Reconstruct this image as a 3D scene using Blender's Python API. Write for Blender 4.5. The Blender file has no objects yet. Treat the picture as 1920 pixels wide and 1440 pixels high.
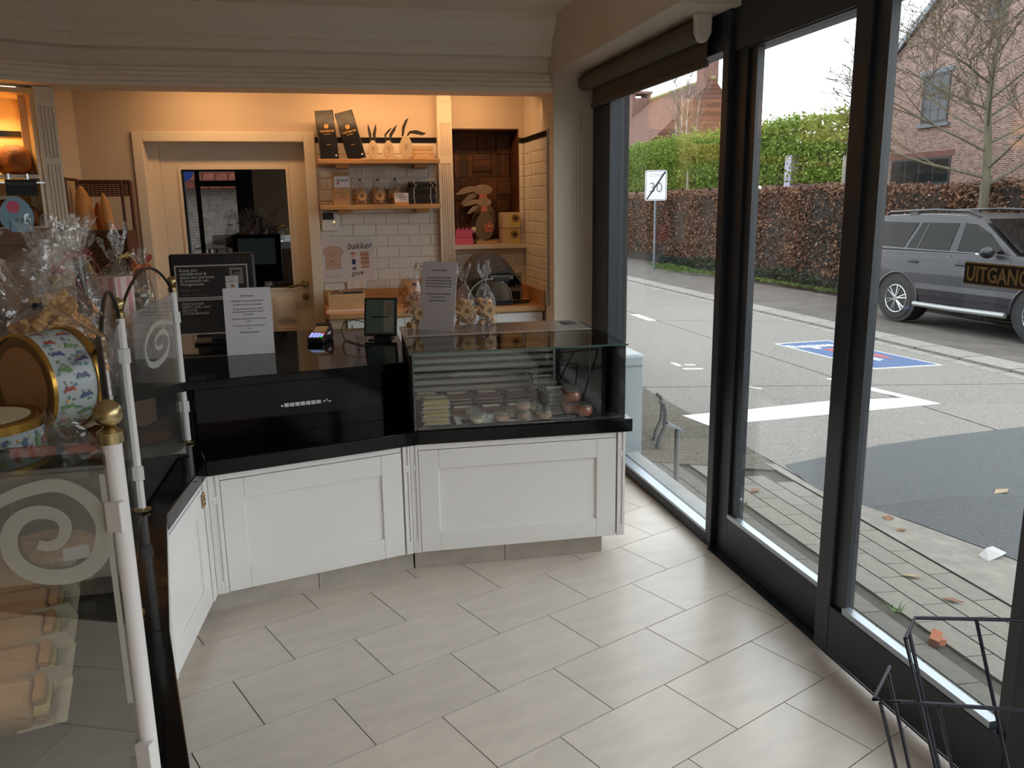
import bpy, math, random
import numpy as np
from mathutils import Vector, Matrix, Euler
random.seed(7); RNG = np.random.default_rng(7)
scene = bpy.context.scene
COL = scene.collection
PI = math.pi

# ---------------------------------------------------------------- camera, sky, exposure
cam_d = bpy.data.cameras.new('camera'); cam = bpy.data.objects.new('camera', cam_d); COL.objects.link(cam)
cam_d.sensor_fit = 'HORIZONTAL'; cam_d.sensor_width = 36.0; cam_d.lens = 36.0 * 1547.8 / 1920.0
cam_d.clip_start = 0.05; cam_d.clip_end = 300
def cam_matrix(loc, yaw, pitch, roll):
    cy, sy, cp, sp = math.cos(yaw), math.sin(yaw), math.cos(pitch), math.sin(pitch)
    fwd = Vector((sy*cp, cy*cp, -sp)); right = Vector((cy, -sy, 0)); up = right.cross(fwd)
    cr, sr = math.cos(roll), math.sin(roll)
    r2 = right*cr + up*sr; u2 = up*cr - right*sr
    m = Matrix((r2, u2, -fwd)).transposed().to_4x4(); m.translation = loc
    return m
cam.matrix_world = cam_matrix(Vector((0, 0, 1.574)), math.radians(12.7), math.radians(12.29), math.radians(-0.856))
scene.camera = cam

world = bpy.data.worlds.new('overcast_sky'); scene.world = world; world.use_nodes = True
wn = world.node_tree; wn.nodes.clear()
wbg = wn.nodes.new('ShaderNodeBackground'); wout = wn.nodes.new('ShaderNodeOutputWorld')
wtc = wn.nodes.new('ShaderNodeTexCoord'); wno = wn.nodes.new('ShaderNodeTexNoise'); wcr = wn.nodes.new('ShaderNodeValToRGB')
wno.inputs['Scale'].default_value = 1.6; wno.inputs['Detail'].default_value = 4
wcr.color_ramp.elements[0].color = (0.84, 0.90, 0.97, 1); wcr.color_ramp.elements[1].color = (0.95, 0.98, 1.0, 1)
wn.links.new(wtc.outputs['Generated'], wno.inputs['Vector']); wn.links.new(wno.outputs['Fac'], wcr.inputs['Fac'])
wn.links.new(wcr.outputs['Color'], wbg.inputs['Color']); wn.links.new(wbg.outputs['Background'], wout.inputs['Surface'])
wbg.inputs['Strength'].default_value = 2.5

vs = scene.view_settings
vs.view_transform = 'Standard'; vs.look = 'None'; vs.gamma = 1.0; vs.use_curve_mapping = False; vs.exposure = 0.62
scene.cycles.use_denoising = True
scene.cycles.max_bounces = 9; scene.cycles.diffuse_bounces = 5; scene.cycles.glossy_bounces = 4
scene.cycles.transparent_max_bounces = 40; scene.cycles.transmission_bounces = 6
scene.cycles.caustics_reflective = False; scene.cycles.caustics_refractive = False
scene.cycles.sample_clamp_indirect = 6.0

def spot(name, loc, energy, color, size=0.05, angle=120, blend=0.6, target=None):
    d = bpy.data.lights.new(name, 'SPOT'); d.energy = energy; d.color = color; d.shadow_soft_size = size
    d.spot_size = math.radians(angle); d.spot_blend = blend
    o = bpy.data.objects.new(name, d); COL.objects.link(o); o.location = loc
    t = Vector(target) if target else Vector(loc) - Vector((0, 0, 1))
    o.rotation_euler = (t - Vector(loc)).to_track_quat('-Z', 'Y').to_euler()
    return o
WARM = (1.0, 0.56, 0.25)
def strip_lamp(name, loc, size, energy, color):
    d = bpy.data.lights.new(name, 'AREA'); d.shape = 'RECTANGLE'; d.size, d.size_y = size; d.energy = energy; d.color = color
    o = bpy.data.objects.new(name, d); COL.objects.link(o); o.location = loc; return o
for x, y, w, e in ((-0.62, 5.42, 0.5, 1.9), (0.30, 5.42, 0.7, 2.8), (0.98, 5.42, 0.4, 1.5)):
    strip_lamp('ceiling_strip_lamp', (x, y, 2.285), (w, 0.06), e, WARM).rotation_euler = (math.radians(38), 0, 0)
spot('ceiling_spot_lamp', (1.33, 5.30, 2.28), 5, WARM, 0.03, 130, 0.8)
bl_ = strip_lamp('bread_shelf_lamp', (-1.77, 5.195, 2.188), (0.5, 0.06), 2.4, (1.0, 0.62, 0.24)); bl_.data.spread = math.radians(120); bl_.rotation_euler = (0, 0, math.radians(26.5))

# ---------------------------------------------------------------- materials
def lin(c):
    return tuple(((v/12.92) if v <= 0.04045 else ((v+0.055)/1.055)**2.4) for v in c)
def S(r, g, b):
    return lin((r/255.0, g/255.0, b/255.0)) + (1.0,)
MATS = {}
def pmat(name, col, rough=0.5, metal=0.0, var=0.0, scale=8.0, bump=0.0, bscale=60.0, coat=0.0, emis=None, emis_s=0.0, spec=0.5, stretch=(1, 1, 1), rnd=0.0, trans=0.0, detail=4.0):
    """A principled material; var mixes a noise into the base colour, bump adds fine relief, rnd varies the value object by object."""
    if name in MATS: return MATS[name]
    m = bpy.data.materials.new(name); m.use_nodes = True
    nt = m.node_tree; b = nt.nodes['Principled BSDF']
    b.inputs['Base Color'].default_value = col; b.inputs['Roughness'].default_value = rough; b.inputs['Metallic'].default_value = metal
    b.inputs['Specular IOR Level'].default_value = spec; b.inputs['Coat Weight'].default_value = coat
    if trans: b.inputs['Transmission Weight'].default_value = trans
    if emis: b.inputs['Emission Color'].default_value = emis; b.inputs['Emission Strength'].default_value = emis_s
    if var or bump:
        tc = nt.nodes.new('ShaderNodeTexCoord'); mp = nt.nodes.new('ShaderNodeMapping')
        mp.inputs['Scale'].default_value = stretch
        nt.links.new(tc.outputs['Object'], mp.inputs['Vector'])
    src = None
    if var:
        n = nt.nodes.new('ShaderNodeTexNoise'); n.inputs['Scale'].default_value = scale; n.inputs['Detail'].default_value = detail
        nt.links.new(mp.outputs['Vector'], n.inputs['Vector'])
        r = nt.nodes.new('ShaderNodeValToRGB')
        r.color_ramp.elements[0].position = 0.3; r.color_ramp.elements[1].position = 0.7
        r.color_ramp.elements[0].color = tuple(max(0, c*(1-var)) for c in col[:3]) + (1,)
        r.color_ramp.elements[1].color = tuple(min(1, c*(1+var)) for c in col[:3]) + (1,)
        nt.links.new(n.outputs['Fac'], r.inputs['Fac']); src = r.outputs['Color']
    if rnd:
        oi = nt.nodes.new('ShaderNodeObjectInfo'); hs = nt.nodes.new('ShaderNodeHueSaturation')
        mr = nt.nodes.new('ShaderNodeMapRange'); mr.inputs['To Min'].default_value = 1-rnd; mr.inputs['To Max'].default_value = 1+rnd
        nt.links.new(oi.outputs['Random'], mr.inputs['Value']); nt.links.new(mr.outputs['Result'], hs.inputs['Value'])
        if src: nt.links.new(src, hs.inputs['Color'])
        else: hs.inputs['Color'].default_value = col
        src = hs.outputs['Color']
    if src: nt.links.new(src, b.inputs['Base Color'])
    if bump:
        n2 = nt.nodes.new('ShaderNodeTexNoise'); n2.inputs['Scale'].default_value = bscale; n2.inputs['Detail'].default_value = 3
        nt.links.new(mp.outputs['Vector'], n2.inputs['Vector'])
        bp = nt.nodes.new('ShaderNodeBump'); bp.inputs['Strength'].default_value = bump; bp.inputs['Distance'].default_value = 0.01
        nt.links.new(n2.outputs['Fac'], bp.inputs['Height']); nt.links.new(bp.outputs['Normal'], b.inputs['Normal'])
    MATS[name] = m
    return m
def glassmat(name, tint=(0.97, 0.985, 0.98), refl=0.08, edge=0.55, rough=0.0, haze=0.0, hazecol=(0.8, 0.8, 0.8), bump=0.0, bscale=20):
    """A clear pane: what is behind shows through, with a mirror that grows at grazing angles and an optional milky film."""
    if name in MATS: return MATS[name]
    m = bpy.data.materials.new(name); m.use_nodes = True; nt = m.node_tree; nt.nodes.clear()
    out = nt.nodes.new('ShaderNodeOutputMaterial'); tr = nt.nodes.new('ShaderNodeBsdfTransparent'); gl = nt.nodes.new('ShaderNodeBsdfGlossy')
    tr.inputs['Color'].default_value = tuple(tint) + (1,); gl.inputs['Roughness'].default_value = rough
    lw = nt.nodes.new('ShaderNodeLayerWeight'); lw.inputs['Blend'].default_value = 0.5
    pw = nt.nodes.new('ShaderNodeMath'); pw.operation = 'POWER'; pw.inputs[1].default_value = 4.0
    mr = nt.nodes.new('ShaderNodeMapRange'); mr.inputs['To Min'].default_value = refl; mr.inputs['To Max'].default_value = edge
    nt.links.new(lw.outputs['Facing'], pw.inputs[0]); nt.links.new(pw.outputs[0], mr.inputs['Value'])
    mx = nt.nodes.new('ShaderNodeMixShader'); nt.links.new(mr.outputs['Result'], mx.inputs['Fac'])
    a = tr
    if haze:
        df = nt.nodes.new('ShaderNodeBsdfDiffuse'); df.inputs['Color'].default_value = tuple(hazecol) + (1,)
        hx = nt.nodes.new('ShaderNodeMixShader'); hx.inputs['Fac'].default_value = haze
        nt.links.new(tr.outputs[0], hx.inputs[1]); nt.links.new(df.outputs[0], hx.inputs[2]); a = hx
    nt.links.new(a.outputs[0], mx.inputs[1]); nt.links.new(gl.outputs[0], mx.inputs[2]); nt.links.new(mx.outputs[0], out.inputs['Surface'])
    if bump:
        tc = nt.nodes.new('ShaderNodeTexCoord'); n2 = nt.nodes.new('ShaderNodeTexNoise'); n2.inputs['Scale'].default_value = bscale; n2.inputs['Detail'].default_value = 2
        bp = nt.nodes.new('ShaderNodeBump'); bp.inputs['Strength'].default_value = bump; bp.inputs['Distance'].default_value = 0.02
        nt.links.new(tc.outputs['Object'], n2.inputs['Vector']); nt.links.new(n2.outputs['Fac'], bp.inputs['Height'])
        for nd in (gl, lw): nt.links.new(bp.outputs['Normal'], nd.inputs['Normal'])
    MATS[name] = m
    return m
def brickmat(name, c1, c2, mortar, bw, bh, ms=0.012, plane='yz', bump=0.4, rough=0.9):
    m = bpy.data.materials.new(name); m.use_nodes = True; nt = m.node_tree; b = nt.nodes['Principled BSDF']
    b.inputs['Roughness'].default_value = rough
    tc = nt.nodes.new('ShaderNodeTexCoord'); sp = nt.nodes.new('ShaderNodeSeparateXYZ'); cb = nt.nodes.new('ShaderNodeCombineXYZ')
    nt.links.new(tc.outputs['Object'], sp.inputs[0])
    nt.links.new(sp.outputs['Y' if plane == 'yz' else 'X'], cb.inputs[0]); nt.links.new(sp.outputs['Z'], cb.inputs[1])
    t = nt.nodes.new('ShaderNodeTexBrick'); nt.links.new(cb.outputs[0], t.inputs['Vector'])
    t.inputs['Scale'].default_value = 1.0; t.inputs['Brick Width'].default_value = bw; t.inputs['Row Height'].default_value = bh
    t.inputs['Mortar Size'].default_value = ms; t.inputs['Color1'].default_value = c1; t.inputs['Color2'].default_value = c2; t.inputs['Mortar'].default_value = mortar
    n = nt.nodes.new('ShaderNodeTexNoise'); n.inputs['Scale'].default_value = 6.0; n.inputs['Detail'].default_value = 6
    nt.links.new(tc.outputs['Object'], n.inputs['Vector'])
    mx = nt.nodes.new('ShaderNodeMixRGB'); mx.blend_type = 'OVERLAY'; mx.inputs['Fac'].default_value = 0.6
    nt.links.new(t.outputs['Color'], mx.inputs[1]); nt.links.new(n.outputs['Fac'], mx.inputs[2]); nt.links.new(mx.outputs[0], b.inputs['Base Color'])
    bp = nt.nodes.new('ShaderNodeBump'); bp.inputs['Strength'].default_value = bump; bp.invert = True
    nt.links.new(t.outputs['Fac'], bp.inputs['Height']); nt.links.new(bp.outputs['Normal'], b.inputs['Normal'])
    MATS[name] = m
    return m

M_white = pmat('white_lacquer', S(228, 226, 223), 0.32, var=0.02, scale=3)
M_wall = pmat('beige_wall_paint', S(205, 186, 162), 0.85, var=0.03, scale=3, bump=0.15, bscale=180)
M_wall2 = pmat('grey_beige_wall_paint', S(216, 203, 186), 0.85, var=0.03, scale=3, bump=0.2, bscale=160)
M_ceil = pmat('cream_ceiling_paint', S(238, 228, 214), 0.9, var=0.02, scale=2)
M_trimw = pmat('cream_trim_paint', S(222, 208, 186), 0.5, var=0.02, scale=4)
M_frame = pmat('anthracite_aluminium', S(31, 38, 47), 0.42, var=0.06, scale=30)
M_alu = pmat('brushed_aluminium', S(170, 178, 186), 0.35, metal=0.7)
M_tile = pmat('beige_porcelain_tile', S(212, 201, 190), 0.30, var=0.07, scale=5, rnd=0.03, stretch=(1, 3, 1), bump=0.06, bscale=25)
M_plinth = pmat('grey_beige_plinth_tile', S(176, 168, 158), 0.5, var=0.14, scale=9, rnd=0.04)
M_grout = pmat('dark_grey_grout', S(60, 57, 54), 0.95)
M_granite = pmat('black_polished_granite', S(11, 12, 14), 0.07, var=0.3, scale=300, spec=0.2)
M_blackp = pmat('black_plastic', S(22, 22, 24), 0.35)
M_blackm = pmat('black_matte', S(26, 26, 28), 0.7)
M_iron = pmat('black_wrought_iron', S(30, 30, 32), 0.45, metal=0.3)
M_wire = pmat('dark_blue_coated_wire', S(26, 28, 42), 0.4, metal=0.2)
M_brass = pmat('aged_brass', S(178, 160, 118), 0.28, metal=1.0, var=0.15, scale=40)
M_gold = pmat('gold_tin_rim', S(176, 136, 66), 0.28, metal=1.0)
M_steel = pmat('brushed_steel', S(200, 202, 204), 0.28, metal=1.0, var=0.05, scale=60, stretch=(1, 30, 1))
M_wood = pmat('light_oak', S(196, 146, 92), 0.5, var=0.16, scale=6, stretch=(1, 12, 12), bump=0.1, bscale=40)
M_wood2 = pmat('beech_worktop', S(198, 150, 100), 0.4, var=0.12, scale=7, stretch=(1, 14, 6))
M_woodd = pmat('dark_mosaic_wood', S(96, 62, 36), 0.6, var=0.3, scale=8, stretch=(1, 1, 6), rnd=0.35)
M_woodbox = pmat('pale_pine', S(196, 164, 122), 0.6, var=0.12, scale=8, stretch=(1, 10, 10))
M_metro = pmat('white_metro_tile', S(226, 220, 208), 0.12, var=0.02, scale=4, rnd=0.03)
M_blackt = pmat('black_border_tile', S(24, 22, 22), 0.2)
M_paper = pmat('white_paper', S(222, 218, 224), 0.8)
M_paper2 = pmat('cream_paper', S(222, 212, 196), 0.85)
M_ink = pmat('black_ink', S(28, 28, 30), 0.8)
M_inkw = pmat('white_print', S(205, 205, 205), 0.7)
M_inkg = pmat('grey_print', S(110, 108, 104), 0.7)
M_red = pmat('red_paint', S(176, 44, 40), 0.5)
M_pink = pmat('pink_plastic', S(214, 88, 120), 0.45)
M_kraft = pmat('kraft_card', S(186, 150, 108), 0.8, var=0.06, scale=20)
M_brownink = pmat('brown_print', S(62, 40, 28), 0.8)
M_cookie = pmat('golden_waffle', S(206, 156, 90), 0.7, var=0.3, scale=25, bump=0.4, bscale=60)
M_crust = pmat('baked_crust', S(150, 88, 42), 0.7, var=0.35, scale=14, bump=0.5, bscale=35)
M_crustd = pmat('dark_baked_crust', S(118, 66, 34), 0.75, var=0.4, scale=14, bump=0.5, bscale=35)
M_baguette = pmat('baguette_crust', S(204, 146, 84), 0.6, var=0.25, scale=12, bump=0.3, bscale=30)
M_wicker = pmat('brown_wicker', S(92, 56, 34), 0.65, var=0.3, scale=60, bump=0.3, bscale=80)
M_pane = glassmat('window_glass', (0.96, 0.98, 0.975), 0.045, 0.5)
M_case = glassmat('display_glass', (0.96, 0.97, 0.96), 0.04, 0.6)
M_casetop = glassmat('display_glass_top', (0.80, 0.86, 0.83), 0.10, 0.85)
M_glassedge = pmat('green_glass_edge', S(52, 84, 76), 0.15, spec=0.8)
M_panel = glassmat('counter_guard_glass', (0.86, 0.87, 0.84), 0.11, 0.8, haze=0.035, hazecol=(0.62, 0.62, 0.56))
M_panel1 = glassmat('front_guard_glass', (0.80, 0.80, 0.77), 0.33, 0.8, haze=0.02, hazecol=(0.62, 0.62, 0.56))
M_frost = glassmat('frosted_glass', (0.7, 0.7, 0.64), 0.02, 0.1, rough=0.4, haze=0.42, hazecol=(0.80, 0.79, 0.70))
M_shelfglass = glassmat('smoked_shelf_glass', (0.74, 0.76, 0.74), 0.10, 0.7)
M_cello = glassmat('cellophane', (0.955, 0.95, 0.94), 0.10, 0.8, rough=0.07, haze=0.05, hazecol=(0.85, 0.84, 0.84), bump=1.0, bscale=22)
M_cello2 = glassmat('small_bag_cellophane', (0.955, 0.95, 0.94), 0.06, 0.7, rough=0.08, haze=0.03, hazecol=(0.9, 0.9, 0.9), bump=1.0, bscale=45)
M_acryl = glassmat('clear_acrylic', (0.97, 0.97, 0.97), 0.06, 0.5)
M_jar = glassmat('clear_jar', (0.93, 0.95, 0.94), 0.10, 0.8, haze=0.05)
M_carpaint = pmat('dark_grey_car_paint', S(38, 36, 41), 0.38, metal=0.2, coat=0.25)
M_carglass = pmat('tinted_car_glass', S(18, 17, 16), 0.05, spec=0.2)
M_rubber = pmat('tyre_rubber', S(34, 34, 36), 0.8)
M_chrome = pmat('bright_alloy', S(206, 208, 210), 0.22, metal=0.9)

# ---------------------------------------------------------------- mesh helpers
class MB:
    def __init__(s): s.v = []; s.f = []
    def add(s, vs, fs):
        o = len(s.v); s.v += [tuple(p) for p in vs]; s.f += [tuple(i+o for i in q) for q in fs]; return s
    def box(s, x0, x1, y0, y1, z0, z1):
        return s.add([(x0,y0,z0),(x1,y0,z0),(x1,y1,z0),(x0,y1,z0),(x0,y0,z1),(x1,y0,z1),(x1,y1,z1),(x0,y1,z1)],
                     [(0,3,2,1),(4,5,6,7),(0,1,5,4),(1,2,6,5),(2,3,7,6),(3,0,4,7)])
    def obox(s, c, size, M):
        hx, hy, hz = size[0]/2, size[1]/2, size[2]/2; c = Vector(c)
        p = [c + M @ Vector((sx*hx, sy*hy, sz*hz)) for sz in (-1,1) for sx, sy in ((-1,-1),(1,-1),(1,1),(-1,1))]
        return s.add(p, [(0,3,2,1),(4,5,6,7),(0,1,5,4),(1,2,6,5),(2,3,7,6),(3,0,4,7)])
    def prism(s, pts, z0, z1):
        """polygon in x,y (anticlockwise) pulled from z0 to z1"""
        n = len(pts)
        if sum(pts[i][0]*pts[(i+1)%n][1]-pts[(i+1)%n][0]*pts[i][1] for i in range(n)) < 0: pts = pts[::-1]
        z0f = z0 if callable(z0) else (lambda x, y: z0); z1f = z1 if callable(z1) else (lambda x, y: z1)
        v = [(x, y, z0f(x, y)) for x, y in pts] + [(x, y, z1f(x, y)) for x, y in pts]
        return s.add(v, [tuple(range(n-1,-1,-1)), tuple(range(n,2*n))] + [(i,(i+1)%n,n+(i+1)%n,n+i) for i in range(n)])
    def ext(s, pts, d, a0, a1):
        """polygon (u,v) pulled along axis d: d='x' -> (a,u,v); d='y' -> (u,a,v)"""
        n = len(pts)
        g = (lambda u, v, a: (a, u, v)) if d == 'x' else (lambda u, v, a: (u, a, v))
        v = [g(u, w, a0) for u, w in pts] + [g(u, w, a1) for u, w in pts]
        return s.add(v, [tuple(range(n-1,-1,-1)), tuple(range(n,2*n))] + [(i,(i+1)%n,n+(i+1)%n,n+i) for i in range(n)])
    def tube(s, path, r, n=8, closed=False):
        P = [Vector(p) for p in path]; m = len(P); rr = r if hasattr(r, '__len__') else [r]*m
        up = Vector((0,0,1)); vs = []; prev = None
        for i in range(m):
            if closed: t = P[(i+1)%m] - P[i-1]
            else: t = P[min(i+1,m-1)] - P[max(i-1,0)]
            t.normalize()
            if prev is None:
                a = up if abs(t.z) < 0.95 else Vector((1,0,0)); e = t.cross(a).normalized()
            else:
                e = (prev - t*prev.dot(t)); e = e.normalized() if e.length > 1e-6 else t.orthogonal().normalized()
            prev = e; b = t.cross(e)
            for k in range(n):
                a = 2*PI*k/n; vs.append(P[i] + (e*math.cos(a) + b*math.sin(a))*rr[i])
        fs = []
        for i in range(m if closed else m-1):
            j = (i+1) % m
            for k in range(n): fs.append((i*n+k, i*n+(k+1)%n, j*n+(k+1)%n, j*n+k))
        if not closed: fs += [tuple(range(n-1,-1,-1)), tuple((m-1)*n+k for k in range(n))]
        return s.add(vs, fs)
    def lathe(s, prof, n=20, c=(0,0,0), M=None, sx=1.0, sy=1.0):
        c = Vector(c); M = M or Matrix.Identity(3); vs = []
        for r, z in prof:
            for k in range(n):
                a = 2*PI*k/n; vs.append(c + M @ Vector((r*math.cos(a)*sx, r*math.sin(a)*sy, z)))
        fs = []
        for i in range(len(prof)-1):
            for k in range(n): fs.append((i*n+k, i*n+(k+1)%n, (i+1)*n+(k+1)%n, (i+1)*n+k))
        fs += [tuple(range(n-1,-1,-1)), tuple((len(prof)-1)*n+k for k in range(n))]
        return s.add(vs, fs)
    def ball(s, c, r, n=14, m=9, sx=1, sy=1, sz=1, M=None):
        pr = [(r*math.sin(PI*i/m), -r*math.cos(PI*i/m)*sz) for i in range(m+1)]
        pr[0] = (r*0.02, pr[0][1]); pr[-1] = (r*0.02, pr[-1][1])
        return s.lathe(pr, n, c, M, sx, sy)
    def quad(s, a, b, c, d): return s.add([a,b,c,d], [(0,1,2,3)])
    def grid(s, fn, nu, nv, closed_u=False):
        vs = [fn(i/(nu if closed_u else nu-1), j/(nv-1)) for j in range(nv) for i in range(nu)]
        fs = []
        for j in range(nv-1):
            for i in range(nu if closed_u else nu-1):
                i2 = (i+1) % nu; fs.append((j*nu+i, j*nu+i2, (j+1)*nu+i2, (j+1)*nu+i))
        return s.add(vs, fs)
    def mesh(s, name, mat=None, smooth=False, off=(0,0,0)):
        me = bpy.data.meshes.new(name)
        ox, oy, oz = off
        me.from_pydata([(x-ox, y-oy, z-oz) for x, y, z in s.v], [], s.f); me.update()
        if mat: me.materials.append(mat)
        if smooth:
            me.polygons.foreach_set('use_smooth', [True]*len(me.polygons))
            try: me.set_sharp_from_angle(angle=math.radians(38))
            except Exception: pass
        return me
ORG = {}
def thing(name, label, cat, loc=(0,0,0), rz=0.0, group=None, world=False, rot=None):
    """an Empty at the thing's base; world=True: its parts are written in room coordinates"""
    o = bpy.data.objects.new(name, None); COL.objects.link(o); o.location = loc
    o.rotation_euler = rot if rot else (0, 0, rz); o.empty_display_size = 0.1
    tag(o, label, cat, group); ORG[o.name] = tuple(loc) if world else (0, 0, 0)
    return o
def tag(o, label=None, cat=None, group=None, kind=None):
    if label: o['label'] = label
    if cat: o['category'] = cat
    if group: o['group'] = group
    if kind: o['kind'] = kind
    return o
def bevel(o, w, seg=2):
    m = o.modifiers.new('edge', 'BEVEL'); m.width = w; m.segments = seg; m.limit_method = 'ANGLE'; m.angle_limit = math.radians(40)
    return o
def part(name, mb, mat, parent, smooth=False, bev=0, label=None, kind=None):
    off = ORG.get(parent.name, (0,0,0))
    o = bpy.data.objects.new(name, mb.mesh(name, mat, smooth, off)); COL.objects.link(o); o.parent = parent
    ORG[o.name] = off
    if bev: bevel(o, bev)
    tag(o, label, None, None, kind)
    return o
def solo(name, mb, mat, label, cat, group=None, smooth=False, bev=0):
    """a thing that is one mesh, written in room coordinates"""
    a = np.array(mb.v); c = ((a[:,0].min()+a[:,0].max())/2, (a[:,1].min()+a[:,1].max())/2, a[:,2].min())
    o = bpy.data.objects.new(name, mb.mesh(name, mat, smooth, c)); COL.objects.link(o); o.location = c; ORG[o.name] = c
    if bev: bevel(o, bev)
    return tag(o, label, cat, group)
def struct(name, mb, mat, parent=None, smooth=False, bev=0):
    o = bpy.data.objects.new(name, mb.mesh(name, mat, smooth)); COL.objects.link(o); ORG[o.name] = (0,0,0)
    if parent: o.parent = parent
    else: o['kind'] = 'structure'
    if bev: bevel(o, bev)
    return o
def inst(src, name, parent, loc, rz=0.0, scale=None):
    """another piece that shares mesh data with src"""
    o = bpy.data.objects.new(name, src); COL.objects.link(o); o.parent = parent; o.location = loc; o.rotation_euler = (0,0,rz)
    if scale: o.scale = scale
    return o
def copy_tree(o, loc=None, rz=None, label=None, parent=None):
    c = o.copy(); COL.objects.link(c); ORG[c.name] = ORG.get(o.name, (0,0,0))
    if parent: c.parent = parent
    for ch in list(o.children): copy_tree(ch, parent=c)
    if loc is not None: c.location = loc
    if rz is not None: c.rotation_euler = (0, 0, rz)
    if label: c['label'] = label
    return c
def text(name, s, size, loc, rot, mat, parent, align='LEFT', ext=0.0006, space=1.0, line=1.0, bold=0.0, shear=0.0, sx=1.0):
    """printed or painted lettering, a flat part of the thing that carries it"""
    cu = bpy.data.curves.new(name, 'FONT'); cu.body = s; cu.size = size; cu.align_x = align; cu.extrude = ext; cu.space_character = space
    cu.space_line = line; cu.offset = bold; cu.shear = shear; cu.resolution_u = 3; cu.materials.append(mat)
    o = bpy.data.objects.new(name, cu); COL.objects.link(o); off = ORG.get(parent.name, (0,0,0)) if parent else (0,0,0)
    o.location = (loc[0]-off[0], loc[1]-off[1], loc[2]-off[2]); o.rotation_euler = rot; o.parent = parent; o.scale = (sx, 1, 1)
    return o
def rotz(a): return Matrix.Rotation(a, 3, 'Z')
def R(d): return math.radians(d)
# ================================================================ ROOM SHELL
XW, XF, YB = 1.42, 1.67, 5.80        # inner face of the window wall, face of the window frames, back wall
# floor: a dark grout bed with every tile its own piece
fl = struct('floor', MB().box(-3.2, 1.74, -2.8, 6.6, -0.12, -0.003), M_grout)
TL, TS, TA, TOX, TOY = 0.4516, 0.3035, R(23.59), 0.443, 3.045
tcs, tsn = math.cos(TA), math.sin(TA)
tile_me = MB().box(0.002, TL-0.002, -TS+0.002, -0.002, -0.003, 0.0025).mesh('tile', M_tile)
def clip(poly, a, b, c):             # keep a*x+b*y<=c
    out = []
    for i in range(len(poly)):
        p, q = poly[i], poly[(i+1) % len(poly)]
        dp, dq = a*p[0]+b*p[1]-c, a*q[0]+b*q[1]-c
        if dp <= 0: out.append(p)
        if dp*dq < 0:
            t = dp/(dp-dq); out.append((p[0]+(q[0]-p[0])*t, p[1]+(q[1]-p[1])*t))
    return out
for k in range(-9, 16):
    for j in range(-8, 9):
        u0 = (j + 0.5*(k % 2) + 0.008*k)*TL; v0 = -k*TS
        cs = [(TOX + u*tcs - v*tsn, TOY + u*tsn + v*tcs) for u, v in ((u0+0.0015, v0-0.0015), (u0+TL-0.0015, v0-0.0015), (u0+TL-0.0015, v0-TS+0.0015), (u0+0.0015, v0-TS+0.0015))]
        cx, cy = sum(c[0] for c in cs)/4, sum(c[1] for c in cs)/4
        if cy < -0.95 or cy > 5.0 or cx > 1.9: continue
        if cy > 3.75 and cx < 1.0: continue
        if cx < (-1.7 if cy < 1.1 else -1.05): continue
        if max(c[0] for c in cs) > 1.70:
            pl = clip(cs, 1, 0, 1.70)
            if len(pl) < 3 or max(p[0] for p in pl)-min(p[0] for p in pl) < 0.02: continue
            part('tile', MB().prism(pl, -0.003, 0.0025), M_tile, fl)
        else:
            inst(tile_me, 'tile', fl, (TOX + u0*tcs - v0*tsn, TOY + u0*tsn + v0*tcs, 0), TA)
struct('floor_2', MB().box(-3.2, -1.25, 1.35, 5.8, -0.003, 0.001), M_tile)      # staff side, behind the counters
struct('floor_3', MB().box(-3.2, 1.70, -2.8, -1.15, -0.003, 0.001), M_tile)

# ceilings and the big cornice beam
struct('ceiling', MB().box(-3.2, 1.80, -2.8, 5.20, 2.655, 2.80), M_ceil)
struct('ceiling_2', MB().box(-3.2, XW+0.02, 5.17, 6.0, 2.30, 2.655), M_ceil)
prof = [(0.0, 2.236), (-0.07, 2.236), (-0.075, 2.258), (-0.056, 2.264), (-0.058, 2.288), (-0.036, 2.294), (-0.036, 2.318), (-0.018, 2.324), (-0.016, 2.343),
        (0.03, 2.346), (0.03, 2.436), (-0.055, 2.440), (-0.06, 2.466), (-0.068, 2.476), (-0.066, 2.500), (-0.085, 2.505), (-0.09, 2.530), (-0.115, 2.552), (-0.14, 2.575), (-0.165, 2.610), (-0.17, 2.655), (0.17, 2.655), (0.17, 2.30), (0.17, 2.236)]
YC = 5.15
pts3 = [(XW, YC), (-1.262, YC), (-3.2, YC-0.965*1.0)]
def sweep_profile(path, prof):
    mb = MB(); n = len(prof); vs = []
    for i, p in enumerate(path):
        ds = []
        if i > 0: d = Vector((p[0]-path[i-1][0], p[1]-path[i-1][1])); ds.append(d.normalized())
        if i < len(path)-1: d = Vector((path[i+1][0]-p[0], path[i+1][1]-p[1])); ds.append(d.normalized())
        ns = [Vector((d.y, -d.x)) for d in ds]; ns = [q if q.y > 0 else -q for q in ns]      # towards the staff side
        nn = sum(ns, Vector((0, 0))).normalized(); sc = 1/max(0.3, nn.dot(ns[0]))
        vs += [(p[0]+nn.x*o*sc, p[1]+nn.y*o*sc, z) for o, z in prof]
    fs = [tuple(range(n)), tuple(range((len(path)-1)*n+n-1, (len(path)-1)*n-1, -1))]
    for i in range(len(path)-1):
        for k in range(n): fs.append((i*n+k, i*n+(k+1) % n, (i+1)*n+(k+1) % n, (i+1)*n+k))
    return mb.add(vs, fs)
struct('trim_1', sweep_profile(pts3, prof), M_ceil)
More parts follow.
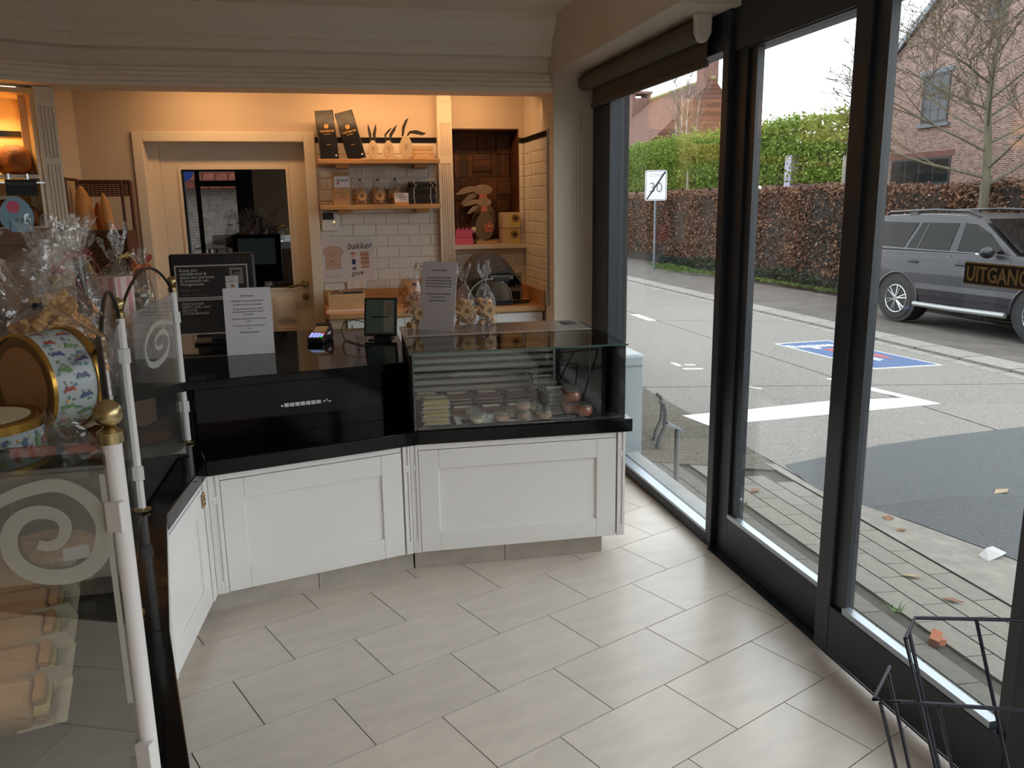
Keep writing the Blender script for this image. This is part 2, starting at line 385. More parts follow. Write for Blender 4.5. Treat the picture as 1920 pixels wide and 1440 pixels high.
# small ceiling vent in the low soffit strip
v = thing('ceiling_vent', 'small flat rectangular vent grille under the cornice, above the door', 'vent', (-0.62, 5.36, 2.285), world=True)
part('vent_frame', MB().box(-0.78, -0.46, 5.335, 5.40, 2.276, 2.2995), M_trimw, v)
part('vent_slot', MB().box(-0.72, -0.52, 5.345, 5.39, 2.272, 2.2755), M_blackm, v)

# walls
wb = struct('wall_back', MB().box(-1.46, -1.06, YB, YB+0.18, 0, 2.32).box(-0.06, XW+0.3, YB+0.30, YB+0.34, 0, 2.32).box(-1.06, -0.06, YB, YB+0.18, 2.02, 2.32)
            .box(-0.06, 0.905, YB, YB+0.30, 0, 2.32).box(0.905, 1.38, YB, YB+0.30, 2.083, 2.32).box(0.905, 1.38, YB, YB+0.30, 0, 1.30).box(1.38, XW+0.3, YB, YB+0.30, 0, 2.32), M_wall)
struct('wall_left', MB().prism([(-1.436, 5.82), (-1.53, 5.22), (-1.57, 5.22), (-1.48, 5.82)], 0, 2.32), M_wall)
struct('wall_left_outer', MB().box(-3.25, -3.2, -2.8, 6.2, 0, 2.7), M_wall)
wr = struct('wall_right', MB().box(XW, 1.74, 5.045, YB+0.30, 0, 2.70).box(XW, 1.74, 3.24, 5.05, 2.335, 2.70).box(1.67, 1.90, -2.8, 5.0, 2.50, 2.80), M_wall2)
struct('wall_right_outer', MB().box(1.735, 1.885, 5.35, 9.0, -0.4, 3.2).box(1.74, 1.99, -2.8, 9.0, 2.6, 3.4), pmat('outer_wall_cladding', S(96, 93, 88), 0.8, var=0.08, scale=6))
# shop front behind the viewer: a dark framed glass front that the door pane mirrors
struct('wall_rear', MB().box(-3.2, -2.25, -2.85, -2.8, 0, 2.7).box(-1.05, 0.2, -2.85, -2.8, 0, 2.7).box(-2.25, -1.05, -2.85, -2.8, 2.3, 2.7).box(0.2, 1.74, -2.85, -2.8, 2.3, 2.7).box(0.2, 1.74, -2.85, -2.8, 0, 0.5), M_wall)
w3 = struct('window_3', MB().box(-2.25, -2.12, -2.86, -2.80, 0, 2.3).box(-1.95, -1.88, -2.86, -2.80, 0, 2.3).box(-1.32, -1.05, -2.86, -2.80, 0, 2.3).box(-2.12, -1.32, -2.86, -2.80, 2.17, 2.3).box(-2.12, -1.32, -2.86, -2.80, 0, 0.12).box(-1.88, -1.32, -2.86, -2.8, 1.93, 2.02).box(0.2, 0.26, -2.86, -2.8, 0.5, 2.3).box(1.6, 1.7, -2.86, -2.8, 0.5, 2.3), M_frame)

# back wall: metro tiles, each its own piece, with a black border tile above
def metro(w, h, d=0.004, e=0.008):
    m = MB(); g = 0.001
    return m.add([(g,0,g),(w-g,0,g),(w-g,0,h-g),(g,0,h-g),(e,-d,e),(w-e,-d,e),(w-e,-d,h-e),(e,-d,h-e)], [(0,1,5,4),(1,2,6,5),(2,3,7,6),(3,0,4,7),(4,5,6,7),(3,2,1,0)])
TW, TH = 0.150, 0.0765
mt_full = metro(TW, TH).mesh('wall_tile', M_metro); mt_cache = {}
def tile_row(x0, x1, z, shift, par, org, rz, w=TW):
    x = x0 - shift
    while x < x1 - 0.012:
        a, b = max(x, x0), min(x + w, x1)
        if b - a > 0.012:
            wd = round(b-a, 3)
            if wd not in mt_cache: mt_cache[wd] = metro(wd, TH).mesh('wall_tile', M_metro)
            c, s = math.cos(rz), math.sin(rz)
            inst(mt_cache[wd], 'wall_tile', par, (org[0]+a*c, org[1]+a*s, z), rz)
        x += w
for r in range(13):
    z = 1.989 - TH*(r+1)
    tile_row(0.0, 0.806, z, (0.075 if r % 2 else 0.0) + 0.01, wb, (0, YB-0.0005, 0), 0)
for r in range(4):
    tile_row(0.905, XW, 1.23 - TH*(r+1), 0.075*(r % 2), wb, (0, YB-0.0005, 0), 0)
for r in range(9): tile_row(1.385, 1.415, 1.989 - TH*(r+1), 0, wb, (0, YB-0.0005, 0), 0)
for r in range(14):                  # side wall: runs from the back corner towards the window
    tile_row(0.0, 0.62, 1.989 - TH*(r+1), 0.04 + 0.037*(r % 2), wr, (XW-0.0005, YB-0.008, 0), -PI/2, 0.105)
def strip(name, mb, par): part(name, mb, M_blackt, par)
strip('border_tile', MB().box(0.0, 0.806, YB-0.010, YB, 1.990, 2.022), wb)
strip('border_tile', MB().box(1.38, XW, YB-0.010, YB, 1.990, 2.022), wb)
strip('border_tile', MB().box(XW-0.010, XW, 5.17, YB-0.008, 1.990, 2.022), wr)
part('edge_trim', MB().box(XW-0.011, XW, 5.15, 5.168, 0.93, 2.03), M_alu, wr)

# fluted pilaster between the tile field and the niche
def flutes(mb, x0, x1, y, z0, z1, n, d=0.006, margin=0.1, gap=0.35):
    """a board face with n grooves between z0 and z1, cut d deep; face at y, towards -y"""
    w = (x1-x0); mg = w*margin; cw = (w-2*mg)/(n+(n+1)*gap); x = x0; edges = []
    for i in range(n):
        a = x0 + mg + cw*gap + i*cw*(1+gap); edges.append((a, a+cw))
    for a, b in edges:
        mb.box(x, a, y, y+d, z0, z1); x = b
    mb.box(x, x1, y, y+d, z0, z1)
    return mb
pil = thing('fluted_pilaster', 'tall cream fluted pilaster between the wall shelves and the wooden niche', 'pilaster', (0.855, 5.75, 0.93), world=True)
mb = MB().box(0.806, 0.904, 5.742, 5.80, 0.93, 2.28).box(0.806, 0.904, 5.736, 5.742, 2.11, 2.28)
flutes(mb, 0.806, 0.904, 5.736, 1.90, 2.11, 5, 0.006); mb.box(0.806, 0.904, 5.736, 5.742, 1.85, 1.90); flutes(mb, 0.806, 0.904, 5.736, 0.98, 1.85, 5, 0.006); mb.box(0.806, 0.904, 5.736, 5.742, 0.93, 0.98)
part('shaft', mb, M_trimw, pil); part('capital', MB().box(0.812, 0.898, 5.73, 5.80, 2.25, 2.298), M_trimw, pil)

# niche lined with mosaic wood
ni = thing('wood_mosaic_niche', 'dark recessed niche lined with parquet-like wood mosaic blocks', 'niche', (1.14, 5.95, 1.30), world=True)
part('niche_lining', MB().box(0.906, 0.911, YB+0.001, 6.07, 1.301, 2.081).box(1.374, 1.379, YB+0.001, 6.07, 1.301, 2.081).box(0.906, 1.379, YB+0.001, 6.07, 2.076, 2.081).box(0.906, 1.379, 6.07, 6.09, 1.301, 2.081), pmat('niche_side_board', S(88, 52, 30), 0.6, var=0.2, scale=6), ni)
for bx in range(4):
    for bz in range(5):
        x0 = 0.87 + bx*0.135 - 0.04*(bz % 2); z0 = 1.28 + bz*0.163
        vert = (bx + bz) % 2 == 0
        for k in range(4):
            a0, a1 = (x0 + k*0.033, x0 + (k+1)*0.033 - 0.001) if vert else (x0, x0 + 0.131)
            b0, b1 = (z0, z0 + 0.16) if vert else (z0 + k*0.0405, z0 + (k+1)*0.0405 - 0.001)
            a0, a1 = max(a0, 0.912), min(a1, 1.373); b0, b1 = max(b0, 1.301), min(b1, 2.075)
            if a1-a0 < 0.006 or b1-b0 < 0.006: continue
            d = random.uniform(0.012, 0.03)
            part('plank', MB().box(a0, a1, 6.07-d, 6.07, b0, b1), M_woodd, ni)
part('niche_shelf', MB().box(0.903, 1.42, 5.745, 6.07, 1.272, 1.298), M_trimw, ni)

# ---------------------------------------------------------------- service door
YD = 5.93
door = struct('door_1', MB().box(-0.99, -0.872, YD, YD+0.04, 0, 1.965).box(-0.20, -0.075, YD, YD+0.04, 0, 1.965).box(-0.872, -0.20, YD, YD+0.04, 1.83, 1.965).box(-0.872, -0.20, YD, YD+0.04, 0, 1.03), M_trimw)
part('door_frame', MB().box(-1.12, -1.058, YB-0.022, YB+0.001, 0, 2.055).box(-0.073, -0.002, YB-0.022, YB+0.001, 0, 2.055).box(-1.058, -0.073, YB-0.022, YB+0.001, 1.993, 2.055), M_trimw, door, bev=0.004)
part('door_jamb', MB().box(-1.10, -1.058, YB, YD+0.05, 0, 2.04).box(-0.073, -0.03, YB, YD+0.05, 0, 2.04).box(-1.06, -0.06, YB, YD+0.05, 1.993, 2.04).box(-1.058, -0.992, YD-0.012, YD+0.05, 0, 1.993).box(-0.992, -0.073, YD-0.012, YD+0.05, 1.967, 1.993), M_trimw, door)
M_mirr = glassmat('darkened_door_glass', (0.05, 0.05, 0.05), 0.20, 0.6)  # near-black tint stands in for the dark room behind the glass
part('pane', MB().box(-0.868, -0.204, YD+0.012, YD+0.018, 1.032, 1.828), M_mirr, door)
part('dark_room_sheet', MB().box(-0.88, -0.19, YD+0.045, YD+0.05, 1.0, 1.85), M_blackm, door)  # black sheet in place of the dark room behind the door
part('glazing_bead', MB().box(-0.886, -0.868, YD-0.008, YD, 1.02, 1.842).box(-0.204, -0.188, YD-0.008, YD, 1.02, 1.842).box(-0.868, -0.204, YD-0.008, YD, 1.826, 1.842).box(-0.868, -0.204, YD-0.008, YD, 1.02, 1.034), M_trimw, door)
for x0, x1, z0, z1 in ((-0.34, -0.20, 0.80, 0.965), (-0.34, -0.20, 0.60, 0.76), (-0.56, -0.40, 0.80, 0.965), (-0.80, -0.62, 0.80, 0.965)):
    part('door_panel', MB().box(x0, x1, YD-0.008, YD, z0, z1).box(x0+0.02, x1-0.02, YD-0.014, YD-0.008, z0+0.02, z1-0.02), M_trimw, door, bev=0.003)
h = part('door_handle', MB().tube([(-0.128, YD-0.055, 1.058), (-0.16, YD-0.058, 1.056), (-0.235, YD-0.05, 1.036)], [0.010, 0.010, 0.008], 8).tube([(-0.128, YD, 1.058), (-0.128, YD-0.06, 1.058)], 0.009, 8), M_brass, door, smooth=True)
part('rosette', MB().lathe([(0.026, 0), (0.026, 0.006), (0.018, 0.010)], 18, (-0.128, YD, 1.058), Matrix.Rotation(PI/2, 3, 'X')), M_brass, h)
k = part('lock_plate', MB().lathe([(0.026, 0), (0.026, 0.006), (0.018, 0.009)], 18, (-0.125, YD, 0.968), Matrix.Rotation(PI/2, 3, 'X')), M_brass, door)
part('keyhole', MB().box(-0.129, -0.121, YD-0.012, YD-0.009, 0.955, 0.976), M_blackm, k)

# ================================================================ WINDOW FRONT
def frame_rect(mb, x0, x1, y0, y1, z0, z1, s0, s1, b, t):
    mb.box(x0, x1, y0, y0+s0, z0, z1).box(x0, x1, y1-s1, y1, z0, z1).box(x0, x1, y0+s0, y1-s1, z0, z0+b).box(x0, x1, y0+s0, y1-s1, z1-t, z1)
    return mb
w1 = struct('window_1', MB().box(XF, XF+0.09, 4.74, 5.045, -0.10, 2.335).box(XF, XF+0.09, 3.29, 3.345, -0.10, 2.335).box(XF, XF+0.09, 3.345, 4.74, -0.10, 0.055).box(XF, XF+0.09, 3.345, 4.74, 2.18, 2.335), M_frame, bev=0.004)
part('glazing_bead', MB().box(XF+0.003, XF+0.055, 3.345, 4.74, 0.055, 0.070), M_alu, w1)
part('pane', MB().box(XF+0.055, XF+0.066, 3.345, 4.74, 0.056, 2.18), M_pane, w1)
part('outer_jamb', MB().box(XF+0.09, 1.86, 4.92, 5.34, -0.10, 2.6), pmat('outer_jamb_grey', S(32, 32, 31), 0.6, var=0.1, scale=5), w1)
# first sliding leaf: behind the nearer one
d2 = struct('door_2', MB().box(1.70, 1.755, 3.19, 3.29, -0.05, 2.60).box(1.70, 1.755, 2.352, 2.45, 0.0, 2.60).box(1.70, 1.755, 2.45, 3.19, 0.006, 0.185).box(1.70, 1.755, 2.45, 3.19, 2.165, 2.60), M_frame, bev=0.003)
part('glazing_bead', MB().box(1.697, 1.73, 2.45, 3.19, 0.185, 0.203), M_alu, d2)
part('sash_edge', MB().box(1.715, 1.745, 3.135, 3.19, 0.185, 2.165), pmat('frame_edge_grey', S(46, 51, 57), 0.4), d2)
part('pane', MB().box(1.722, 1.732, 2.44, 3.137, 0.19, 2.165), M_pane, d2)
part('floor_track', MB().box(1.655, 1.76, -0.5, 3.29, -0.02, 0.006), M_frame, d2)
# nearer sliding leaf
d3 = struct('door_3', MB().box(1.625, 1.68, 2.305, 2.385, 0.035, 2.60).box(1.625, 1.68, 1.42, 1.545, 0.035, 2.60).box(1.625, 1.68, 1.545, 2.305, 0.035, 0.212).box(1.625, 1.68, 1.545, 2.305, 2.25, 2.60), M_frame, bev=0.004)
part('glazing_bead', MB().box(1.628, 1.66, 1.60, 2.24, 0.212, 0.232), M_alu, d3)
part('sash_edge', MB().box(1.642, 1.672, 2.240, 2.305, 0.212, 2.25).box(1.642, 1.672, 1.545, 1.59, 0.212, 2.25), pmat('frame_edge_grey', S(46, 51, 57), 0.4), d3)
part('pane', MB().box(1.650, 1.660, 1.59, 2.241, 0.215, 2.25), M_pane, d3)
part('seal', MB().box(1.632, 1.672, 2.385, 2.392, 0.035, 2.60), M_rubber, d3)
part('bolt_knob', MB().ball((1.69, 3.06, 0.32), 0.006), M_alu, d2, smooth=True)
# header with the operator
struct('trim_2', MB().box(1.60, 1.80, -2.8, 3.29, 2.50, 2.66).box(1.69, 1.80, -2.8, 3.29, 2.17, 2.50), M_frame)
w2 = struct('window_2', frame_rect(MB(), XF, XF+0.08, -2.75, 1.40, -0.1, 2.5, 0.1, 0.12, 0.15, 0.2).box(XF, XF+0.08, -0.75, -0.62, -0.1, 2.5), M_frame)
part('pane', MB().box(XF+0.05, XF+0.06, -2.65, 1.28, 0.05, 2.3), M_pane, w2)
# stickers on the nearer door pane
st = thing('exit_sticker', 'black door sticker reading UITGANG in gold capitals on the sliding door pane', 'sticker', (1.648, 1.75, 1.35), world=True)
part('sticker_sheet', MB().box(1.6475, 1.6495, 1.615, 1.868, 1.352, 1.410), pmat('sticker_black', S(24, 22, 20), 0.5), st)
part('sticker_border', MB().box(1.6468, 1.6476, 1.615, 1.868, 1.406, 1.410).box(1.6468, 1.6476, 1.615, 1.868, 1.352, 1.355), pmat('sticker_gold', S(150, 126, 82), 0.5), st)
text('lettering', 'UITGANG', 0.054, (1.6466, 1.860, 1.362), (PI/2, 0, -PI/2), MATS['sticker_gold'], st, ext=0.0004, bold=0.0012, sx=0.84)
ob = MB(); ob.add([(1.6465, 1.60 + 0.055*math.cos(PI/4*k+PI/8), 1.500 + 0.055*math.sin(PI/4*k+PI/8)) for k in range(8)] + [(1.6490, 1.60 + 0.055*math.cos(PI/4*k+PI/8), 1.500 + 0.055*math.sin(PI/4*k+PI/8)) for k in range(8)],
                 [tuple(range(7,-1,-1)), tuple(range(8,16))] + [(k, (k+1) % 8, 8+(k+1) % 8, 8+k) for k in range(8)])
ss = solo('round_warning_sticker', ob, pmat('sticker_orange', S(150, 74, 24), 0.5), 'orange octagonal sticker on the sliding door pane at its right stile', 'sticker')
# roller blind
rb = thing('roller_blind', 'rolled-up taupe roller blind at the top of the fixed window', 'blind', (1.58, 4.2, 2.135), world=True)
M_blind = pmat('taupe_blind_cloth', S(94, 86, 78), 0.85, var=0.04, scale=40)
part('roll', MB().lathe([(0.046, 0), (0.046, 1.56)], 24, (1.60, 4.985, 2.275), Matrix.Rotation(PI/2, 3, 'X')), M_blind, rb, smooth=True)
part('cloth', MB().box(1.642, 1.646, 3.44, 4.97, 2.155, 2.28), M_blind, rb)
part('bottom_bar', MB().box(1.632, 1.652, 3.43, 4.975, 2.132, 2.160), pmat('taupe_bar', S(70, 64, 58), 0.6), rb, bev=0.004)
part('bracket', MB().ext([(1.565, 2.335), (1.64, 2.335), (1.638, 2.26), (1.620, 2.226), (1.602, 2.220), (1.584, 2.226), (1.567, 2.26)], 'y', 3.385, 3.42), pmat('white_plastic', S(214, 210, 204), 0.4), rb, bev=0.006)
part('pull_chain', MB().tube([(1.565, 4.99, 2.25), (1.563, 4.99, 1.8), (1.562, 4.99, 1.45), (1.572, 4.99, 1.40), (1.584, 4.99, 1.45), (1.586, 4.99, 1.9), (1.59, 4.99, 2.25)], 0.0022, 5), MATS['white_plastic'], rb)
# ================================================================ COUNTERS
def pilaster_front(mb, x0, x1, y, z0, z1):
    """a narrow post with one rounded groove: a short upper and a long lower flute"""
    a, b = x0 + (x1-x0)*0.34, x0 + (x1-x0)*0.66
    mb.box(x0, x1, y+0.006, y+0.03, z0, z1).box(x0, a, y, y+0.006, z0, z1).box(b, x1, y, y+0.006, z0, z1)
    zb = z1 - 0.085
    return mb.box(a, b, y, y+0.006, z0, z0+0.055).box(a, b, y, y+0.006, zb-0.03, zb)
def counter_unit(name, label, loc, rz, W, depth, pl=0.033, pr=0.035, plinth=(0.0, 0.86), joints=()):
    """white panelled counter front: body, moulded panel, two grooved posts, top rail and tiled plinth; x along the front, y inwards"""
    t = thing(name, label, 'counter', loc, rz, 'white panelled shop counters')
    z0, z1 = 0.10, 0.585
    part('body', MB().box(0.004, W-0.004, 0.024, depth, z0+0.003, z1), M_white, t)
    fx0, fx1 = pl+0.002, W-pr-0.006
    rx0, rx1, rz0, rz1 = fx0+0.085, fx1-0.09, 0.19, 0.474
    f = MB(); y0, y1 = 0.004, 0.024
    f.box(fx0, rx0, y0, y1, z0, 0.558).box(rx1, fx1, y0, y1, z0, 0.558).box(rx0, rx1, y0, y1, z0, rz0).box(rx0, rx1, y0, y1, rz1, 0.558)
    part('panel_frame', f, M_white, t, bev=0.003)
    part('recessed_panel', MB().box(rx0, rx1, 0.014, 0.024, rz0, rz1), M_white, t)
    part('top_rail', MB().box(fx0, fx1, 0.008, 0.024, 0.561, z1), M_white, t)
    if pl: part('corner_post', pilaster_front(MB(), 0, pl, 0.0, z0, z1), M_white, t, bev=0.0015)
    if pr: part('corner_post', pilaster_front(MB(), W-pr, W, 0.0, z0, z1), M_white, t, bev=0.0015)
    xs = [plinth[0]] + [plinth[0] + j for j in joints] + [plinth[1]]
    for a, b in zip(xs, xs[1:]):
        part('plinth_tile', MB().box(a+0.0015, b-0.0015, 0.062, 0.072, 0.003, z0), M_plinth, t)
    part('plinth_core', MB().box(plinth[0]+0.004, plinth[1]-0.002, 0.072, depth-0.02, 0.0, z0), M_grout, t)
    return t
c1 = counter_unit('panelled_counter', 'white panelled counter with the glass refrigerated case on top, nearest the window', (0.31, 3.358, 0), R(-2.4), 0.95, 0.48, plinth=(0.005, 0.855), joints=(0.405,))
part('plinth_tile', MB().box(0.853, 0.863, 0.062, 0.46, 0.003, 0.10), M_plinth, c1)
c2 = counter_unit('panelled_counter', 'white panelled counter under the stepped black cash desk, in the middle', (-0.478, 3.158, 0), R(14.2), 0.812, 0.30, pl=0.045, pr=0.03, plinth=(-0.06, 0.832), joints=(0.47,))
c3 = counter_unit('panelled_counter', 'white panelled counter turned sideways at the left, with a small brown tag', (-0.535, 2.555, 0), R(84.5), 0.60, 0.35, pl=0.03, pr=0.05, plinth=(0.0, 0.56), joints=(0.3,))
part('tag', MB().box(0.515, 0.55, -0.003, 0.0, 0.49, 0.545), M_kraft, c3)
part('tag_print', MB().box(0.52, 0.545, -0.0036, -0.003, 0.50, 0.508).box(0.52, 0.545, -0.0036, -0.003, 0.518, 0.526).box(0.522, 0.54, -0.0036, -0.003, 0.531, 0.538), M_brownink, c3)
c4 = counter_unit('panelled_counter', 'white counter under the near black ledge, seen in the mirror of the glass guard', (-0.345, 1.47, 0), R(102.8), 0.38, 0.30, plinth=(0.0, 0.36), joints=(0.2,))
c5 = counter_unit('panelled_counter', 'white counter facing the viewer below the swirled glass guard', (-1.28, 1.125, 0), R(1.8), 0.97, 0.30, plinth=(0.0, 0.95), joints=(0.45,))
c6 = counter_unit('panelled_counter', 'white counter behind the viewer, mirrored in the swirled glass guard', (-0.30, -1.06, 0), R(180), 1.9, 0.45, plinth=(0.0, 1.9), joints=(0.44, 0.89, 1.34))
part('counter_top', MB().box(-0.02, 1.92, -0.02, 0.46, 0.586, 0.64), M_granite, c6)

# black granite ledge on all four counters, one mitred stone per counter
lg = thing('granite_ledge', 'thick black polished granite ledge running over all the white counters', 'countertop', (-0.1, 2.6, 0.585), world=True)
Zl0, Zl1 = 0.586, 0.645
o_ = [(1.289, 3.312), (0.346, 3.356), (-0.474, 3.150), (-0.522, 2.616), (-0.388, 1.84), (-0.225, 1.12), (-1.5, 1.08)]
i_ = [(1.30, 3.92), (0.30, 3.99), (-0.62, 3.75), (-1.50, 3.60), (-1.5, 2.55), (-1.5, 1.84)]
polys = [[o_[0], i_[0], i_[1], o_[1]], [o_[1], i_[1], i_[2], o_[2]], [o_[2], i_[2], i_[3], i_[4], o_[3]], [o_[3], i_[4], i_[5], o_[4]], [o_[4], i_[5], o_[6], o_[5]]]
for p in polys: part('ledge_stone', MB().prism(p, Zl0, Zl1), M_granite, lg, bev=0.003)

# stepped black cash desk
cd = thing('cash_desk_top', 'glossy black cash desk top standing above the ledge', 'countertop', (-0.15, 4.0, 0.645), world=True)
fr = [(0.306, 3.592), (-0.556, 3.428), (-0.785, 3.235), (-1.12, 3.10)]
part('desk_slab', MB().prism([(0.330, 3.596), (0.366, 4.13), (0.375, 4.72), (-0.85, 4.76), (-1.12, 4.7), fr[3], fr[2], fr[1]], 0.862, 0.90), M_granite, cd, bev=0.003)
part('riser', MB().prism([(0.326, 3.616), (-0.54, 3.452), (-0.55, 3.475), (0.326, 3.639)], 0.646, 0.862), M_granite, cd)
part('side_cheek', MB().prism([(-0.535, 3.44), (-0.56, 3.45), (-0.60, 4.0), (-0.575, 4.0)], 0.646, 0.862), M_granite, cd)
part('desk_body', MB().prism([(0.34, 4.03), (0.36, 4.70), (-0.82, 4.74), (-0.80, 4.03)], 0.002, 0.86), M_blackm, cd)
rt = MB()
for i in range(7): rt.box(-0.105+i*0.0225, -0.105+i*0.0225+0.019, 0, 0.002, 0, 0.016)
lbl = thing('torn_label_strip', 'torn strip of white sticky labels on the black riser', 'label', (-0.09, 3.530, 0.752), R(10.7))
part('label_strip', rt, M_paper, lbl)
part('torn_ends', MB().box(0.058, 0.066, 0, 0.002, 0.004, 0.012).box(0.07, 0.076, 0, 0.002, 0.008, 0.017).box(0.08, 0.092, 0, 0.002, 0.003, 0.009).box(-0.118, -0.110, 0, 0.002, 0.002, 0.010), M_paper, lbl)

# ---------------------------------------------------------------- refrigerated glass case
rc = thing('refrigerated_display_case', 'low refrigerated glass display case with a roller shutter and steel top, by the window', 'display case', (0.335, 3.352, 0.646), R(-2.4))
CW, CD = 0.915, 0.76
part('base_tray', MB().box(0.012, CW-0.012, 0.012, CD, 0.0, 0.012), M_blackp, rc)
part('front_glass', MB().box(0.006, CW, 0.0, 0.006, 0.004, 0.328), M_case, rc)
part('front_glass_edge', MB().box(0.0, 0.006, 0.0, 0.006, 0.004, 0.328), M_glassedge, rc)
tg = part('top_glass', MB().box(-0.012, CW+0.008, -0.012, 0.44, 0.329, 0.337), M_casetop, rc)
part('glass_edge', MB().box(-0.012, CW+0.008, -0.0145, -0.012, 0.329, 0.337).box(CW+0.008, CW+0.0105, -0.012, 0.44, 0.329, 0.337), M_glassedge, tg)
part('steel_top', MB().box(-0.012, 0.89, 0.44, 0.76, 0.331, 0.339), M_steel, rc)
part('top_recess', MB().box(0.79, 0.86, 0.60, 0.70, 0.3392, 0.341), M_blackm, rc)
part('left_cheek', MB().box(-0.004, 0.006, 0.006, CD, 0.0, 0.329), M_blackm, rc)
part('right_cheek', MB().box(CW-0.012, CW+0.004, 0.010, CD, 0.0, 0.329), M_granite, rc)
part('back_mirror', MB().box(0.72, CW-0.014, 0.50, 0.51, 0.012, 0.329), pmat('dark_mirror', S(16, 16, 17), 0.35, spec=0.3), rc)
part('white_divider', MB().box(0.715, 0.722, 0.49, 0.512, 0.012, 0.329), M_white, rc)
sh = part('roller_shutter', MB().box(0.012, 0.715, 0.515, 0.52, 0.012, 0.329), M_blackm, rc)
sl = MB().ext([(0.494, 0.0), (0.485, 0.006), (0.485, 0.016), (0.494, 0.0215), (0.510, 0.0215), (0.510, 0.0)], 'x', 0.014, 0.714)
slm = sl.mesh('slat', pmat('grey_shutter_plastic', S(176, 174, 164), 0.5))
for i in range(9): inst(slm, 'slat', sh, (0, 0, 0.02+i*0.0345))
part('maker_plate', MB().box(0.02, 0.055, -0.0010, 0.0, 0.012, 0.018).box(0.50, 0.60, -0.0010, 0.0, 0.006, 0.012), M_inkg, rc)
lamp = part('case_valance', MB().box(0.012, CW-0.014, 0.42, 0.44, 0.29, 0.329), M_blackm, rc)
def in_case(x, y, z=0.659): a = R(-2.4); return (0.335 + x*math.cos(a) - y*math.sin(a), 3.352 + x*math.sin(a) + y*math.cos(a), z)
M_cheese = pmat('sliced_yellow_cheese', S(222, 196, 128), 0.5, var=0.05, scale=12)
M_ham = pmat('sliced_pink_ham', S(168, 104, 98), 0.5, var=0.2, scale=30)
M_hamd = pmat('sliced_dark_ham', S(122, 62, 62), 0.5, var=0.2, scale=30)
M_tray = pmat('grey_white_tray', S(170, 168, 164), 0.4)
def cold_pack(label, x, y, z, rz, w, d, h, mat, group, lab=1, tilt=0.0):
    p = thing('sliced_pack', label, 'food pack', in_case(x, y, z), R(-2.4)+rz, group)
    part('tray', MB().box(-w/2, w/2, -d/2, d/2, 0, h*0.25), M_tray, p)
    m = MB()
    for k in range(3): m.box(-w/2+0.006+k*0.002, w/2-0.006, -d/2+0.006+k*0.005, d/2-0.012+k*0.002, h*(0.25+k*0.2), h*(0.45+k*0.2)-0.001)
    part('slices', m, mat, p)
    part('film', MB().box(-w/2-0.003, w/2+0.003, -d/2-0.004, d/2+0.004, h*0.9, h), M_acryl, p)
    if lab:
        part('label', MB().box(-w*0.34, w*0.34, d*0.0, d*0.36, h, h+0.0008), M_paper2, p)
        part('label_print', MB().box(-w*0.34, w*0.34, d*0.22, d*0.36, h+0.0008, h+0.0014), M_gold if lab == 2 else M_blackp, p)
    return p
G1 = 'cheese packs at the left of the case'
zz = 0.659
for k in range(6):
    cold_pack('pack of sliced yellow cheese, ' + ['lowest', 'second', 'third', 'fourth', 'fifth', 'topmost'][k] + ' of the tall stack behind the front glass', 0.095+random.uniform(-.004, .004), 0.095+random.uniform(-.004, .004), zz, random.uniform(-.05, .05), 0.118, 0.105, 0.0175, M_cheese, G1, 1 if k == 5 else 0); zz += 0.0178
zz = 0.659
for k in range(4):
    cold_pack('pack of sliced cheese, ' + ['lowest', 'second', 'third', 'topmost'][k] + ' of the middle stack along the left cheek', 0.085, 0.225, zz, random.uniform(-.04, .04), 0.110, 0.10, 0.0175, M_cheese, G1, 1 if k == 3 else 0); zz += 0.0178
zz = 0.659
for k in range(4):
    cold_pack('pack of sliced cheese, ' + ['lowest', 'second', 'third', 'topmost'][k] + ' of the rear stack near the shutter', 0.078, 0.345, zz, random.uniform(-.04, .04), 0.105, 0.10, 0.0175, M_cheese, G1, 1 if k == 3 else 0); zz += 0.0178
G2 = 'packs of cold cuts in the case'
for i, (nm, x) in enumerate((('left', 0.225), ('middle', 0.37), ('right', 0.515))):
    zz = 0.659
    for k in range(3):
        cold_pack('cold cut pack with a white label, ' + ('lowest', 'middle', 'topmost')[k] + ' of the ' + nm + ' rear pile', x, 0.40, zz, random.uniform(-.06, .06), 0.125, 0.14, 0.016, M_hamd, G2, 2 if k == 2 else 0); zz += 0.0165
for i, (nm, x, mt) in enumerate((('left', 0.235, M_ham), ('middle', 0.365, M_hamd), ('right', 0.485, M_ham))):
    cold_pack('cold cut pack with a gold label, ' + nm + ' of the front row behind the jars', x, 0.235, 0.659, random.uniform(-.05, .05), 0.118, 0.14, 0.02, mt, G2, 2)
zz = 0.659
for k in range(5):
    cold_pack('salad pack in grey film, ' + ('lowest', 'second', 'third', 'fourth', 'topmost')[k] + ' of the pile left of the orange tubs', 0.655, 0.215, zz, 0.06, 0.105, 0.15, 0.018, M_tray, G2, 1 if k == 4 else 0); zz += 0.0185
zz = 0.659
for k in range(5):
    cold_pack('salad pack in grey film, ' + ('lowest', 'second', 'third', 'fourth', 'topmost')[k] + ' of the pile at the white divider', 0.635, 0.395, zz, -0.03, 0.12, 0.13, 0.022, M_tray, G2, 1 if k == 4 else 0); zz += 0.0225
M_salad = pmat('creamy_salad', S(214, 200, 170), 0.6, var=0.1, scale=40); M_pinks = pmat('pink_salad', S(206, 162, 138), 0.6, var=0.1, scale=40)
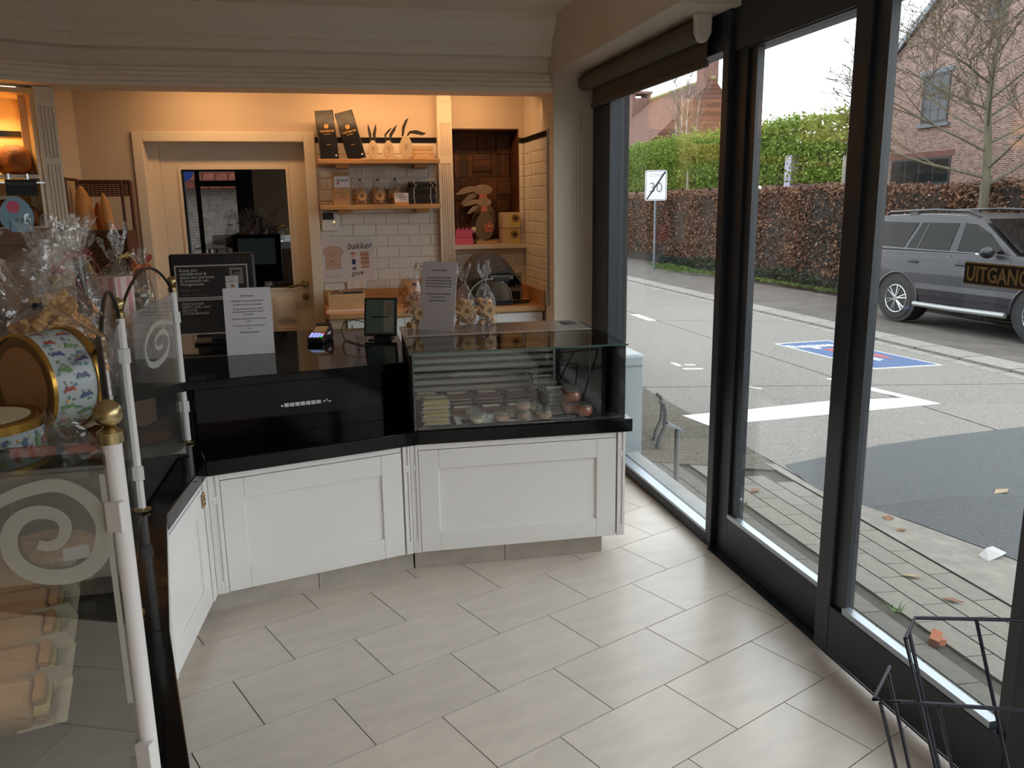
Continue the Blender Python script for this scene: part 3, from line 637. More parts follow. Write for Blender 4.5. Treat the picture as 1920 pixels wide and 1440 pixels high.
def glass_pot(label, x, y, z, r, h, mat, name='glass_pot', group='little glass salad pots', fill=0.6):
    p = thing(name, label, 'pot', in_case(x, y, z), 0, group)
    part('content', MB().lathe([(r*0.72, 0.003), (r*0.93, h*0.3), (r*0.95, h*fill)], 16), mat, p, smooth=True)
    part('glass', MB().lathe([(r*0.75, 0.0), (r, h*0.3), (r, h*0.72), (r*0.86, h*0.86), (r*0.9, h*0.93)], 16), M_jar, p, smooth=True)
    part('lid', MB().lathe([(r*0.92, h*0.88), (r*0.95, h*0.94), (r*0.93, h), (r*0.4, h*1.02)], 16), M_jar, p, smooth=True)
    return p
for nm, x, y, z, m in (('behind the cheese stack, farthest left of the pots', 0.265, 0.145, 0.659, M_salad), ('second from the cheese stack, front row', 0.285, 0.085, 0.659, M_salad), ('in the front row nearest the cheese, behind the glass', 0.27, 0.038, 0.659, M_salad),
                       ('with pink salad, alone in the middle of the front row', 0.375, 0.045, 0.659, M_pinks), ('at the foot of the double stack', 0.475, 0.062, 0.659, M_pinks), ('on top of the double stack', 0.475, 0.062, 0.699, M_pinks),
                       ('just left behind the double stack', 0.435, 0.10, 0.659, M_salad), ('right of the double stack, front', 0.565, 0.04, 0.659, M_pinks), ('right of the double stack, middle', 0.575, 0.095, 0.659, M_salad), ('right of the double stack, rear', 0.555, 0.15, 0.659, M_salad)):
    glass_pot('small lidded glass pot ' + nm, x, y, z, 0.036, 0.040, m)
M_orange = pmat('orange_tub_salad', S(176, 92, 56), 0.5, var=0.2, scale=40)
for nm, x, y, z in (('front right on the tray', 0.745, 0.055, 0.659), ('second, behind the front one', 0.70, 0.10, 0.659), ('on the second tub, topmost', 0.705, 0.105, 0.714), ('rear left of the group', 0.72, 0.19, 0.659), ('on the rear tub, highest', 0.72, 0.19, 0.714)):
    glass_pot('orange plastic salad tub ' + nm, x, y, z, 0.042, 0.054, M_orange, 'salad_tub', 'orange salad tubs at the right of the case', 0.8)
liner = thing('tray_liner', 'white and black printed paper liner on the floor of the glass case', 'paper', in_case(0.42, 0.2, 0.6585), R(-2.4))
part('sheet', MB().box(-0.24, 0.30, -0.17, 0.05, 0, 0.0004), M_paper, liner)
part('dark_print', MB().box(-0.215, -0.165, -0.165, -0.09, 0.0004, 0.0008).box(0.13, 0.30, -0.165, -0.105, 0.0004, 0.0008).box(-0.03, 0.06, 0.02, 0.05, 0.0004, 0.0008), M_blackp, liner)

# ---------------------------------------------------------------- things on the case and on the cash desk
def sheet(t, w, h, tilt, mat, th=0.003, name='sheet'):
    c, s = math.cos(tilt), math.sin(tilt); m = MB()
    def P(x, v, d): return (x, v*s - d*c*0 + d, v*c)
    m.add([P(-w/2,0,0),P(w/2,0,0),P(w/2,h,0),P(-w/2,h,0),P(-w/2,0,th),P(w/2,0,th),P(w/2,h,th),P(-w/2,h,th)], [(0,1,2,3),(7,6,5,4),(1,0,4,5),(2,1,5,6),(3,2,6,7),(0,3,7,4)])
    return part(name, m, mat, t)
def lines(t, rows, tilt, mat, y0=-0.0012):
    """rows of print on a leaning sheet: (text, size, x, height up the sheet, align)"""
    for s, size, x, v, al in rows:
        text('lettering', s, size, (x, v*math.sin(tilt) + y0, v*math.cos(tilt)), (PI/2 - tilt, 0, 0), mat, t, al, ext=0.0002)
def a4(label, loc, rz, tilt, w=0.21, h=0.297, cover=True):
    t = thing('sign_holder', label, 'sign', loc, rz)
    sheet(t, w, h, tilt, M_paper, 0.002, 'paper')
    part('clear_foot', MB().box(-w/2, w/2, 0.004, 0.07, 0, 0.003), M_acryl, t)
    return t
s1 = a4('white paper notice standing on the cash desk in front of the black posters', (-0.352, 4.005, 0.901), R(2), R(7), 0.214, 0.312)
lines(s1, [('Beste klanten,', 0.0105, 0, 0.272, 'CENTER'), ('Bestel tijdig voor Pasen en Paasmaandag!', 0.0088, 0, 0.249, 'CENTER'), ('Bestellen kan online of in de winkel!', 0.0088, 0, 0.232, 'CENTER'),
           ('Via mail of telefoon worden er GEEN', 0.0088, 0, 0.212, 'CENTER'), ('bestellingen aangenomen voor Pasen of', 0.0088, 0, 0.199, 'CENTER'), ('Paasmaandag.', 0.0088, 0, 0.186, 'CENTER'), ('Bestellen voor Pasen kan tot en met vrijdag', 0.0086, 0, 0.166, 'CENTER'),
           ('3 april.', 0.0088, 0, 0.153, 'CENTER'), ('Voor Paasmaandag tot en met zaterdag 4', 0.0086, 0, 0.134, 'CENTER'), ('april.', 0.0088, 0, 0.121, 'CENTER'), ('Alvast fijne Paasdagen !', 0.0095, 0, 0.103, 'CENTER')], R(7), M_ink)
s2 = a4('narrow leaning notice in a clear sleeve among the waffle bags on the case', (0.513, 3.92, 0.9865), R(-34), R(12), 0.185, 0.33)
part('sleeve', MB().add([(-0.097, -0.003, 0), (0.097, -0.003, 0), (0.097, 0.337*math.sin(R(12))-0.003, 0.337*math.cos(R(12))), (-0.097, 0.337*math.sin(R(12))-0.003, 0.337*math.cos(R(12)))], [(0,1,2,3)]), M_acryl, s2)
lines(s2, [('BESTE KLANTEN,', 0.0105, 0, 0.285, 'CENTER'), ('OMWILLE VAN AANHOUDENDE', 0.0088, 0, 0.25, 'CENTER'), ('GEZONDHEIDSPROBLEMEN SLUITEN', 0.0083, 0, 0.236, 'CENTER'), ('WIJ ONZE WINKEL MET SPIJT IN ONS', 0.0083, 0, 0.222, 'CENTER'),
           ('HART ONZE WINKELDEUR IN APRIL.', 0.0083, 0, 0.208, 'CENTER'), ('DANKJEWEL VOOR DE VELE JAREN', 0.0085, 0, 0.172, 'CENTER'), ('DIE WE MOCHTEN', 0.0085, 0, 0.157, 'CENTER'), ('BAKKER GERT EN TEAM', 0.0085, 0, 0.14, 'CENTER')], R(12), M_ink, -0.0016)

def cone_bag_mesh(w, d, h_body, h_neck, h_top, flare, seed, nu=28, nv=22):
    rg = random.Random(seed); ph = [rg.uniform(0, 6.28) for _ in range(6)]
    H = h_neck + h_top
    def fn(u, v):
        a = 2*PI*u; z = v*H
        if z < h_body: k = 0.94 + 0.06*math.sin(PI*z/h_body); amp = 0.03
        elif z < h_neck:
            q = (z-h_body)/(h_neck-h_body); k = (1-q)**0.8*0.90 + 0.10; amp = 0.03 + 0.05*q
        else:
            q = (z-h_neck)/h_top; k = 0.10 + flare*q**0.8; amp = 0.08 + 0.28*q
        ca, sa = math.cos(a), math.sin(a)
        sq = 1.0/max(abs(ca), abs(sa))**0.55 if z < h_body else 1.0/max(abs(ca), abs(sa))**0.3
        wr = 1 + amp*(math.sin(7*a+ph[0]) * 0.6 + math.sin(11*a+ph[1]+z*30)*0.5 + math.sin(4*a+ph[2])*0.3)
        kx = k*wr*sq; zz = z + (0.03*math.sin(3*a+ph[3])*((z-h_neck)/h_top) if z > h_neck else 0)
        return (w/2*kx*ca, d/2*kx*sa*(1 if z < h_neck else 0.45), zz)
    return MB().grid(fn, nu, nv, True)
def waffle(mb, c, r, M):
    mb.lathe([(r*0.2, -r*0.3), (r, -r*0.28), (r*1.05, 0), (r, r*0.28), (r*0.2, r*0.3)], 9, c, M)
    for k in range(-1, 2):
        mb.obox(Vector(c) + M @ Vector((k*r*0.55, 0, r*0.33)), (r*0.16, r*1.7, r*0.16), M); mb.obox(Vector(c) + M @ Vector((0, k*r*0.55, r*0.33)), (r*1.7, r*0.16, r*0.16), M)
def waffle_bag(label, loc, rz, seed, group, w=0.115, hn=0.215, ht=0.08, badge=True):
    t = thing('waffle_bag', label, 'cookie bag', loc, rz, group)
    rg = random.Random(seed); m = MB()
    for lev in range(5):
        for k in range(6):
            a = rg.uniform(0, 6.28); rr = rg.uniform(0.015, w*0.36)
            E_ = Euler((rg.uniform(-1.2, 1.2), rg.uniform(-1.2, 1.2), rg.uniform(0, 6))).to_matrix()
            waffle(m, (rr*math.cos(a), rr*math.sin(a)*0.6, 0.018+lev*hn*0.115+rg.uniform(-.004, .004)), 0.0165, E_)
    part('waffles', m, M_cookie, t)
    part('cellophane_bag', cone_bag_mesh(w, w*0.72, hn*0.55, hn, ht, 0.5, seed), M_cello2, t, smooth=True)
    part('tie', MB().lathe([(0.007, hn-0.005), (0.0085, hn), (0.007, hn+0.005)], 10), M_blackp, t)
    if badge:
        b = part('round_badge', MB().lathe([(0.032, 0), (0.032, 0.0012)], 24, (0.012, -w*0.40, hn*0.36), Matrix.Rotation(PI/2-0.12, 3, 'X')), M_kraft, t)
        d = MB().lathe([(0.0125, 0.0014), (0.0125, 0.0020)], 16, (0.012, -w*0.40, hn*0.36), Matrix.Rotation(PI/2-0.12, 3, 'X'))
        part('badge_print', d, M_brownink, b)
        gx = MB()
        for k in range(-1, 2):
            for q in range(-1, 2):
                if abs(k)+abs(q) < 3: gx.box(0.012+k*0.0075-0.0024, 0.012+k*0.0075+0.0024, -w*0.40-0.0042, -w*0.40-0.0034, hn*0.36+q*0.0075-0.0024, hn*0.36+q*0.0075+0.0024)
        part('badge_grid', gx, M_kraft, b)
    return t
GB = 'bags of waffles on the display case'
waffle_bag('cellophane bag of waffles left of the leaning notice on the case', (0.427, 4.02, 0.986), R(10), 11, GB)
waffle_bag('cellophane bag of waffles just right of the leaning notice on the case', (0.672, 4.03, 0.986), R(-8), 12, GB)
waffle_bag('rightmost cellophane bag of waffles on the case, in front of the slicer', (0.775, 4.03, 0.986), R(6), 13, GB)

# till monitor seen from behind, with two posters on it
tm = thing('till_monitor', 'black till monitor seen from behind with two black posters on it', 'monitor', (-0.535, 4.392, 0.901), R(3))
part('screen_housing', MB().box(-0.205, 0.200, 0.0, 0.04, 0.05, 0.455), M_blackp, tm, bev=0.012)
part('screen', MB().box(-0.155, 0.150, 0.0402, 0.042, 0.20, 0.42), pmat('till_screen', S(60, 70, 76), 0.1, emis=S(90, 104, 108), emis_s=0.25), tm)
part('foot', MB().box(-0.12, 0.12, -0.02, 0.16, 0.0, 0.012).box(-0.04, 0.04, 0.04, 0.10, 0.012, 0.15), M_blackp, tm, bev=0.004)
def poster(label, loc, rz, w, h, frame=0.007):
    t = thing('poster', label, 'poster', loc, rz)
    part('board', MB().box(0, w, 0, 0.004, 0, h), pmat('poster_black', S(36, 34, 34), 0.45), t)
    part('poster_border', MB().box(0, w, -0.0008, 0, 0, frame).box(0, w, -0.0008, 0, h-frame, h).box(0, frame, -0.0008, 0, frame, h-frame).box(w-frame, w, -0.0008, 0, frame, h-frame), pmat('poster_border_white', S(176, 170, 162), 0.6), t)
    return t
def ptext(t, rows, mat):
    for s, size, x, z in rows: text('lettering', s, size, (x, -0.0014, z), (PI/2, 0, 0), mat, t, ext=0.0003)
p1 = poster('upper black poster with white Dutch lines starting Koop een uitstelbrood', (-0.716, 4.370, 1.135), R(2.5), 0.345, 0.166)
ptext(p1, [('Koop een', 0.0215, 0.022, 0.134), ('uitstelbrood &', 0.0215, 0.022, 0.117), ('steun een persoon', 0.0215, 0.022, 0.100), ('in armoede van', 0.0215, 0.022, 0.083), ('Hoogstraten.', 0.0215, 0.022, 0.066)], M_inkw)
ptext(p1, [('-MEER INFO', 0.0170, 0.022, 0.036), (' AAN DE KASSA', 0.0170, 0.022, 0.014)], M_inkg)
part('stuck_photo', MB().box(0.258, 0.322, -0.002, -0.0008, 0.068, 0.150), pmat('greyish_photo', S(128, 120, 106), 0.6), p1)
part('photo_print', MB().box(0.272, 0.308, -0.0026, -0.002, 0.128, 0.136).box(0.272, 0.280, -0.0026, -0.002, 0.118, 0.128).box(0.282, 0.308, -0.0026, -0.002, 0.116, 0.120), M_ink, p1)
part('voucher', MB().box(0.236, 0.296, -0.0042, -0.003, 0.03, 0.107), M_paper, p1)
text('lettering', 'Goed voor\neen\nuitstelbrood', 0.0098, (0.266, -0.0046, 0.094), (PI/2, 0, 0), M_ink, p1, 'CENTER', ext=0.0002, line=0.85)
part('voucher_print', MB().lathe([(0.010, 0.0), (0.010, 0.0006)], 12, (0.268, -0.0042, 0.058), Matrix.Rotation(PI/2, 3, 'X')), M_kraft, p1)
p2 = poster('lower black poster with the white capitals DEZE BAKKER NEEMT DEEL', (-0.719, 4.362, 0.955), R(2.5), 0.345, 0.178)
ptext(p2, [('DEZE BAKKER', 0.0165, 0.024, 0.150), ('NEEMT DEEL AAN', 0.0165, 0.024, 0.134), ('DE ACTIE', 0.0165, 0.024, 0.118), ('UITSTELBRODEN', 0.0165, 0.024, 0.102)], M_inkw)
gm = MB()
for i in range(9): gm.box(0.03, 0.03+random.uniform(0.14, 0.19), -0.0010, -0.0004, 0.078-i*0.0068, 0.0795-i*0.0068)
part('small_print', gm, pmat('poster_small_print', S(70, 66, 62), 0.7), p2)
part('board_backing', MB().box(0.0, 0.345, 0.006, 0.012, 0.02, 0.17), M_kraft, p2)

# card terminal
ct = thing('card_terminal', 'black card payment terminal with lit keys on the cash desk', 'card terminal', (-0.035, 4.30, 0.901), R(-18))
part('base', MB().ext([(-0.085, 0.0), (-0.085, 0.028), (0.06, 0.075), (0.095, 0.062), (0.095, 0.0)], 'x', -0.042, 0.042), M_blackp, ct, bev=0.008)
sp = math.atan2(0.047, 0.145); Mt = Matrix.Rotation(sp, 3, 'X')
def on_face(u, v, d): p = Mt @ Vector((u, v, d)); return (p.x, -0.085+p.y, 0.028+p.z)
part('terminal_screen', MB().obox(on_face(0, 0.105, 0.001), (0.062, 0.065, 0.002), Mt), pmat('terminal_screen', S(120, 104, 80), 0.15, emis=S(120, 96, 64), emis_s=0.25), ct)
cols = {'key_blue': S(150, 160, 225), 'key_red': S(200, 60, 60), 'key_green': S(60, 190, 80)}
for r in range(4):
    for c in range(4):
        kc = 'key_blue' if c < 3 else ('key_red' if r == 3 else ('key_green' if r == 0 else 'key_blue'))
        part('key', MB().obox(on_face(-0.027+c*0.018, 0.018+r*0.0125, 0.001), (0.014, 0.009, 0.003), Mt), pmat('terminal_' + kc, cols[kc], 0.4, emis=cols[kc], emis_s=0.7), ct)
part('paper_cover', MB().obox(on_face(0, 0.157, -0.01), (0.078, 0.04, 0.03), Mt), M_blackm, ct, bev=0.008)
part('white_strip', MB().box(0.0425, 0.0435, -0.01, 0.045, 0.035, 0.047), M_paper, ct)
# tablet
tb = thing('tablet_stand', 'dark customer tablet leaning on a small black stand on the cash desk', 'tablet', (0.268, 4.27, 0.901), R(-16))
tl = R(16); Mt2 = Matrix.Rotation(-tl, 3, 'X')
part('tablet_body', MB().obox(Mt2 @ Vector((0, 0.004, 0.105)) + Vector((0, 0, 0.012)), (0.172, 0.009, 0.20), Mt2), M_blackp, tb, bev=0.006)
scr = part('tablet_screen', MB().obox(Mt2 @ Vector((0, -0.0009, 0.107)) + Vector((0, 0, 0.012)), (0.150, 0.001, 0.176), Mt2), pmat('tablet_screen', S(34, 46, 42), 0.06, spec=0.7, emis=S(40, 52, 46), emis_s=0.25), tb)
part('screen_column', MB().obox(Mt2 @ Vector((0.042, -0.0017, 0.107)) + Vector((0, 0, 0.012)), (0.05, 0.0008, 0.16), Mt2), pmat('screen_grey', S(74, 72, 64), 0.1, emis=S(74, 72, 64), emis_s=0.25), scr)
part('screen_picture', MB().obox(Mt2 @ Vector((0.044, -0.0024, 0.145)) + Vector((0, 0, 0.012)), (0.036, 0.0008, 0.06), Mt2), pmat('screen_brown', S(70, 58, 44), 0.1, emis=S(70, 58, 44), emis_s=0.25), scr)
part('stand', MB().box(-0.055, 0.06, -0.035, 0.07, 0, 0.006).obox((0, 0.05, 0.06), (0.09, 0.006, 0.12), Matrix.Rotation(R(22), 3, 'X')), M_blackp, tb)
cable = MB().tube([(0.19, 4.30, 0.99), (0.14, 4.33, 1.00), (0.09, 4.36, 0.985), (0.075, 4.35, 0.95), (0.085, 4.30, 0.906), (0.13, 4.18, 0.904), (0.165, 4.10, 0.904), (0.21, 4.06, 0.904)], 0.0025, 6)
solo('tablet_cable', cable, M_blackm, 'thin black cable looping left of the tablet on the cash desk', 'cable', smooth=True)
# ================================================================ BACK WALL FURNISHING
# oak wall shelves with their goods
def wall_shelf(label, z):
    t = thing('wall_shelf', label, 'shelf', (0.40, 5.67, z-0.03), world=True, group='oak wall shelves')
    part('board', MB().box(0.008, 0.79, 5.55, 5.792, z-0.030, z), M_wood, t, bev=0.003)
    for x in (0.12, 0.63): part('bracket', MB().ext([(5.60, z-0.030), (5.79, z-0.030), (5.79, z-0.055), (5.62, z-0.055)], 'x', x, x+0.085), M_wood, t)
    return t
wall_shelf('upper oak wall shelf carrying the coffee bags', 1.872)
wall_shelf('lower oak wall shelf above the white thermostat', 1.584)
def pouch(mb, w, d, h, pinch=0.25, nu=16, nv=9):
    def fn(u, v):
        a = 2*PI*u; q = max(0, (v-0.62)/0.38); k = 1 + 0.02*math.sin(5*a+v*9)
        sq = 1/max(abs(math.cos(a)), abs(math.sin(a)))**0.8
        return (w/2*math.cos(a)*sq*k*(1-0.04*q), d/2*math.sin(a)*sq*(1-q*0.9)*k, h*v)
    mb.grid(fn, nu, nv, True); mb.add([(-w/2*0.9, -d/2*0.9, 0), (w/2*0.9, -d/2*0.9, 0), (w/2*0.9, d/2*0.9, 0), (-w/2*0.9, d/2*0.9, 0)], [(3,2,1,0)])
    return mb
M_foil = pmat('black_coffee_foil', S(22, 20, 20), 0.42, bump=0.5, bscale=14, spec=0.35)
M_goldp = pmat('gold_print', S(196, 150, 84), 0.45)
def coffee(label, loc, rz, lean):
    t = thing('coffee_bag', label, 'coffee bag', loc, group='black coffee bags', rot=(0, lean, rz))
    part('foil_bag', pouch(MB(), 0.118, 0.075, 0.305), M_foil, t, smooth=True)
    part('gold_disc', MB().lathe([(0.014, 0), (0.014, 0.001)], 20, (0.0, -0.0365, 0.205), Matrix.Rotation(PI/2-0.02, 3, 'X')), M_goldp, t)
    text('lettering', 'T', 0.020, (0.0, -0.0392, 0.198), (PI/2, 0, 0), M_ink, t, 'CENTER', ext=0.0003)
    text('lettering', 'TAEYMANS', 0.0185, (0.0, -0.0400, 0.168), (PI/2, 0, 0), M_goldp, t, 'CENTER', ext=0.0003, bold=0.0003)
    part('small_print', MB().box(-0.020, 0.020, -0.0405, -0.0395, 0.155, 0.158).box(-0.013, 0.013, -0.0405, -0.0395, 0.090, 0.093), M_goldp, t)
    part('price_dot', MB().box(0.035, 0.045, -0.0405, -0.0395, 0.016, 0.027), M_paper, t)
    return t
coffee('black coffee bag standing straight at the left end of the upper shelf', (0.088, 5.655, 1.8725), R(4), R(-4))
coffee('black coffee bag leaning over to the left against the straight one', (0.262, 5.640, 1.8735), R(-4), R(-14))
M_eggw = pmat('pale_wooden_egg', S(188, 168, 138), 0.6, var=0.08, scale=20)
def egg_bunny(label, loc, w, h, ears):
    t = thing('egg_bunny', label, 'ornament', loc, 0, 'wooden egg bunnies on the upper shelf')
    pts = []
    for k in range(22):
        a = 2*PI*k/22; s = math.sin(a); pts.append((w/2*math.cos(a)*(1-0.16*s), 0.008+h/2+h/2*s))
    part('egg', MB().ext(pts, 'y', -0.006, 0.006), M_eggw, t, bev=0.002)
    part('foot', MB().lathe([(0.022, 0), (0.022, 0.006), (0.004, 0.009)], 12), M_eggw, t)
    fc = MB(); zf = 0.008+h*0.56
    for dx, dz, r in ((-0.007, 0.008, 0.002), (0.007, 0.008, 0.002), (0, 0, 0.0028)): fc.box(dx-r, dx+r, -0.0072, -0.006, zf+dz-r, zf+dz+r)
    fc.box(-0.009, 0.009, -0.0072, -0.006, zf-0.013, zf-0.011).box(-0.006, 0.006, -0.0072, -0.006, zf-0.026, zf-0.0245)
    part('face', fc, M_brownink, t)
    for P in ears:
        m = MB(); L = []; Rr = []
        for i in range(len(P)):
            p = Vector((P[i][0], P[i][1])); q = Vector(P[min(i+1, len(P)-1)][:2]) - Vector(P[max(i-1, 0)][:2]); q.normalize(); n_ = Vector((-q.y, q.x))*P[i][2]
            L.append((p+n_)); Rr.append((p-n_))
        poly = [(a.x, a.y) for a in L] + [(a.x, a.y) for a in Rr[::-1]]
        part('ear', m.ext(poly, 'y', -0.002, 0.002), M_blackm, t)
    return t
egg_bunny('small wooden egg bunny with two upright black ears, beside the leaning coffee bag', (0.367, 5.64, 1.8725), 0.068, 0.112, [[(-0.012, 0.115, .006), (-0.016, 0.16, .009), (-0.022, 0.19, .007), (-0.026, 0.222, .001)], [(0.012, 0.115, .006), (0.012, 0.16, .010), (0.020, 0.19, .008), (0.024, 0.222, .001)]])
egg_bunny('small wooden egg bunny with one bent black ear, middle of the three', (0.468, 5.64, 1.8725), 0.068, 0.112, [[(-0.018, 0.115, .005), (-0.018, 0.155, .006), (0.006, 0.18, .007), (0.026, 0.20, .001)], [(0.010, 0.115, .005), (0.018, 0.155, .010), (0.038, 0.185, .010), (0.060, 0.218, .001)]])
egg_bunny('largest wooden egg bunny with one long ear drooping to the right', (0.582, 5.64, 1.8725), 0.086, 0.142, [[(-0.020, 0.145, .006), (-0.012, 0.20, .010), (0.006, 0.24, .008), (0.022, 0.262, .001)], [(0.010, 0.15, .005), (0.030, 0.172, .008), (0.07, 0.172, .013), (0.11, 0.162, .010), (0.135, 0.165, .001)]])
cr = thing('wooden_crate', 'small slatted pale wooden crate at the right end of the upper shelf', 'crate', (0.695, 5.69, 1.8725))
for z in (0.003, 0.034, 0.064): part('slat', MB().box(-0.066, 0.066, -0.052, -0.046, z, z+0.022), M_woodbox, cr)
for z in (0.003, 0.034, 0.064): part('slat', MB().box(-0.066, 0.066, 0.046, 0.052, z, z+0.022), M_woodbox, cr)
for x in (-0.06, 0.054): part('corner_post', MB().box(x, x+0.008, -0.046, -0.036, 0.0, 0.086).box(x, x+0.008, 0.036, 0.046, 0.0, 0.086), M_woodbox, cr)
part('crate_floor', MB().box(-0.052, 0.052, -0.045, 0.045, 0.004, 0.009), M_woodbox, cr)
# lower shelf
mu = thing('muesli_bag', 'brown paper pouch with a white muesli label on the lower shelf', 'food bag', (0.150, 5.66, 1.5845), R(6))
part('pouch', pouch(MB(), 0.112, 0.06, 0.212), M_kraft, mu, smooth=True)
part('label', MB().box(-0.048, 0.050, -0.0335, -0.0318, 0.112, 0.182), M_paper, mu)
text('lettering', 'muesli', 0.030, (0.0, -0.0342, 0.148), (PI/2, 0, 0), M_ink, mu, 'CENTER', ext=0.0003, shear=0.3)
part('strawberry_print', MB().box(-0.030, -0.018, -0.0345, -0.0334, 0.130, 0.144), M_red, mu)
wn_ = MB(); rg = random.Random(5)
for k in range(30): wn_.ball((rg.uniform(-.035, .035), -0.030, rg.uniform(.055, .095)), 0.006, 6, 4)
part('muesli_window', wn_, pmat('muesli_flakes', S(206, 172, 128), 0.8, var=0.3, scale=60), mu)
GS = 'bags of small waffles on the lower shelf'
for nm, x in (('left, beside the brown muesli pouch', 0.272), ('middle of the three on the wall shelf', 0.388), ('right, behind the handwritten price card', 0.500)):
    waffle_bag('clear bag of small waffles with round badge, ' + nm, (x, 5.66, 1.5845), R(random.uniform(-8, 8)), 20 + int(x*100), GS, w=0.108, hn=0.160, ht=0.085)
pc = thing('price_card', 'small white handwritten card in front of the right wall waffle bag', 'price card', (0.534, 5.585, 1.5845), R(-3))
part('card', MB().box(-0.046, 0.046, 0, 0.002, 0.014, 0.072), M_paper, pc); part('wood_foot', MB().box(-0.046, 0.046, -0.006, 0.012, 0, 0.014), M_wood, pc)
text('lettering', 'MUESLI\n WAFELS\n      3,5 €', 0.0185, (-0.040, -0.0006, 0.055), (PI/2, 0, 0), M_ink, pc, ext=0.0003, line=0.85)
M_towel = pmat('dark_grey_cloth', S(62, 60, 60), 0.95, var=0.2, scale=60, bump=0.3, bscale=200); M_towel2 = pmat('charcoal_cloth', S(44, 44, 47), 0.95, var=0.2, scale=60)
zz = 1.5845
names = ('lowest', 'second', 'third', 'fourth', 'fifth', 'topmost')
for k in range(6):
    w = 0.185 if k < 3 else 0.170; hh = 0.030 if k < 3 else 0.0175
    t = thing('folded_cloth', 'folded dark cloth, ' + names[k] + ' of the stack at the right end of the lower shelf', 'cloth', (0.678 + random.uniform(-.006, .006), 5.66, zz), R(random.uniform(-3, 3)), 'folded cloths on the lower shelf')
    m = MB(); lay = 3 if k < 3 else 2
    for q in range(lay):
        z0 = hh*q/lay; z1 = hh*(q+1)/lay - 0.0008; zc = (z0+z1)/2
        m.ext([(-0.085, z0), (-0.09, zc), (-0.085, z1), (0.08, z1), (0.085, zc), (0.08, z0)], 'x', -w/2 + 0.002*q, w/2 - 0.003*q)
    part('cloth', m, M_towel if k % 2 else M_towel2, t, bev=0.002)
    st_ = MB()
    for sx in (-0.055, 0.055): st_.box(sx-0.002, sx+0.002, -0.0915, -0.0895, 0.001, hh-0.001)
    part('white_stitch', st_, M_inkw, t)
    zz += hh + 0.0004
# wall things
th = thing('thermostat', 'white wall thermostat with a dark display under the lower oak shelf', 'thermostat', (0.068, 5.78, 1.415), world=True)
part('case', MB().box(0.013, 0.122, 5.766, 5.792, 1.416, 1.545), M_white, th, bev=0.006)
part('display', MB().box(0.018, 0.092, 5.7645, 5.766, 1.490, 1.536), M_blackp, th)
part('led', MB().ball((0.094, 5.765, 1.475), 0.003), pmat('amber_led', S(255, 180, 80), 0.3, emis=S(255, 190, 90), emis_s=6), th)
part('button', MB().box(0.082, 0.087, 5.7645, 5.766, 1.451, 1.456).box(0.094, 0.099, 5.7645, 5.766, 1.451, 1.456).box(0.036, 0.044, 5.7645, 5.766, 1.443, 1.447), M_blackp, th)
def drawn(t, strokes, mat, r=0.0012, y=-0.0015, name='drawn_line'):
    m = MB()
    for st_ in strokes: m.tube([(x, y, z) for x, z in st_], r, 4)
    return part(name, m, mat, t)
def arc(cx, cz, rx, rz, a0, a1, n=12): return [(cx+rx*math.cos(R(a0+(a1-a0)*i/n)), cz+rz*math.sin(R(a0+(a1-a0)*i/n))) for i in range(n+1)]
M_dpaper = pmat('drawing_paper', S(214, 204, 200), 0.85)
M_crayon = pmat('brown_crayon', S(172, 128, 104), 0.9); M_crayl = pmat('light_brown_crayon', S(200, 168, 148), 0.9, var=0.1, scale=90); M_cblue = pmat('blue_crayon', S(52, 62, 112), 0.9); M_cred = pmat('red_crayon', S(170, 60, 60), 0.9); M_skin = pmat('skin_crayon', S(206, 170, 148), 0.9)
d1 = thing('child_drawing', "child's crayon drawing of a smiling loaf of bread taped to the tiles", 'drawing', (0.0, 5.782, 1.07))
part('sheet', MB().box(-0.004, 0.158, 0, 0.0008, 0.0, 0.29), M_dpaper, d1)
loaf = [(0.022, 0.09), (0.122, 0.09), (0.120, 0.18)] + arc(0.118, 0.205, 0.022, 0.025, -60, 80, 5) + arc(0.072, 0.215, 0.046, 0.03, 50, 130, 6) + arc(0.03, 0.205, 0.022, 0.025, 100, 240, 5) + [(0.024, 0.18)]
part('loaf_print', MB().ext(loaf, 'y', -0.0006, 0.0), M_crayl, d1)
drawn(d1, [loaf + [loaf[0]], arc(0.055, 0.20, 0.007, 0.011, 0, 360), arc(0.087, 0.20, 0.007, 0.011, 0, 360), arc(0.071, 0.180, 0.006, 0.006, 0, 360), [(0.035, 0.115), (0.11, 0.118)], [(0.035, 0.125), (0.11, 0.127)]], M_crayon)
part('mouth_print', MB().ext([(0.048, 0.158), (0.058, 0.142), (0.068, 0.134), (0.070, 0.139), (0.058, 0.148)], 'y', -0.0012, -0.0006), M_ink, d1)
text('lettering', 'bakker gert', 0.022, (0.012, -0.001, 0.035), (PI/2, 0, 0), M_crayl, d1, ext=0.0003, shear=0.2)
d2_ = thing('child_drawing', "child's drawing of a baker beside a shop shelf, headed bakker and signed gert", 'drawing', (0.155, 5.780, 1.072), rot=(0, R(-1.5), 0))
part('sheet', MB().box(0.0, 0.192, 0, 0.0008, 0.0, 0.285), M_dpaper, d2_)
text('lettering', 'bakker', 0.060, (0.018, -0.001, 0.218), (PI/2, 0, 0), M_ink, d2_, ext=0.0003, shear=0.35)
text('lettering', 'gert', 0.048, (0.035, -0.001, 0.040), (PI/2, 0, 0), M_ink, d2_, ext=0.0003, shear=0.3)
part('heart_print', MB().ext([(0.107, 0.043), (0.115, 0.055), (0.111, 0.060), (0.107, 0.057), (0.103, 0.060), (0.099, 0.055)], 'y', -0.001, 0), M_cred, d2_)
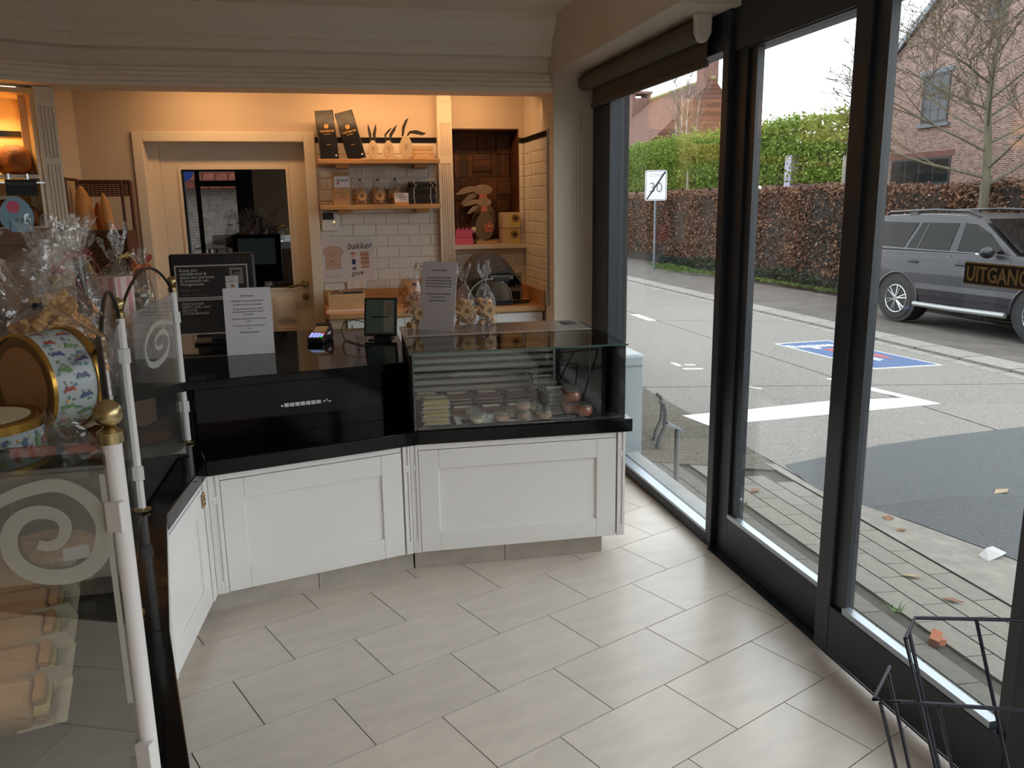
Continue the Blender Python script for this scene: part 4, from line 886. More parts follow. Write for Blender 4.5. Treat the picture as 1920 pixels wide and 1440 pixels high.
part('baker_skin', MB().ext(arc(0.056, 0.176, 0.013, 0.016, 0, 360), 'y', -0.001, 0).box(0.034, 0.046, -0.001, 0, 0.125, 0.131).box(0.068, 0.090, -0.001, 0, 0.135, 0.141), M_skin, d2_)
part('baker_clothes', MB().box(0.046, 0.069, -0.0012, 0, 0.115, 0.150).box(0.047, 0.056, -0.0012, 0, 0.076, 0.098).box(0.060, 0.069, -0.0012, 0, 0.076, 0.098), M_cblue, d2_)
part('baker_hair', MB().ext(arc(0.056, 0.184, 0.019, 0.016, 0, 180), 'y', -0.0014, -0.0008), M_crayon, d2_)
sf = MB()
for z in (0.09, 0.118, 0.146, 0.172): sf.box(0.105, 0.162, -0.0012, 0, z, z+0.004)
part('shelf_print', sf, M_cred, d2_); part('shelf_fill', MB().box(0.105, 0.162, -0.0006, 0, 0.088, 0.20), M_skin, d2_)
rl = MB(); rg = random.Random(3)
for z in (0.124, 0.152, 0.178):
    for k in range(5): rl.box(0.108+k*0.0105, 0.108+k*0.0105+0.008, -0.0016, -0.0006, z, z+rg.uniform(.008, .014))
part('goods_print', rl, M_crayon, d2_)
so = thing('wall_socket', 'double cream wall socket half hidden under the drawings', 'socket', (0.215, 5.775, 1.022), world=True)
part('plate', MB().box(0.155, 0.29, 5.776, 5.792, 1.022, 1.075), M_white, so, bev=0.004)
for x in (0.19, 0.253): part('socket_well', MB().lathe([(0.020, 0), (0.021, 0.003)], 16, (x, 5.7762, 1.052), Matrix.Rotation(PI/2, 3, 'X')), M_trimw, so)
wc = thing('tile_note', 'tiny curled price note stuck on the white tiles beside the pilaster', 'note', (0.660, 5.775, 1.138), rot=(0, R(12), 0))
part('paper', MB().box(-0.03, 0.028, 0, 0.001, 0, 0.048).add([(0.028, 0, 0.0), (0.028, -0.012, 0.0), (0.028, -0.012, 0.03)], [(0,1,2)]), M_paper2, wc)
part('print', MB().box(-0.02, 0.0, -0.001, 0, 0.036, 0.040).box(-0.008, 0.02, -0.001, 0, 0.02, 0.026), M_ink, wc)

# worktop along the back wall
wt = thing('worktop', 'beech worktop with upstand along the back wall', 'worktop', (0.71, 5.52, 0.885), world=True)
part('slab', MB().prism([(0.0, 5.30), (0.02, 5.255), (0.10, 5.245), (1.415, 5.245), (1.415, 5.79), (0.0, 5.79)], 0.885, 0.918), M_wood2, wt, bev=0.004)
part('upstand', MB().box(0.0, 1.415, 5.770, 5.790, 0.918, 1.018), M_wood2, wt); part('side_upstand', MB().box(1.392, 1.412, 5.245, 5.77, 0.918, 1.018), M_wood2, wt)
bc = thing('base_cabinet', 'cream base cabinet with white doors under the beech worktop', 'cabinet', (0.71, 5.52, 0.0), world=True)
part('carcass', MB().box(0.02, 1.41, 5.285, 5.79, 0.002, 0.883), pmat('beige_carcass', S(196, 172, 140), 0.6), bc)
for x0, x1 in ((0.13, 0.55), (0.555, 0.975), (0.98, 1.40)):
    dr = part('door', MB().box(x0, x1, 5.268, 5.285, 0.11, 0.875), M_white, bc, bev=0.003)
    part('door_panel', MB().box(x0+0.03, x1-0.03, 5.262, 5.268, 0.14, 0.845), M_white, dr, bev=0.004)
    part('knob', MB().ball((x1-0.04, 5.25, 0.78), 0.012), M_steel, dr, smooth=True)
wbx = thing('wooden_box', 'low pale wooden box with small black things in it on the worktop', 'box', (0.14, 5.55, 0.9185))
for a in ((-0.118, 0.118, -0.07, -0.062, 0, 0.10), (-0.118, 0.118, 0.062, 0.07, 0, 0.10), (-0.118, -0.110, -0.062, 0.062, 0, 0.10), (0.110, 0.118, -0.062, 0.062, 0, 0.10)): part('side_board', MB().box(*a), M_woodbox, wbx)
part('box_floor', MB().box(-0.11, 0.11, -0.062, 0.062, 0.004, 0.012), M_woodbox, wbx)
cn = MB().box(-0.10, 0.105, -0.055, 0.05, 0.03, 0.095).box(-0.02, 0.104, -0.058, 0.055, 0.095, 0.108); cn.tube(arc(-0.065, 0.098, 0.02, 0.02, 0, 180) and [(x, -0.04, z) for x, z in arc(-0.065, 0.096, 0.02, 0.022, 0, 180)], 0.004, 6)
part('contents', cn, M_blackp, wbx)
ls = thing('label_strip', 'long pinkish white printed paper strip lying on the worktop in front of the box', 'paper strip', (0.15, 5.34, 0.919), R(-3))
part('strip', MB().box(-0.14, 0.14, -0.022, 0.03, 0, 0.012), pmat('pinkish_paper', S(220, 196, 184), 0.85), ls)
tk = MB()
for k in range(14): tk.box(-0.03+k*0.011, -0.028+k*0.011, -0.0225, -0.022, 0.003, 0.010)
part('print', tk, M_inkg, ls)
bw = thing('glass_bowl', 'amber rimmed glass bowl of pale buns on the worktop behind the left waffle bag', 'bowl', (0.575, 5.50, 0.9185))
part('bowl', MB().lathe([(0.05, 0), (0.085, 0.03), (0.098, 0.08), (0.095, 0.14), (0.075, 0.185)], 22), glassmat('amber_glass', (0.85, 0.72, 0.58), 0.1, 0.7), bw, smooth=True)
part('rim', MB().tube([(0.098*math.cos(2*PI*k/22), 0.098*math.sin(2*PI*k/22), 0.085) for k in range(22)], 0.005, 6, True), pmat('amber_rim', S(150, 92, 50), 0.3), bw, smooth=True)
bm = MB(); rg = random.Random(9)
for k in range(14): bm.ball((rg.uniform(-.05, .05), rg.uniform(-.05, .05), 0.03+0.009*k), 0.026, 10, 7)
part('buns', bm, pmat('pale_bun', S(206, 176, 142), 0.7, var=0.15, scale=30), bw, smooth=True)
# slicing machine under a cloth
sm = thing('slicing_machine', 'meat slicer with a round blade guard, half covered by a checked cloth', 'slicer', (1.08, 5.48, 0.9185))
part('foot', MB().box(-0.14, 0.15, -0.13, 0.18, 0.0, 0.02), M_blackm, sm, bev=0.005)
part('motor_block', MB().box(-0.13, 0.13, 0.0, 0.18, 0.02, 0.24), pmat('slicer_grey', S(120, 116, 104), 0.35, metal=0.4), sm, bev=0.02)
part('blade', MB().lathe([(0.138, 0), (0.138, 0.006), (0.02, 0.012)], 36, (-0.005, -0.075, 0.04), Matrix.Rotation(PI/2, 3, 'X')), pmat('blade_steel', S(96, 84, 74), 0.15, metal=0.9), sm, smooth=True)
part('blade_guard', MB().tube([(-0.005+0.148*math.cos(R(-12+a*204/24)), -0.085, 0.025+0.150*math.sin(R(-12+a*204/24))) for a in range(25)], 0.006, 8), M_chrome, sm, smooth=True)
part('blade_hub', MB().lathe([(0.05, 0), (0.045, 0.02)], 20, (-0.055, -0.088, 0.035), Matrix.Rotation(PI/2, 3, 'X'), 1.0, 0.7), M_blackm, sm)
part('arm', MB().box(-0.07, 0.14, -0.10, -0.04, 0.205, 0.245).box(0.02, 0.13, -0.10, -0.06, 0.155, 0.18), M_blackp, sm, bev=0.004)
part('arm_plate', MB().box(0.0, 0.045, -0.105, -0.10, 0.222, 0.236), M_chrome, sm)
part('lower_plate', MB().box(0.0, 0.16, -0.07, 0.0, 0.165, 0.195), pmat('slicer_grey', S(120, 116, 104), 0.35), sm)
cl = thing('checked_cloth', 'dark checked tea towel draped over the slicing machine', 'cloth', (1.08, 5.48, 0.93))
def drape(u, v):
    a = 2*PI*u; q = v; r = 0.025 + 0.20*q**0.85*(1+0.10*math.cos(3*a+1.0)); z = 0.345 - 0.24*q**1.5*(0.8+0.25*math.cos(2*a-0.4)) + 0.012*math.sin(5*a)*q
    return (r*math.cos(a)*1.0 - 0.01, 0.03 + r*math.sin(a)*0.85, max(z, 0.10))
M_check = pmat('checked_cloth', S(72, 66, 66), 0.95, var=0.25, scale=14)
part('towel', MB().grid(drape, 34, 9, True), M_check, cl, smooth=True)
ck = MB()
for a in range(0, 34, 4): ck.tube([tuple(Vector(drape(a/34, v/10)) + Vector((0, -0.001, 0.0025))) for v in range(1, 11)], 0.0012, 4)
for v in (0.45, 0.8): ck.tube([tuple(Vector(drape(a/34, v)) + Vector((0, -0.001, 0.0025))) for a in range(34)], 0.0012, 4, True)
part('check_lines', ck, pmat('check_white', S(126, 118, 110), 0.9), cl)
sc_ = thing('kitchen_scale', 'small silver scale or timer with four round buttons in the worktop corner', 'scale', (1.275, 5.56, 0.9185), R(-8))
part('body', MB().ext([(-0.03, 0), (-0.012, 0.20), (0.02, 0.20), (0.03, 0)], 'x', -0.055, 0.055), pmat('silver_plastic', S(150, 144, 132), 0.4), sc_, bev=0.008)
part('display', MB().box(-0.040, 0.012, -0.0225, -0.019, 0.10, 0.175), M_blackm, sc_)
for k in range(4): part('button', MB().ball((0.032, -0.0215+0.0*k, 0.168-k*0.022), 0.007, 10, 6, 1, 0.5, 1), M_blackp, sc_)
part('lower_front', MB().box(-0.045, 0.042, -0.031, -0.026, 0.015, 0.07), M_blackm, sc_)
solo('power_lead', MB().tube([(1.20, 5.45, 0.923), (1.27, 5.42, 0.923), (1.34, 5.43, 0.923), (1.37, 5.50, 0.923), (1.34, 5.56, 0.923), (1.30, 5.52, 0.923), (1.24, 5.50, 0.923)], 0.0045, 6), M_blackm, 'thick black power lead coiled on the worktop corner beside the slicer', 'cable', smooth=True)

# niche things
M_rab = pmat('grey_felt_bunny', S(158, 140, 124), 0.9, var=0.08, scale=30); M_rab2 = pmat('grey_felt_body', S(120, 106, 92), 0.9); M_petal = pmat('pink_felt', S(196, 120, 100), 0.9)
def flat_bunny(label, loc, sc, body=True):
    t = thing('flat_bunny', label, 'ornament', loc, 0, 'flat bunny figures in the niche')
    def E_(pts): return [(x*sc, z*sc) for x, z in pts]
    part('head', MB().ext(E_(arc(0.055, 0.30, 0.055, 0.030, 20, 380, 18)), 'y', -0.006, 0.006), M_rab, t, bev=0.002)
    part('ear', MB().ext(E_([(0.03, 0.318), (-0.02, 0.322), (-0.07, 0.305), (-0.105, 0.272), (-0.06, 0.276), (-0.01, 0.288), (0.03, 0.292)]), 'y', -0.004, 0.004), M_rab, t, bev=0.002)
    part('ear', MB().ext(E_([(0.02, 0.29), (-0.03, 0.272), (-0.075, 0.222), (-0.05, 0.218), (-0.01, 0.245), (0.03, 0.275)]), 'y', 0.0045, 0.010), M_rab, t, bev=0.002)
    part('eye', MB().ball((0.065*sc, -0.007, 0.308*sc), 0.003), M_blackp, t)
    part('nose', MB().ball((0.108*sc, -0.006, 0.318*sc), 0.004), M_blackp, t)
    part('scarf', MB().ext(E_([(0.035, 0.275), (0.075, 0.272), (0.08, 0.235), (0.03, 0.235)]), 'y', -0.008, 0.008), M_petal, t)
    b = E_([(0.035, 0.24), (0.08, 0.24), (0.115, 0.19), (0.125, 0.13), (0.115, 0.07), (0.085, 0.035), (0.02, 0.035), (-0.015, 0.07), (-0.02, 0.12), (0.0, 0.18)])
    part('torso', MB().ext(b, 'y', -0.006, 0.006), M_rab2, t, bev=0.003)
    part('stand', MB().box(-0.01*sc, 0.14*sc, -0.025, 0.025, 0, 0.025*sc), M_woodbox, t); part('leg', MB().box(0.01*sc, 0.05*sc, -0.005, 0.005, 0.02*sc, 0.05*sc), M_rab, t)
    if body:
        for k in range(5):
            a = R(90+72*k); part('petal', MB().lathe([(0.016*sc, 0), (0.016*sc, 0.004)], 12, (0.085*sc+0.022*sc*math.cos(a), -0.0065, 0.12*sc+0.022*sc*math.sin(a)), Matrix.Rotation(PI/2, 3, 'X')), M_petal, t)
        part('flower_centre', MB().ball((0.088*sc, -0.012, 0.125*sc), 0.009), M_paper2, t)
        part('pompom_tail', MB().ball((-0.028*sc, -0.004, 0.105*sc), 0.021), M_paper2, t, smooth=True)
    return t
flat_bunny('front flat felt bunny with a pink flower and pompom tail in the niche', (1.085, 5.86, 1.2985), 0.97)
flat_bunny('taller flat felt bunny behind the other one in the niche', (1.075, 5.93, 1.2985), 1.26, False)
for nm, z, w in (('lower', 1.2985, 0.13), ('upper', 1.3505, 0.12)):
    t = thing('pink_crate', nm + ' of two stacked bright pink plastic baskets in the niche', 'basket', (0.98, 5.86, z), 0, 'pink baskets in the niche')
    m = MB().box(-w/2, w/2, -0.05, 0.05, 0, 0.05)
    part('tub', MB().box(-w/2, w/2, -0.05, -0.044, 0, 0.05).box(-w/2, w/2, 0.044, 0.05, 0, 0.05).box(-w/2, -w/2+0.006, -0.044, 0.044, 0, 0.05).box(w/2-0.006, w/2, -0.044, 0.044, 0, 0.05).box(-w/2, w/2, -0.044, 0.044, 0, 0.005), M_pink, t, bev=0.002)
    fi = MB()
    for k in range(4): fi.box(-w/2+0.012+k*0.03, -w/2+0.030+k*0.03, -0.052, -0.044, 0.05, 0.064)
    part('fringe', fi, M_pink, t)
t = thing('pink_crate', 'dark rose plastic basket behind the stacked bright pink baskets', 'basket', (0.945, 5.95, 1.2985), 0, 'pink baskets in the niche')
part('tub', MB().box(-0.035, 0.05, -0.035, 0.035, 0, 0.105), pmat('dark_rose_plastic', S(150, 48, 76), 0.5), t, bev=0.004)
for nm, z in (('lower', 1.2985), ('upper', 1.409)):
    t = thing('sticker_roll_box', nm + ' of two stacked cream boxes with a roll of round brown stickers', 'box', (1.325, 5.83, z), 0, 'sticker roll boxes in the niche')
    part('carton', MB().box(-0.072, 0.052, -0.06, 0.10, 0, 0.1085), pmat('cream_carton', S(206, 184, 150), 0.8), t, bev=0.002)
    x0 = -0.025 if nm == 'upper' else -0.032
    part('label_tongue', MB().box(x0, x0+0.078, -0.0665, -0.0605, 0.006 if nm == 'upper' else -0.028, 0.098), pmat('yellowish_label', S(206, 184, 110), 0.6), t)
    part('round_sticker', MB().lathe([(0.030, 0), (0.030, 0.001)], 22, (x0+0.042, -0.0667, 0.068), Matrix.Rotation(PI/2, 3, 'X')), pmat('pale_brown_print', S(150, 116, 80), 0.7), t)
    part('sticker_core', MB().lathe([(0.013, 0), (0.013, 0.0014)], 16, (x0+0.042, -0.0667, 0.068), Matrix.Rotation(PI/2, 3, 'X')), M_brownink, t)

# ================================================================ BREAD WALL AT THE LEFT
bu = thing('bread_unit', 'lit cream bread shelving unit behind a fluted post at the left', 'shelving unit', (-1.372, 5.165, 0.0), R(26.5))
M_cream = pmat('cream_gloss_board', S(232, 206, 150), 0.18, var=0.03, scale=4)
part('back_board', MB().box(-1.5, -0.10, 0.36, 0.38, 0.0, 2.20), M_cream, bu)
part('side_board', MB().box(-0.118, -0.095, 0.02, 0.40, 0.0, 2.20), M_cream, bu)
part('top_board', MB().box(-1.5, -0.095, 0.02, 0.38, 2.195, 2.22), M_cream, bu)
bt = part('border_tile', MB().box(-1.5, -0.12, 0.352, 0.36, 1.990, 2.022), M_blackt, bu)
pf = MB().box(-0.098, 0.0, 0.007, 0.10, 0.0, 2.232)
flutes(pf, -0.098, 0.0, 0.0, 1.86, 2.13, 4, 0.007); pf.box(-0.098, 0.0, 0.0, 0.007, 2.13, 2.232).box(-0.098, 0.0, 0.0, 0.007, 1.825, 1.86); flutes(pf, -0.098, 0.0, 0.0, 1.20, 1.825, 4, 0.007); pf.box(-0.098, 0, 0, 0.007, 0, 1.20)
part('fluted_post', pf, M_trimw, bu)
for z in (1.765, 1.488):
    part('shelf', MB().box(-1.5, -0.12, 0.01, 0.35, z-0.012, z), M_cream, bu); part('shelf_lip', MB().box(-1.5, -0.12, 0.0, 0.01, z-0.016, z+0.004), M_trimw, bu)
part('price_rail', MB().box(-1.5, -0.10, -0.01, 0.0, 1.723, 1.730), M_steel, bu)
part('wood_front', MB().box(-1.5, -0.02, -0.03, -0.012, 1.40, 1.486), pmat('dark_oak_front', S(110, 76, 48), 0.6, var=0.2, scale=8), bu)
part('lower_cabinet', MB().box(-1.5, -0.10, 0.02, 0.35, 0.002, 1.40), MATS['dark_oak_front'], bu)
def loc_bu(x, y, z): a = R(26.5); return (-1.372 + x*math.cos(a) - y*math.sin(a), 5.165 + x*math.sin(a) + y*math.cos(a), z)
def loaf_b(label, x, y, z, w, l, h, mat, seed, group, rz=0.0):
    rg = random.Random(seed); p1, p2 = rg.uniform(0, 6), rg.uniform(0, 6)
    def fn(u, v):
        a = 2*PI*u; yy = (v-0.5); e = (1-abs(2*yy)**3)**0.5 if abs(yy) < 0.5 else 0.0; e = max(e, 0.02)
        r = 1 + 0.02*math.sin(3*a+p1+yy*9) + 0.045*math.sin(yy*20+p2); ca, sa = math.cos(a), math.sin(a)
        zz = sa*h*0.62 if sa > 0 else sa*h*0.38
        return (w/2*ca*abs(ca)**-0.25 * e * r if abs(ca) > 1e-4 else 0.0, yy*l, (h*0.38 + zz*(abs(sa)**-0.2 if abs(sa) > 1e-3 else 1)*e*(r if sa > 0 else 1)))
    o = bpy.data.objects.new('bread_loaf', MB().grid(fn, 22, 15, True).mesh('bread_loaf', mat, True)); COL.objects.link(o)
    o.location = loc_bu(x, y, z); o.rotation_euler = (0, 0, R(26.5) + rz)
    return tag(o, label, 'bread', group)
GL = 'loaves on the bread shelves'
loaf_b('brown loaf at the right end of the upper bread shelf', -0.205, 0.17, 1.7665, 0.155, 0.30, 0.165, M_crust, 1, GL, 0.05)
loaf_b('brown loaf next to the right-end one, cut by the picture edge, upper bread shelf', -0.365, 0.17, 1.7665, 0.15, 0.30, 0.145, M_crust, 2, GL, -0.04)
loaf_b('dark loaf at the right end of the lower bread shelf', -0.185, 0.12, 1.4895, 0.115, 0.22, 0.115, M_crustd, 3, GL)
loaf_b('dark loaf second from the right on the lower bread shelf', -0.31, 0.12, 1.4895, 0.115, 0.22, 0.112, M_crustd, 4, GL)
loaf_b('dark loaf at the back of the lower bread shelf behind the chalk sign', -0.25, 0.275, 1.4895, 0.16, 0.12, 0.15, M_crustd, 5, GL)
cs_ = thing('chalk_sign', 'small blackboard reading MULTI-GRAAN under the upper loaves', 'sign', loc_bu(-0.215, -0.006, 1.658), R(26.5))
part('board', MB().box(-0.075, 0.075, -0.006, -0.001, 0, 0.085), M_blackm, cs_); part('hook', MB().box(-0.06, -0.05, -0.004, 0.0, 0.085, 0.115).box(0.03, 0.04, -0.004, 0.0, 0.085, 0.115), M_steel, cs_)
text('lettering', 'MULTI-GRAAN', 0.0215, (0, -0.0065, 0.055), (PI/2, 0, 0), M_inkg, cs_, 'CENTER', ext=0.0003)
be = thing('price_egg_card', 'light blue egg-shaped price card reading 0,85 at the left edge', 'price card', (-1.432, 4.52, 1.476), R(22))
eg = [(0.072*math.cos(2*PI*k/24)*(1-0.15*math.sin(2*PI*k/24)), 0.085+0.085*math.sin(2*PI*k/24)) for k in range(24)]
part('card', MB().ext(eg, 'y', 0, 0.004), pmat('light_blue_card', S(136, 172, 190), 0.7), be); part('card_foot', MB().box(-0.03, 0.066, -0.006, 0.0, 0.0, 0.06), MATS['light_blue_card'], be)
text('lettering', '0,85', 0.030, (0.018, -0.0068, 0.048), (PI/2, 0, 0), M_ink, be, 'CENTER', ext=0.0003)
part('card_picture', MB().ext(arc(-0.01, 0.12, 0.028, 0.03, 0, 360), 'y', -0.001, 0), M_pink, be)
# wicker bread basket
bk = thing('wicker_basket', 'tall brown wicker bread basket in the corner left of the door', 'basket', (-1.27, 5.45, 1.10))
X0, X1, Y0, Y1 = -0.150, 0.150, -0.10, 0.15
for x, y, z in ((X0, Y0, 0.655), (X1, Y0, 0.36), (X0, Y1, 0.655), (X1, Y1, 0.645)): part('corner_post', MB().tube([(x, y, 0), (x, y, z)], 0.011, 8), M_wicker, bk, smooth=True)
part('corner_post', MB().tube([(X1, Y0, 0.36), (X1, Y0, 0.645)], 0.009, 8), M_wicker, bk)
def weave(mb, x0, x1, y, z0, z1, amp=0.006):
    n = int((z1-z0)/0.011); wv = max(6, int((x1-x0)/0.012))
    for i in range(n):
        z = z0 + (i+0.5)*(z1-z0)/n
        mb.tube([(x0+(x1-x0)*k/wv, y+amp*math.sin(PI*k/2+PI*i), z) for k in range(wv+1)], 0.0052, 5)
    for k in range(0, wv+1, 2): mb.tube([(x0+(x1-x0)*k/wv, y, z0), (x0+(x1-x0)*k/wv, y, z1)], 0.0035, 5)
    return mb
part('woven_back', weave(MB(), X0, X1, Y1, 0.555, 0.640), M_wicker, bk, kind='stuff')
part('woven_front', weave(MB(), X0, X1, Y0, 0.02, 0.35), M_wicker, bk, kind='stuff')
for P in ([(X0, Y1, 0.648), (X1, Y1, 0.645)], [(X0, Y0, 0.352), (X1, Y0, 0.352)], [(X0, Y0, 0.655), (X0, Y1, 0.655)]): part('rim', MB().tube(P, 0.009, 7), M_wicker, bk)
part('basket_floor', MB().box(X0, X1, Y0, Y1, 0.0, 0.02), M_wicker, bk)
part('side_weave', MB().box(X0-0.004, X0+0.004, Y0, Y1, 0.02, 0.35).box(X1-0.004, X1+0.004, Y0, Y1, 0.02, 0.35).box(X0, X1, Y1-0.004, Y1+0.004, 0.02, 0.35), M_wicker, bk)
def baguette(label, base, top, r, mat):
    a, b = Vector(base), Vector(top); n = 13
    P = [a.lerp(b, i/(n-1)) for i in range(n)]; rr = [r*(max(0.05, 1-(2*abs(i/(n-1)-0.5))**4)**0.5)*(1+0.05*math.sin(i*2.2)) for i in range(n)]
    o = solo('baguette', MB().tube([tuple(p) for p in P], rr, 12), mat, label, 'bread', 'baguettes in the wicker basket', smooth=True)
    return o
baguette('thick golden loaf standing at the left in the wicker basket', (-1.31, 5.42, 1.125), (-1.372, 5.46, 1.715), 0.052, M_baguette)
baguette('dark thin baguette standing in the middle of the wicker basket', (-1.25, 5.50, 1.125), (-1.30, 5.53, 1.62), 0.040, M_crust)
baguette('pale pointed baguette standing at the right in the wicker basket', (-1.185, 5.40, 1.125), (-1.242, 5.42, 1.672), 0.030, M_baguette)
# ================================================================ GLASS GUARD WITH POSTS, IRON ARCHES AND GIFT SHELF
PA, PB, PC_, PD_ = (-0.302, 1.203), (-0.484, 1.925), (-0.602, 2.655), (-0.577, 3.44)
def post(label, xy, rz, ztop=1.30, clips=((1.155, 1), (0.775, 1))):
    t = thing('display_post', label, 'post', (xy[0], xy[1], 0.6455), rz, 'white display posts with brass balls')
    H = ztop - 0.6455
    part('pole', MB().lathe([(0.0138, 0.0), (0.0138, H-0.042)], 18), pmat('white_post_lacquer', S(222, 218, 216), 0.35), t, smooth=True)
    part('collar', MB().lathe([(0.0165, H-0.042), (0.0172, H-0.038), (0.0172, H-0.026), (0.012, H-0.022), (0.006, H-0.018)], 18), M_brass, t, smooth=True)
    part('ball', MB().ball((0, 0, H), 0.0195, 20, 12), M_brass, t, smooth=True)
    part('foot_flange', MB().lathe([(0.026, 0.0), (0.0285, 0.004), (0.0285, 0.009), (0.02, 0.013), (0.0145, 0.014)], 22), M_brass, t, smooth=True)
    for z, s in clips:
        c = part('glass_clip', MB().box(0.004*s-0.012, 0.004*s+0.012, -0.0225, -0.006, z-0.6455-0.022, z-0.6455+0.022), pmat('white_post_lacquer', S(222, 218, 216), 0.35), t, bev=0.002)
        part('clip_plate', MB().box(-0.0225, -0.012, -0.016, -0.004, z-0.6455-0.040, z-0.6455-0.006), pmat('clip_grey', S(128, 126, 122), 0.4, metal=0.5), c)
    return t
post('nearest display post with a large looking brass ball, at the swirled glass', PA, R(-20))
post('display post mostly hidden by the standing round tin', PB, R(10))
post('display post standing full height between two iron arches, its flange on the ledge', PC_, R(20), clips=((1.145, 1), (0.775, 1)))
post('display post at the black poster, farthest along the ledge', PD_, R(20), clips=((1.16, 1), (0.80, 1)))
def arch(label, a, b, rise, z0=1.262):
    m = MB(); P = []
    for i in range(25):
        q = i/24; P.append((a[0]+(b[0]-a[0])*q, a[1]+(b[1]-a[1])*q, z0 + rise*(math.sin(PI*q)**0.75)))
    m.tube(P, 0.0052, 6)
    o = solo('iron_arch', m, M_iron, label, 'iron arch', 'black iron arches between the posts', smooth=True); return o
def shrink(a, b, d):
    v = Vector((b[0]-a[0], b[1]-a[1])); L = v.length; v /= L
    return (a[0]+v.x*d, a[1]+v.y*d), (b[0]-v.x*d, b[1]-v.y*d)
arch('black iron arch over the glass beside the round tin, nearest', *shrink(PA, PB, 0.016), 0.085)
arch('black iron arch between the half-hidden post and the full-height post', *shrink(PB, PC_, 0.016), 0.105)
arch('black iron arch between the full-height post and the poster post', *shrink(PC_, PD_, 0.016), 0.115)
def ribbon(path, w):
    m = MB(); n = len(path)
    L, Rr = [], []
    for i in range(n):
        p = Vector(path[i]); t = Vector(path[min(i+1, n-1)]) - Vector(path[max(i-1, 0)]); t.normalize(); k = Vector((-t.y, t.x))*(w(i/(n-1)) if callable(w) else w)/2
        L.append(p+k); Rr.append(p-k)
    return L, Rr
SWIRL = [(0.169, 0.525), (0.141, 0.541), (0.106, 0.554), (0.066, 0.558), (0.034, 0.538), (0.017, 0.509), (0.015, 0.481), (0.027, 0.446), (0.054, 0.427), (0.089, 0.425), (0.118, 0.437), (0.135, 0.462), (0.134, 0.494), (0.118, 0.515), (0.094, 0.522), (0.071, 0.514), (0.063, 0.498), (0.070, 0.479), (0.086, 0.471), (0.103, 0.476)]
def guard(label, a, b, z0, z1, mat, cham=0.03, swirl=None):
    """a glass guard from a to b; swirl: frosted spiral centre (along, up), size"""
    v = Vector((b[0]-a[0], b[1]-a[1])); Ln = v.length; ang = math.atan2(v.y, v.x)
    t = thing('glass_guard', label, 'glass panel', (a[0], a[1], z0), ang, 'clear glass guards between the posts')
    H = z1-z0
    part('pane', MB().ext([(0, 0), (Ln, 0), (Ln, H-cham), (Ln-cham, H), (cham, H), (0, H-cham)], 'y', -0.003, 0.003), mat, t)
    if swirl:
        x0, kx, H0 = swirl; K = [(x0 + kx*(x-0.015), z + H0) for x, z in SWIRL]; P = []
        for i in range(len(K)-1):          # Catmull-Rom through the key points
            p0, p1, p2, p3 = K[max(i-1, 0)], K[i], K[i+1], K[min(i+2, len(K)-1)]
            for j in range(5):
                t_ = j/5; P.append(tuple(0.5*(2*b + (c-a)*t_ + (2*a-5*b+4*c-d)*t_*t_ + (3*b-a-3*c+d)*t_**3) for a, b, c, d in zip(p0, p1, p2, p3)))
        m = MB(); L, Rr = ribbon(P, lambda q: 0.0145 + 0.009*math.sin(PI*min(1, q*1.1)))
        nn = len(L)
        m.add([(p.x, 0.0038, p.y) for p in L] + [(p.x, 0.0038, p.y) for p in Rr], [(i, i+1, nn+i+1, nn+i) for i in range(nn-1)])
        m.add([(p.x, -0.0038, p.y) for p in L] + [(p.x, -0.0038, p.y) for p in Rr], [(i, i+1, nn+i+1, nn+i) for i in range(nn-1)])
        part('frosted_swirl', m, M_frost, t)
        part('frosted_edge', MB().box(0.005, 0.0125, 0.0034, 0.0040, 0.215, H-0.045), M_frost, t)
    return t
guard('glass guard with a large frosted swirl, nearest the viewer', (-0.307, 1.194), (-1.28, 1.194), 0.648, 1.262, M_panel1, 0.02, (0.015, 1.0, 0.0))
guard('glass guard between the nearest post and the tin', *shrink(PA, PB, 0.02), 0.655, 1.255, M_panel, 0.03)
guard('glass guard between the half-hidden post and the full-height post', *shrink(PB, PC_, 0.02), 0.655, 1.255, M_panel, 0.03)
guard('glass guard with a frosted swirl between the full-height post and the poster post', *shrink(PC_, PD_, 0.02), 0.655, 1.255, M_panel, 0.03, (0.23, 3.0, -0.035))

gs = thing('gift_shelf', 'smoked glass gift shelf along the posts, carrying tins and cellophane bags', 'shelf', (-0.75, 2.3, 1.19), world=True)
gp = [(-0.345, 1.235), (-0.525, 1.93), (-0.645, 2.655), (-0.63, 3.42), (-1.18, 3.42), (-1.20, 2.6), (-1.25, 1.235)]
part('shelf_glass', MB().prism(gp, 1.190, 1.200), M_shelfglass, gs); part('front_edge', MB().prism([(-0.345, 1.232), (-0.345, 1.235), (-1.25, 1.235), (-1.25, 1.232)], 1.186, 1.200), pmat('dark_glass_edge', S(62, 64, 62), 0.25), gs)
lb = part('added_lamp_bar', MB().box(-1.1, -0.42, 1.262, 1.285, 1.176, 1.189), M_blackm, gs)  # added housing for the fill lamp under the shelf
ld = bpy.data.lights.new('added_fill_lamp', 'AREA'); ld.shape = 'RECTANGLE'; ld.size, ld.size_y = 0.6, 0.015; ld.energy = 1.3; ld.color = (1.0, 0.93, 0.84); ld.spread = R(120)  # fill lamp added to brighten the sandwiches and cake below the shelf
lo = bpy.data.objects.new('added_fill_lamp', ld); COL.objects.link(lo); lo.location = (-0.76, 1.2735, 1.174); lo.rotation_euler = (R(40), 0, 0)
for x, y in ((-1.1, 1.4), (-1.1, 2.4), (-1.1, 3.02)): part('shelf_support', MB().lathe([(0.012, 0), (0.012, 0.544)], 12, (x, y, 0.6455)), M_alu, gs)
ZS = 1.2005
